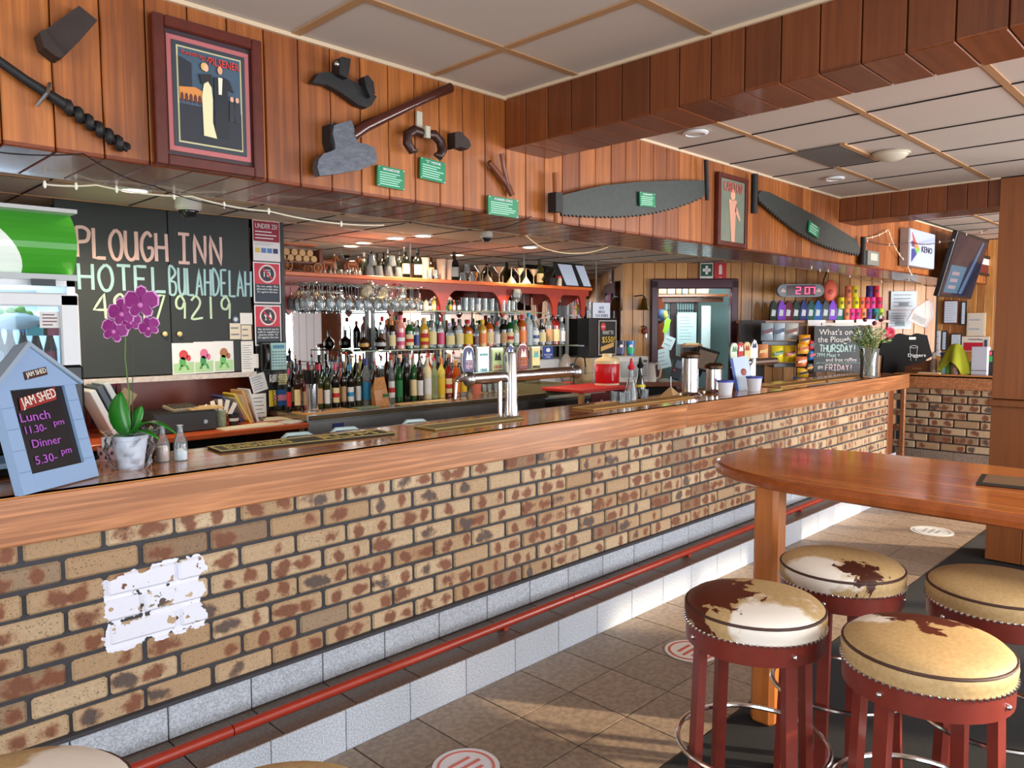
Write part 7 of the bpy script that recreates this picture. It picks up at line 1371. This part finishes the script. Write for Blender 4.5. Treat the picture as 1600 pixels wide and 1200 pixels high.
# blackboard what's on
c_, w_, h_, rz = span('D', 8.7, 1271, 1351, 520, 592, 1300)
t = T('event_blackboard', 'black chalkboard of Thursday and Friday events behind the flower vase', 'blackboard', (c_.x, c_.y, max(c_.z, BT+h_/2+.002)), rz); bd = rect(t, 0, 0, w_, h_, M('slate', (30, 38, 42), .5, noise=.2, nscale=6), 0, .02, 'slate_panel')
CW = M('chalk_white', (232, 228, 224), .9); CGN = M('chalk_mint', (190, 222, 216), .9)
text("What's on at", w_*.82, h_*.13, CW, bd, (-.0, -.013, h_*.37)); text('the Plough Inn', w_*.86, h_*.16, CW, bd, (0, -.013, h_*.19)); m = chalk('THURSDAY!', -w_*.40, -h_*.06, w_*.74, h_*.15, CGN, bd, .006); m.location = (0, -.012, 0)
text('7PM Meat +', w_*.45, h_*.085, CGN, bd, (-w_*.22, -.013, -h_*.13)); text('and free raffles', w_*.6, h_*.075, CW, bd, (.02, -.013, -h_*.23)); m = chalk('FRIDAY!', -w_*.28, -h_*.46, w_*.56, h_*.12, C(222, 190, 196), bd, .005); m.location = (0, -.012, 0); text('8PM', w_*.1, h_*.08, CW, bd, (-w_*.37, -.013, -h_*.40))
zg = MB().tube([(-w_*.45+w_*.9*k/30, -.013, -h_*.30+(.008 if k % 2 else -.008)) for k in range(31)], .003, 5); zg.build('zigzag_line', CGN, bd)
MB().box((0, .01, h_/2+.02), (w_*.7, .03, .03)).build('top_rail', C(206, 200, 190), t)
# snack display
sn = T('snack_rack', 'grey wire snack rack with two tilted shelves under the cooler shelf', 'rack', (HD(1215, 520, 8.9).x, HD(1215, 520, 8.9).y, .9), -YAW)
k9 = 8.9/F_PX
def snx(px): return (px-1215)*k9
def snz(py): return HD(1215, py, 8.9).z-.9
for y0_, xa, xb in ((536, 1188, 1247), (570, 1207, 1245)): MB().box(((snx(xa)+snx(xb))/2, -.05, snz(y0_)), (snx(xb)-snx(xa), .03, .05), b=.006).build('shelf_front', C(112, 120, 130, .4), sn); MB().box(((snx(xa)+snx(xb))/2, .06, snz(y0_)-.02), (snx(xb)-snx(xa), .22, .012)).build('shelf_tray', C(60, 64, 70), sn)
MB().box((snx(1184), .2, snz(560)), (.3, .03, .9)).build('rack_back', C(40, 28, 26), sn)
def bag(px0, px1, yt_, yb_, c1, c2, lb, word, d=8.82):
    xm_ = (px0+px1)/2; q = HD(xm_, yb_, d); w_ = (px1-px0)*d/F_PX; h_ = (yb_-yt_)*d/F_PX
    t = T('snack_bag', lb, 'packet', q, -YAW, 'snack packets on the rack'); vs = []
    for z_, b_ in ((0, .1), (.12, .8), (.5, 1), (.88, .8), (1, .1)):
        for x_ in (-.5, -.3, 0, .3, .5): vs.append((x_*w_, -.03*b_*(1-(2*x_)**4), z_*h_))
    fs = [(r*5+k, r*5+k+1, r*5+k+6, r*5+k+5) for r in range(4) for k in range(4)]; v2 = [(x, -y+.002, z) for x, y, z in vs]
    m = MB(); m.add(vs, fs, True); m.add(v2, [f[::-1] for f in fs], True); m.build('bag_film', C(*c1, .25), t); MB().prism([(-w_*.38, h_*.35), (w_*.35, h_*.5), (w_*.38, h_*.72), (-w_*.35, h_*.57)], -.036, -.031).build('logo_band', C(*c2, .3), t)
    if word: text(word, w_*.7, h_*.14, WHT, t, (0, -.0375, h_*.535), rot=(0, R(-9), 0))
bag(1189, 1208, 505, 532, (150, 166, 176), (96, 40, 60), 'silver and plum chip packet, left on the upper snack tier', ''); bag(1209, 1226, 505, 532, (176, 192, 206), (60, 80, 110), 'silver and blue chip packet, middle of the upper snack tier', ''); bag(1227, 1247, 505, 531, (190, 190, 186), (120, 70, 50), 'silver and brown chip packet, right on the upper snack tier', '')
bag(1205, 1224, 540, 566, (226, 206, 50), (20, 120, 50), 'yellow packet with a green slanting band on the lower snack tier', 'Twisties'); bag(1225, 1243, 540, 566, (232, 196, 40), (206, 40, 40), 'yellow packet with a red slanting band on the lower snack tier', 'Twisties')
bag(1183, 1200, 538, 560, (226, 150, 100), (240, 200, 120), 'orange snack carton left of the yellow packets', '')
cl = T('clip_strip', 'yellow wire clip strip of nut packets left of the blackboard', 'rack', HD(1260, 590, 8.8), -YAW); MB().tube([(0, 0, 0), (0, 0, .62)], .008, 6).build('wire_post', C(226, 170, 50), cl); MB().box((0, .03, .30), (.22, .01, .6)).build('strip_backing', C(90, 50, 40), cl)
for k, (px, py, c1, c2, lb) in enumerate(((1257, 532, (226, 150, 40), (40, 30, 30), 'orange and black nut packet at the top of the clip strip'), (1255, 546, (232, 170, 60), (206, 90, 40), 'amber nut packet second from the top of the clip strip'), (1252, 566, (214, 120, 70), (240, 220, 200), 'large orange nut packet in the middle of the clip strip'), (1254, 584, (236, 186, 50), (70, 50, 40), 'yellow nut packet low on the clip strip'), (1248, 598, (50, 110, 180), (20, 30, 50), 'blue nut packet at the bottom of the clip strip'), (1268, 540, (196, 40, 60), (60, 60, 70), 'red packet sticking out right of the clip strip'), (1268, 556, (50, 120, 190), (200, 40, 50), 'blue and red packet sticking out over the blackboard'), (1264, 576, (60, 44, 36), (226, 160, 50), 'dark nut packet right in the lower clip strip'))): bag(px-9 if k < 5 else px-6, px+9 if k < 5 else px+6, py-9, py+7, c1, c2, lb, '', 8.72)
# t-shirt and things hanging at right
tsp = [(1388, 526), (1405, 521), (1412, 523), (1424, 524), (1432, 521), (1446, 524), (1452, 545), (1456, 556), (1446, 562), (1443, 592), (1378, 592), (1379, 556), (1370, 552), (1376, 535)]
TD = 9.0; q0 = HD(1415, 557, TD); t = T('black_tshirt', 'black T-shirt with a white beer glass print hanging at the bar end', 't-shirt', q0, -YAW)
kk = TD/F_PX; P = [((x-1415)*kk, (557-y)*kk) for x, y in tsp]; MB().prism(P, -.02, .03).build('shirt_body', C(14, 14, 16, .9), t); text("Diggers", .21, .05, C(226, 230, 232), t, (.12, -.025, .01)); MB().tube([(.08+.045*cos(2*pi*k/18), -.024, .115+.014*sin(2*pi*k/18)) for k in range(18)], .003, 5, True).build('glass_print', C(206, 210, 212), t)
for s in (-1, 1): MB().tube([(.08+s*.045, -.024, .11), (.08+s*.03, -.024, -.05)], .003, 5).build('glass_print', C(206, 210, 212), t)
MB().box((.06, -.024, .215), (.08, .004, .03)).build('price_tag', C(226, 222, 200), t)
for bx_, lb, n in (((1392, 1432, 455, 484), 'laminated pale blue certificate on the pinkish boards, upper one', 4), ((1388, 1424, 485, 514), 'laminated pale certificate directly under the first', 6)):
    t = note(bx_, lb, (196, 214, 226), n, 'D', DD-.04, name='certificate'); rect(t, 0, -.05, .12, .05, C(120, 140, 150), -.003, .002, 'picture_block')
q = HD(1440, 492, 9.3); t = T('plastic_bag', 'clear plastic bag hung on the wall holding something black', 'bag', q, rot=(0, .5, -YAW)); MB().prism([(-.12, -.14), (.12, -.12), (.13, .05), (.03, .19), (-.03, .2), (-.12, .02)], -.02, .02).build('bag_film', glass('bagfilm', (226, 218, 218), .92, .2), t); MB().box((0, 0, -.06), (.16, .02, .07)).build('black_item', BLK, t)
# far wall papers
def xcard(bx_, lb, cc_, n, nm='document_frame', fr=None):
    t, w_, h_ = card(nm, lb, 'document', 'X', 10.66, bx_, C(*(fr or cc_)), .02, None, 'frame_board'); rect(t, 0, 0, w_-.03, h_-.03, C(*cc_), -.011, .003, 'page'); lines(t, -w_*.38, w_*.36, -h_*.4, h_*.4, n, C(150, 160, 176), -.013, 'printed_lines', .15)
xcard((1474, 1498, 469, 506), 'large framed licence sheet on the far wall under the television', (206, 216, 232), 8, fr=(90, 40, 30)); xcard((1501, 1510, 471, 508), 'narrow framed sheet right of the large licence', (196, 212, 230), 8, fr=(40, 34, 36)); xcard((1511, 1540, 489, 525), 'pale framed map with a cream border on the far wall', (206, 196, 182), 2, fr=(214, 200, 170)); xcard((1459, 1470, 517, 556), 'white sheet at the left of the far wall above the bottles', (214, 212, 220), 3, fr=(230, 226, 226)); xcard((1471, 1480, 517, 548), 'narrow blue sheet in the lower pair on the far wall', (190, 206, 222), 5, fr=(40, 36, 40)); xcard((1485, 1503, 521, 545), 'two column sheet above the green cloth', (196, 208, 222), 6, fr=(50, 40, 40))
MB().box((10.66, 1.95, 1.2), (.05, .10, 2.2)).build('door_jamb', C(84, 20, 28), None)['kind'] = 'structure'; bpy.data.objects['door_jamb'].name = 'trim_3'
t, w_, h_ = card('menu_board', 'white topped red board on the far wall behind the green cloth', 'board', 'X', 10.66, (1503, 1546, 526, 549), C(214, 206, 196), .02, None, 'board_sheet'); rect(t, -.02, -h_*.18, w_*.7, h_*.56, C(178, 26, 48), -.012, .004, 'red_panel'); text('Carvery Menu', w_*.5, h_*.14, BLK, t, (0, -.012, h_*.3)); rect(t, w_*.38, -.0, w_*.1, h_*.6, C(60, 70, 90), -.012, .004, 'dark_print')
# things on the return bar
rz_ = BT
def RP(px, py=590, x=9.4): q = HX(px, py, x); return q
def rbo(name, lb, cat, px, x=9.4): q = RP(px, 590, x); return T(name, lb, cat, (x, q.y, rz_), R(-90))
t = rbo('hand_sanitiser', 'clear pump bottle with a pale top, leftmost on the return bar', 'bottle', 1458); MB().lathe([(0, 0), (.035, 0), (.036, .13), (.02, .16), (0, .16)], 16).build('bottle_body', glass('clear2', (226, 206, 176), .6), t); MB().lathe([(0, .16), (.02, .16), (.02, .2), (.028, .22), (0, .24)], 12).build('pump_top', C(226, 214, 206), t)
t = rbo('spray_bottle', 'blue topped spray bottle left of the green cloth', 'bottle', 1472); MB().lathe([(0, 0), (.04, 0), (.042, .12), (.018, .16), (0, .16)], 16).build('bottle_body', C(150, 190, 206, .2), t); MB().lathe([(0, .16), (.022, .16), (.02, .2), (0, .2)], 12).build('blue_collar', C(30, 60, 110), t); MB().box((.02, 0, .215), (.09, .03, .03)).build('spray_head', C(40, 80, 140), t)
t = rbo('green_bottle', 'small green bottle beside the blue spray bottle', 'bottle', 1481); MB().lathe([(0, 0), (.03, 0), (.03, .11), (.014, .13), (0, .15)], 14).build('bottle_body', C(110, 180, 80, .2), t); MB().lathe([(0, .15), (.016, .15), (.016, .17), (0, .17)], 10).build('cap', C(40, 100, 60), t)
t = rbo('spray_bottle', 'clear spray bottle with pink liquid under the green cloth', 'bottle', 1492, 9.36); MB().lathe([(0, 0), (.045, 0), (.047, .10), (.02, .2), (0, .25)], 16).build('bottle_body', glass('clear2', (226, 206, 176), .6), t); MB().lathe([(0, .002), (.043, .002), (.044, .04), (0, .04)], 14).build('pink_liquid', C(236, 110, 170, .2), t)
q = RP(1494, 540, 9.36); t = T('green_cloth', 'lime green cleaning cloth draped over the spray bottle', 'cloth', (9.36, q.y, rz_+.3), R(-90)); vs = []; nr, nc = 10, 36
for i in range(nr+1):
    s = i/nr
    for k in range(nc):
        a = 2*pi*k/nc; r_ = .02+.13*s**.8*(1+.22*cos(5*a+1)*s)*(1.0); vs.append((r_*cos(a), r_*.7*sin(a), .03-.02*s-.26*s**1.7*(1+.25*cos(2*a+.6)+.1*sin(5*a))))
fs = [(i*nc+k, (i+1)*nc+k, (i+1)*nc+(k+1) % nc, i*nc+(k+1) % nc) for i in range(nr) for k in range(nc)]+[tuple(range(nc))]
MB().add(vs, fs, True).build('draped_cloth', C(150, 156, 30, .9), t)
t = rbo('cream_tub', 'small pale green tub behind the green cloth', 'tub', 1515, 9.48); MB().lathe([(0, 0), (.07, 0), (.075, .12), (0, .12)], 16).build('tub_body', C(206, 214, 176), t); MB().lathe([(0, .12), (.078, .12), (.078, .135), (0, .135)], 16).build('tub_lid', C(190, 200, 170), t)
t = rbo('napkin_box', 'tall light grey dispenser box right of the green cloth', 'dispenser', 1530, 9.34); MB().box((0, .03, .15), (.15, .12, .30), b=.004).build('box_body', C(190, 196, 212), t); MB().box((0, -.032, .045), (.15, .006, .012)).build('slot', C(130, 136, 150), t)
t = rbo('leaflet_box', 'dark leaflet box with green and red print beside the pillar', 'box', 1545, 9.40); MB().box((0, .03, .13), (.1, .1, .26), b=.004).build('box_body', C(26, 26, 26), t); MB().box((0, -.023, .17), (.06, .004, .06)).build('green_print', C(50, 150, 60), t); MB().box((0, -.023, .23), (.05, .004, .04)).build('red_print', C(214, 70, 90), t)
t = rbo('brown_box', 'slanted brown cardboard wedge at the left end of the return bar', 'box', 1436, 9.5); MB().prism([(-.13, 0), (.16, 0), (.16, .15), (-.13, .06)], -.08, .1).build('carton', C(110, 64, 36), t); MB().box((0, -.082, .04), (.1, .004, .02)).build('tape_strip', C(150, 100, 60), t)
t = rbo('paper_pad', 'cream paper pad on the return bar edge', 'papers', 1452, 9.24); MB().box((0, 0, .004), (.22, .08, .008)).build('pad_sheet', C(222, 196, 150), t); MB().box((0, 0, .01), (.2, .07, .004)).build('top_sheet', C(232, 210, 170), t)
# ================================================================ ceiling fittings
def downlight(x, y, z, lb, on=True, e=9):
    q_ = 1 if on else .72
    t = T('downlight', lb, 'light', (x, y, z), 0, 'ceiling downlights'); MB().lathe([(a_*q_, b_) for a_, b_ in [(.062, -.001), (.09, -.001), (.092, -.008), (.07, -.014), (.062, -.006)]], 24, caps=False).build('trim_ring', WHT, t)
    MB().lathe([(0, -.010), (.064*q_, -.010)], 20, caps=False).build('lamp_face', M('lamp_on', (255, 238, 206), .4, emit=22) if on else C(206, 200, 190), t)
    if on:
        l = bpy.data.lights.new('downlight_lamp', 'SPOT'); l.energy = e; l.spot_size = R(150); l.spot_blend = .8; l.color = (1, .78, .52); l.shadow_soft_size = .04; o = bpy.data.objects.new('downlight_lamp', l); COL.objects.link(o); o.location = (x, y, z-.03)
for k, (px, py, lb) in enumerate(((210, 295, 'lit downlight over the green header fridge'), (547, 381, 'lit downlight over the toy horses'), (661, 367, 'lit downlight above the middle of the shelf'), (828, 385, 'lit downlight near the menu folders'))):
    p = HZ(px, py, IZ); downlight(p.x, min(max(p.y, 3.05), 5.5), IZ, lb, True, 55)
for px, py, lb in ((1087, 205, 'unlit round downlight just past the first beam'), (1304, 277, 'unlit round downlight near the bulkhead on the right ceiling')): p = HZ(px, py, CZ); downlight(p.x, p.y, CZ-.004, lb, False)
p = HZ(1392, 238, CZ); t = T('dome_speaker', 'cream round dome fitting on the right ceiling', 'speaker', (p.x, p.y, CZ-.003)); MB().lathe([(.10, 0), (.098, -.01), (.08, -.03), (.045, -.045), (0, -.05)], 28, caps=False).build('dome_shell', C(206, 196, 176, .4), t); MB().tube([(.098*cos(2*pi*k/28), .098*sin(2*pi*k/28), -.006) for k in range(28)], .008, 6, True).build('dome_rim', C(190, 178, 156), t)
def camdome(px, py, lb, s):
    p = HZ(px, py, IZ); y_ = min(max(p.y, 3.0), 5.4); t = T('security_camera', lb, 'camera', (p.x*(y_/p.y), y_, IZ)); MB().lathe([(0, 0), (.075*s, 0), (.075*s, -.05*s), (.06*s, -.065*s)], 22, caps=False).build('camera_base', C(222, 222, 216, .35), t); MB().ball((0, 0, -.065*s), (.056*s, .056*s, .05*s), 18, 10).build('camera_dome', M('smoke_dome', (40, 42, 46), .05), t)
camdome(294, 312, 'white dome security camera over the right chalkboard door', 1.05); camdome(760, 363, 'small dark dome camera on the service ceiling in the middle', .7)
# string lights along the soffit
def wire(pts, lb, col, r=.0025, bulbs=0, nm='string_lights', cat='wire'):
    P = [Vector(p) for p in pts]; Q = []
    for a, b in zip(P, P[1:]):
        n_ = 10; sag = (b-a).length*.03
        for k in range(n_): s = k/n_; Q.append(tuple(a.lerp(b, s)-Vector((0, 0, sag*4*s*(1-s)))))
    Q.append(tuple(P[-1])); t = T(nm, lb, cat, P[0]); MB().tube(Q, r, 5).build('cord', C(*col), t, True)
    if bulbs:
        for i in range(0, len(Q), bulbs): MB().ball(Q[i], (.006, .006, .014), 6, 4).build('bulb', C(236, 232, 214), t, True)
S_ = BZ0-.012
wire([HZ(-10, 237, S_), HZ(130, 240, S_), HZ(240, 290, S_), HZ(340, 320, 2.15), HZ(420, 332, 2.16), HZ(640, 346, S_), HZ(760, 360, 2.15), HZ(830, 338, S_)], 'thin black cable trailing across the soffit', (30, 26, 24), .002)
wire([HY(70, 288, 2.87), HY(150, 289, 2.87), HY(300, 307, 2.87), HY(420, 330, 2.87), HY(600, 352, 2.87)], 'white string light cable along the back of the soffit', (222, 214, 190), .003, 6)
wire([HY(820, 366, 2.88), HY(850, 388, 2.95), HY(900, 396, 2.95), HY(950, 386, 2.95), HY(958, 383, 2.9)], 'white cable drooping under the ceiling by the menu folders', (232, 206, 160), .003)
wire([HY(1352, 372, 2.42), HY(1388, 359, 2.42), HY(1398, 386, 2.40), HY(1416, 410, 2.4), HY(1425, 430, 2.42)], 'white fairy lights hung from the box to the KENO sign', (226, 206, 170), .004, 3)
wire([HY(1355, 376, 2.3), HY(1420, 378, 2.3), HY(1468, 378, 2.26), HY(1510, 366, 2.2), HY(1556, 350, 2.2)], 'fairy light string crossing in front of the KENO sign and television', (60, 50, 44), .004, 5)
wire([HY(1268, 418, 2.47), HY(1300, 422, 2.5), HY(1420, 436, 2.5), HY(1470, 446, 2.5)], 'fairy lights along the bottom edge of the far bulkhead', (90, 70, 60), .004, 4)
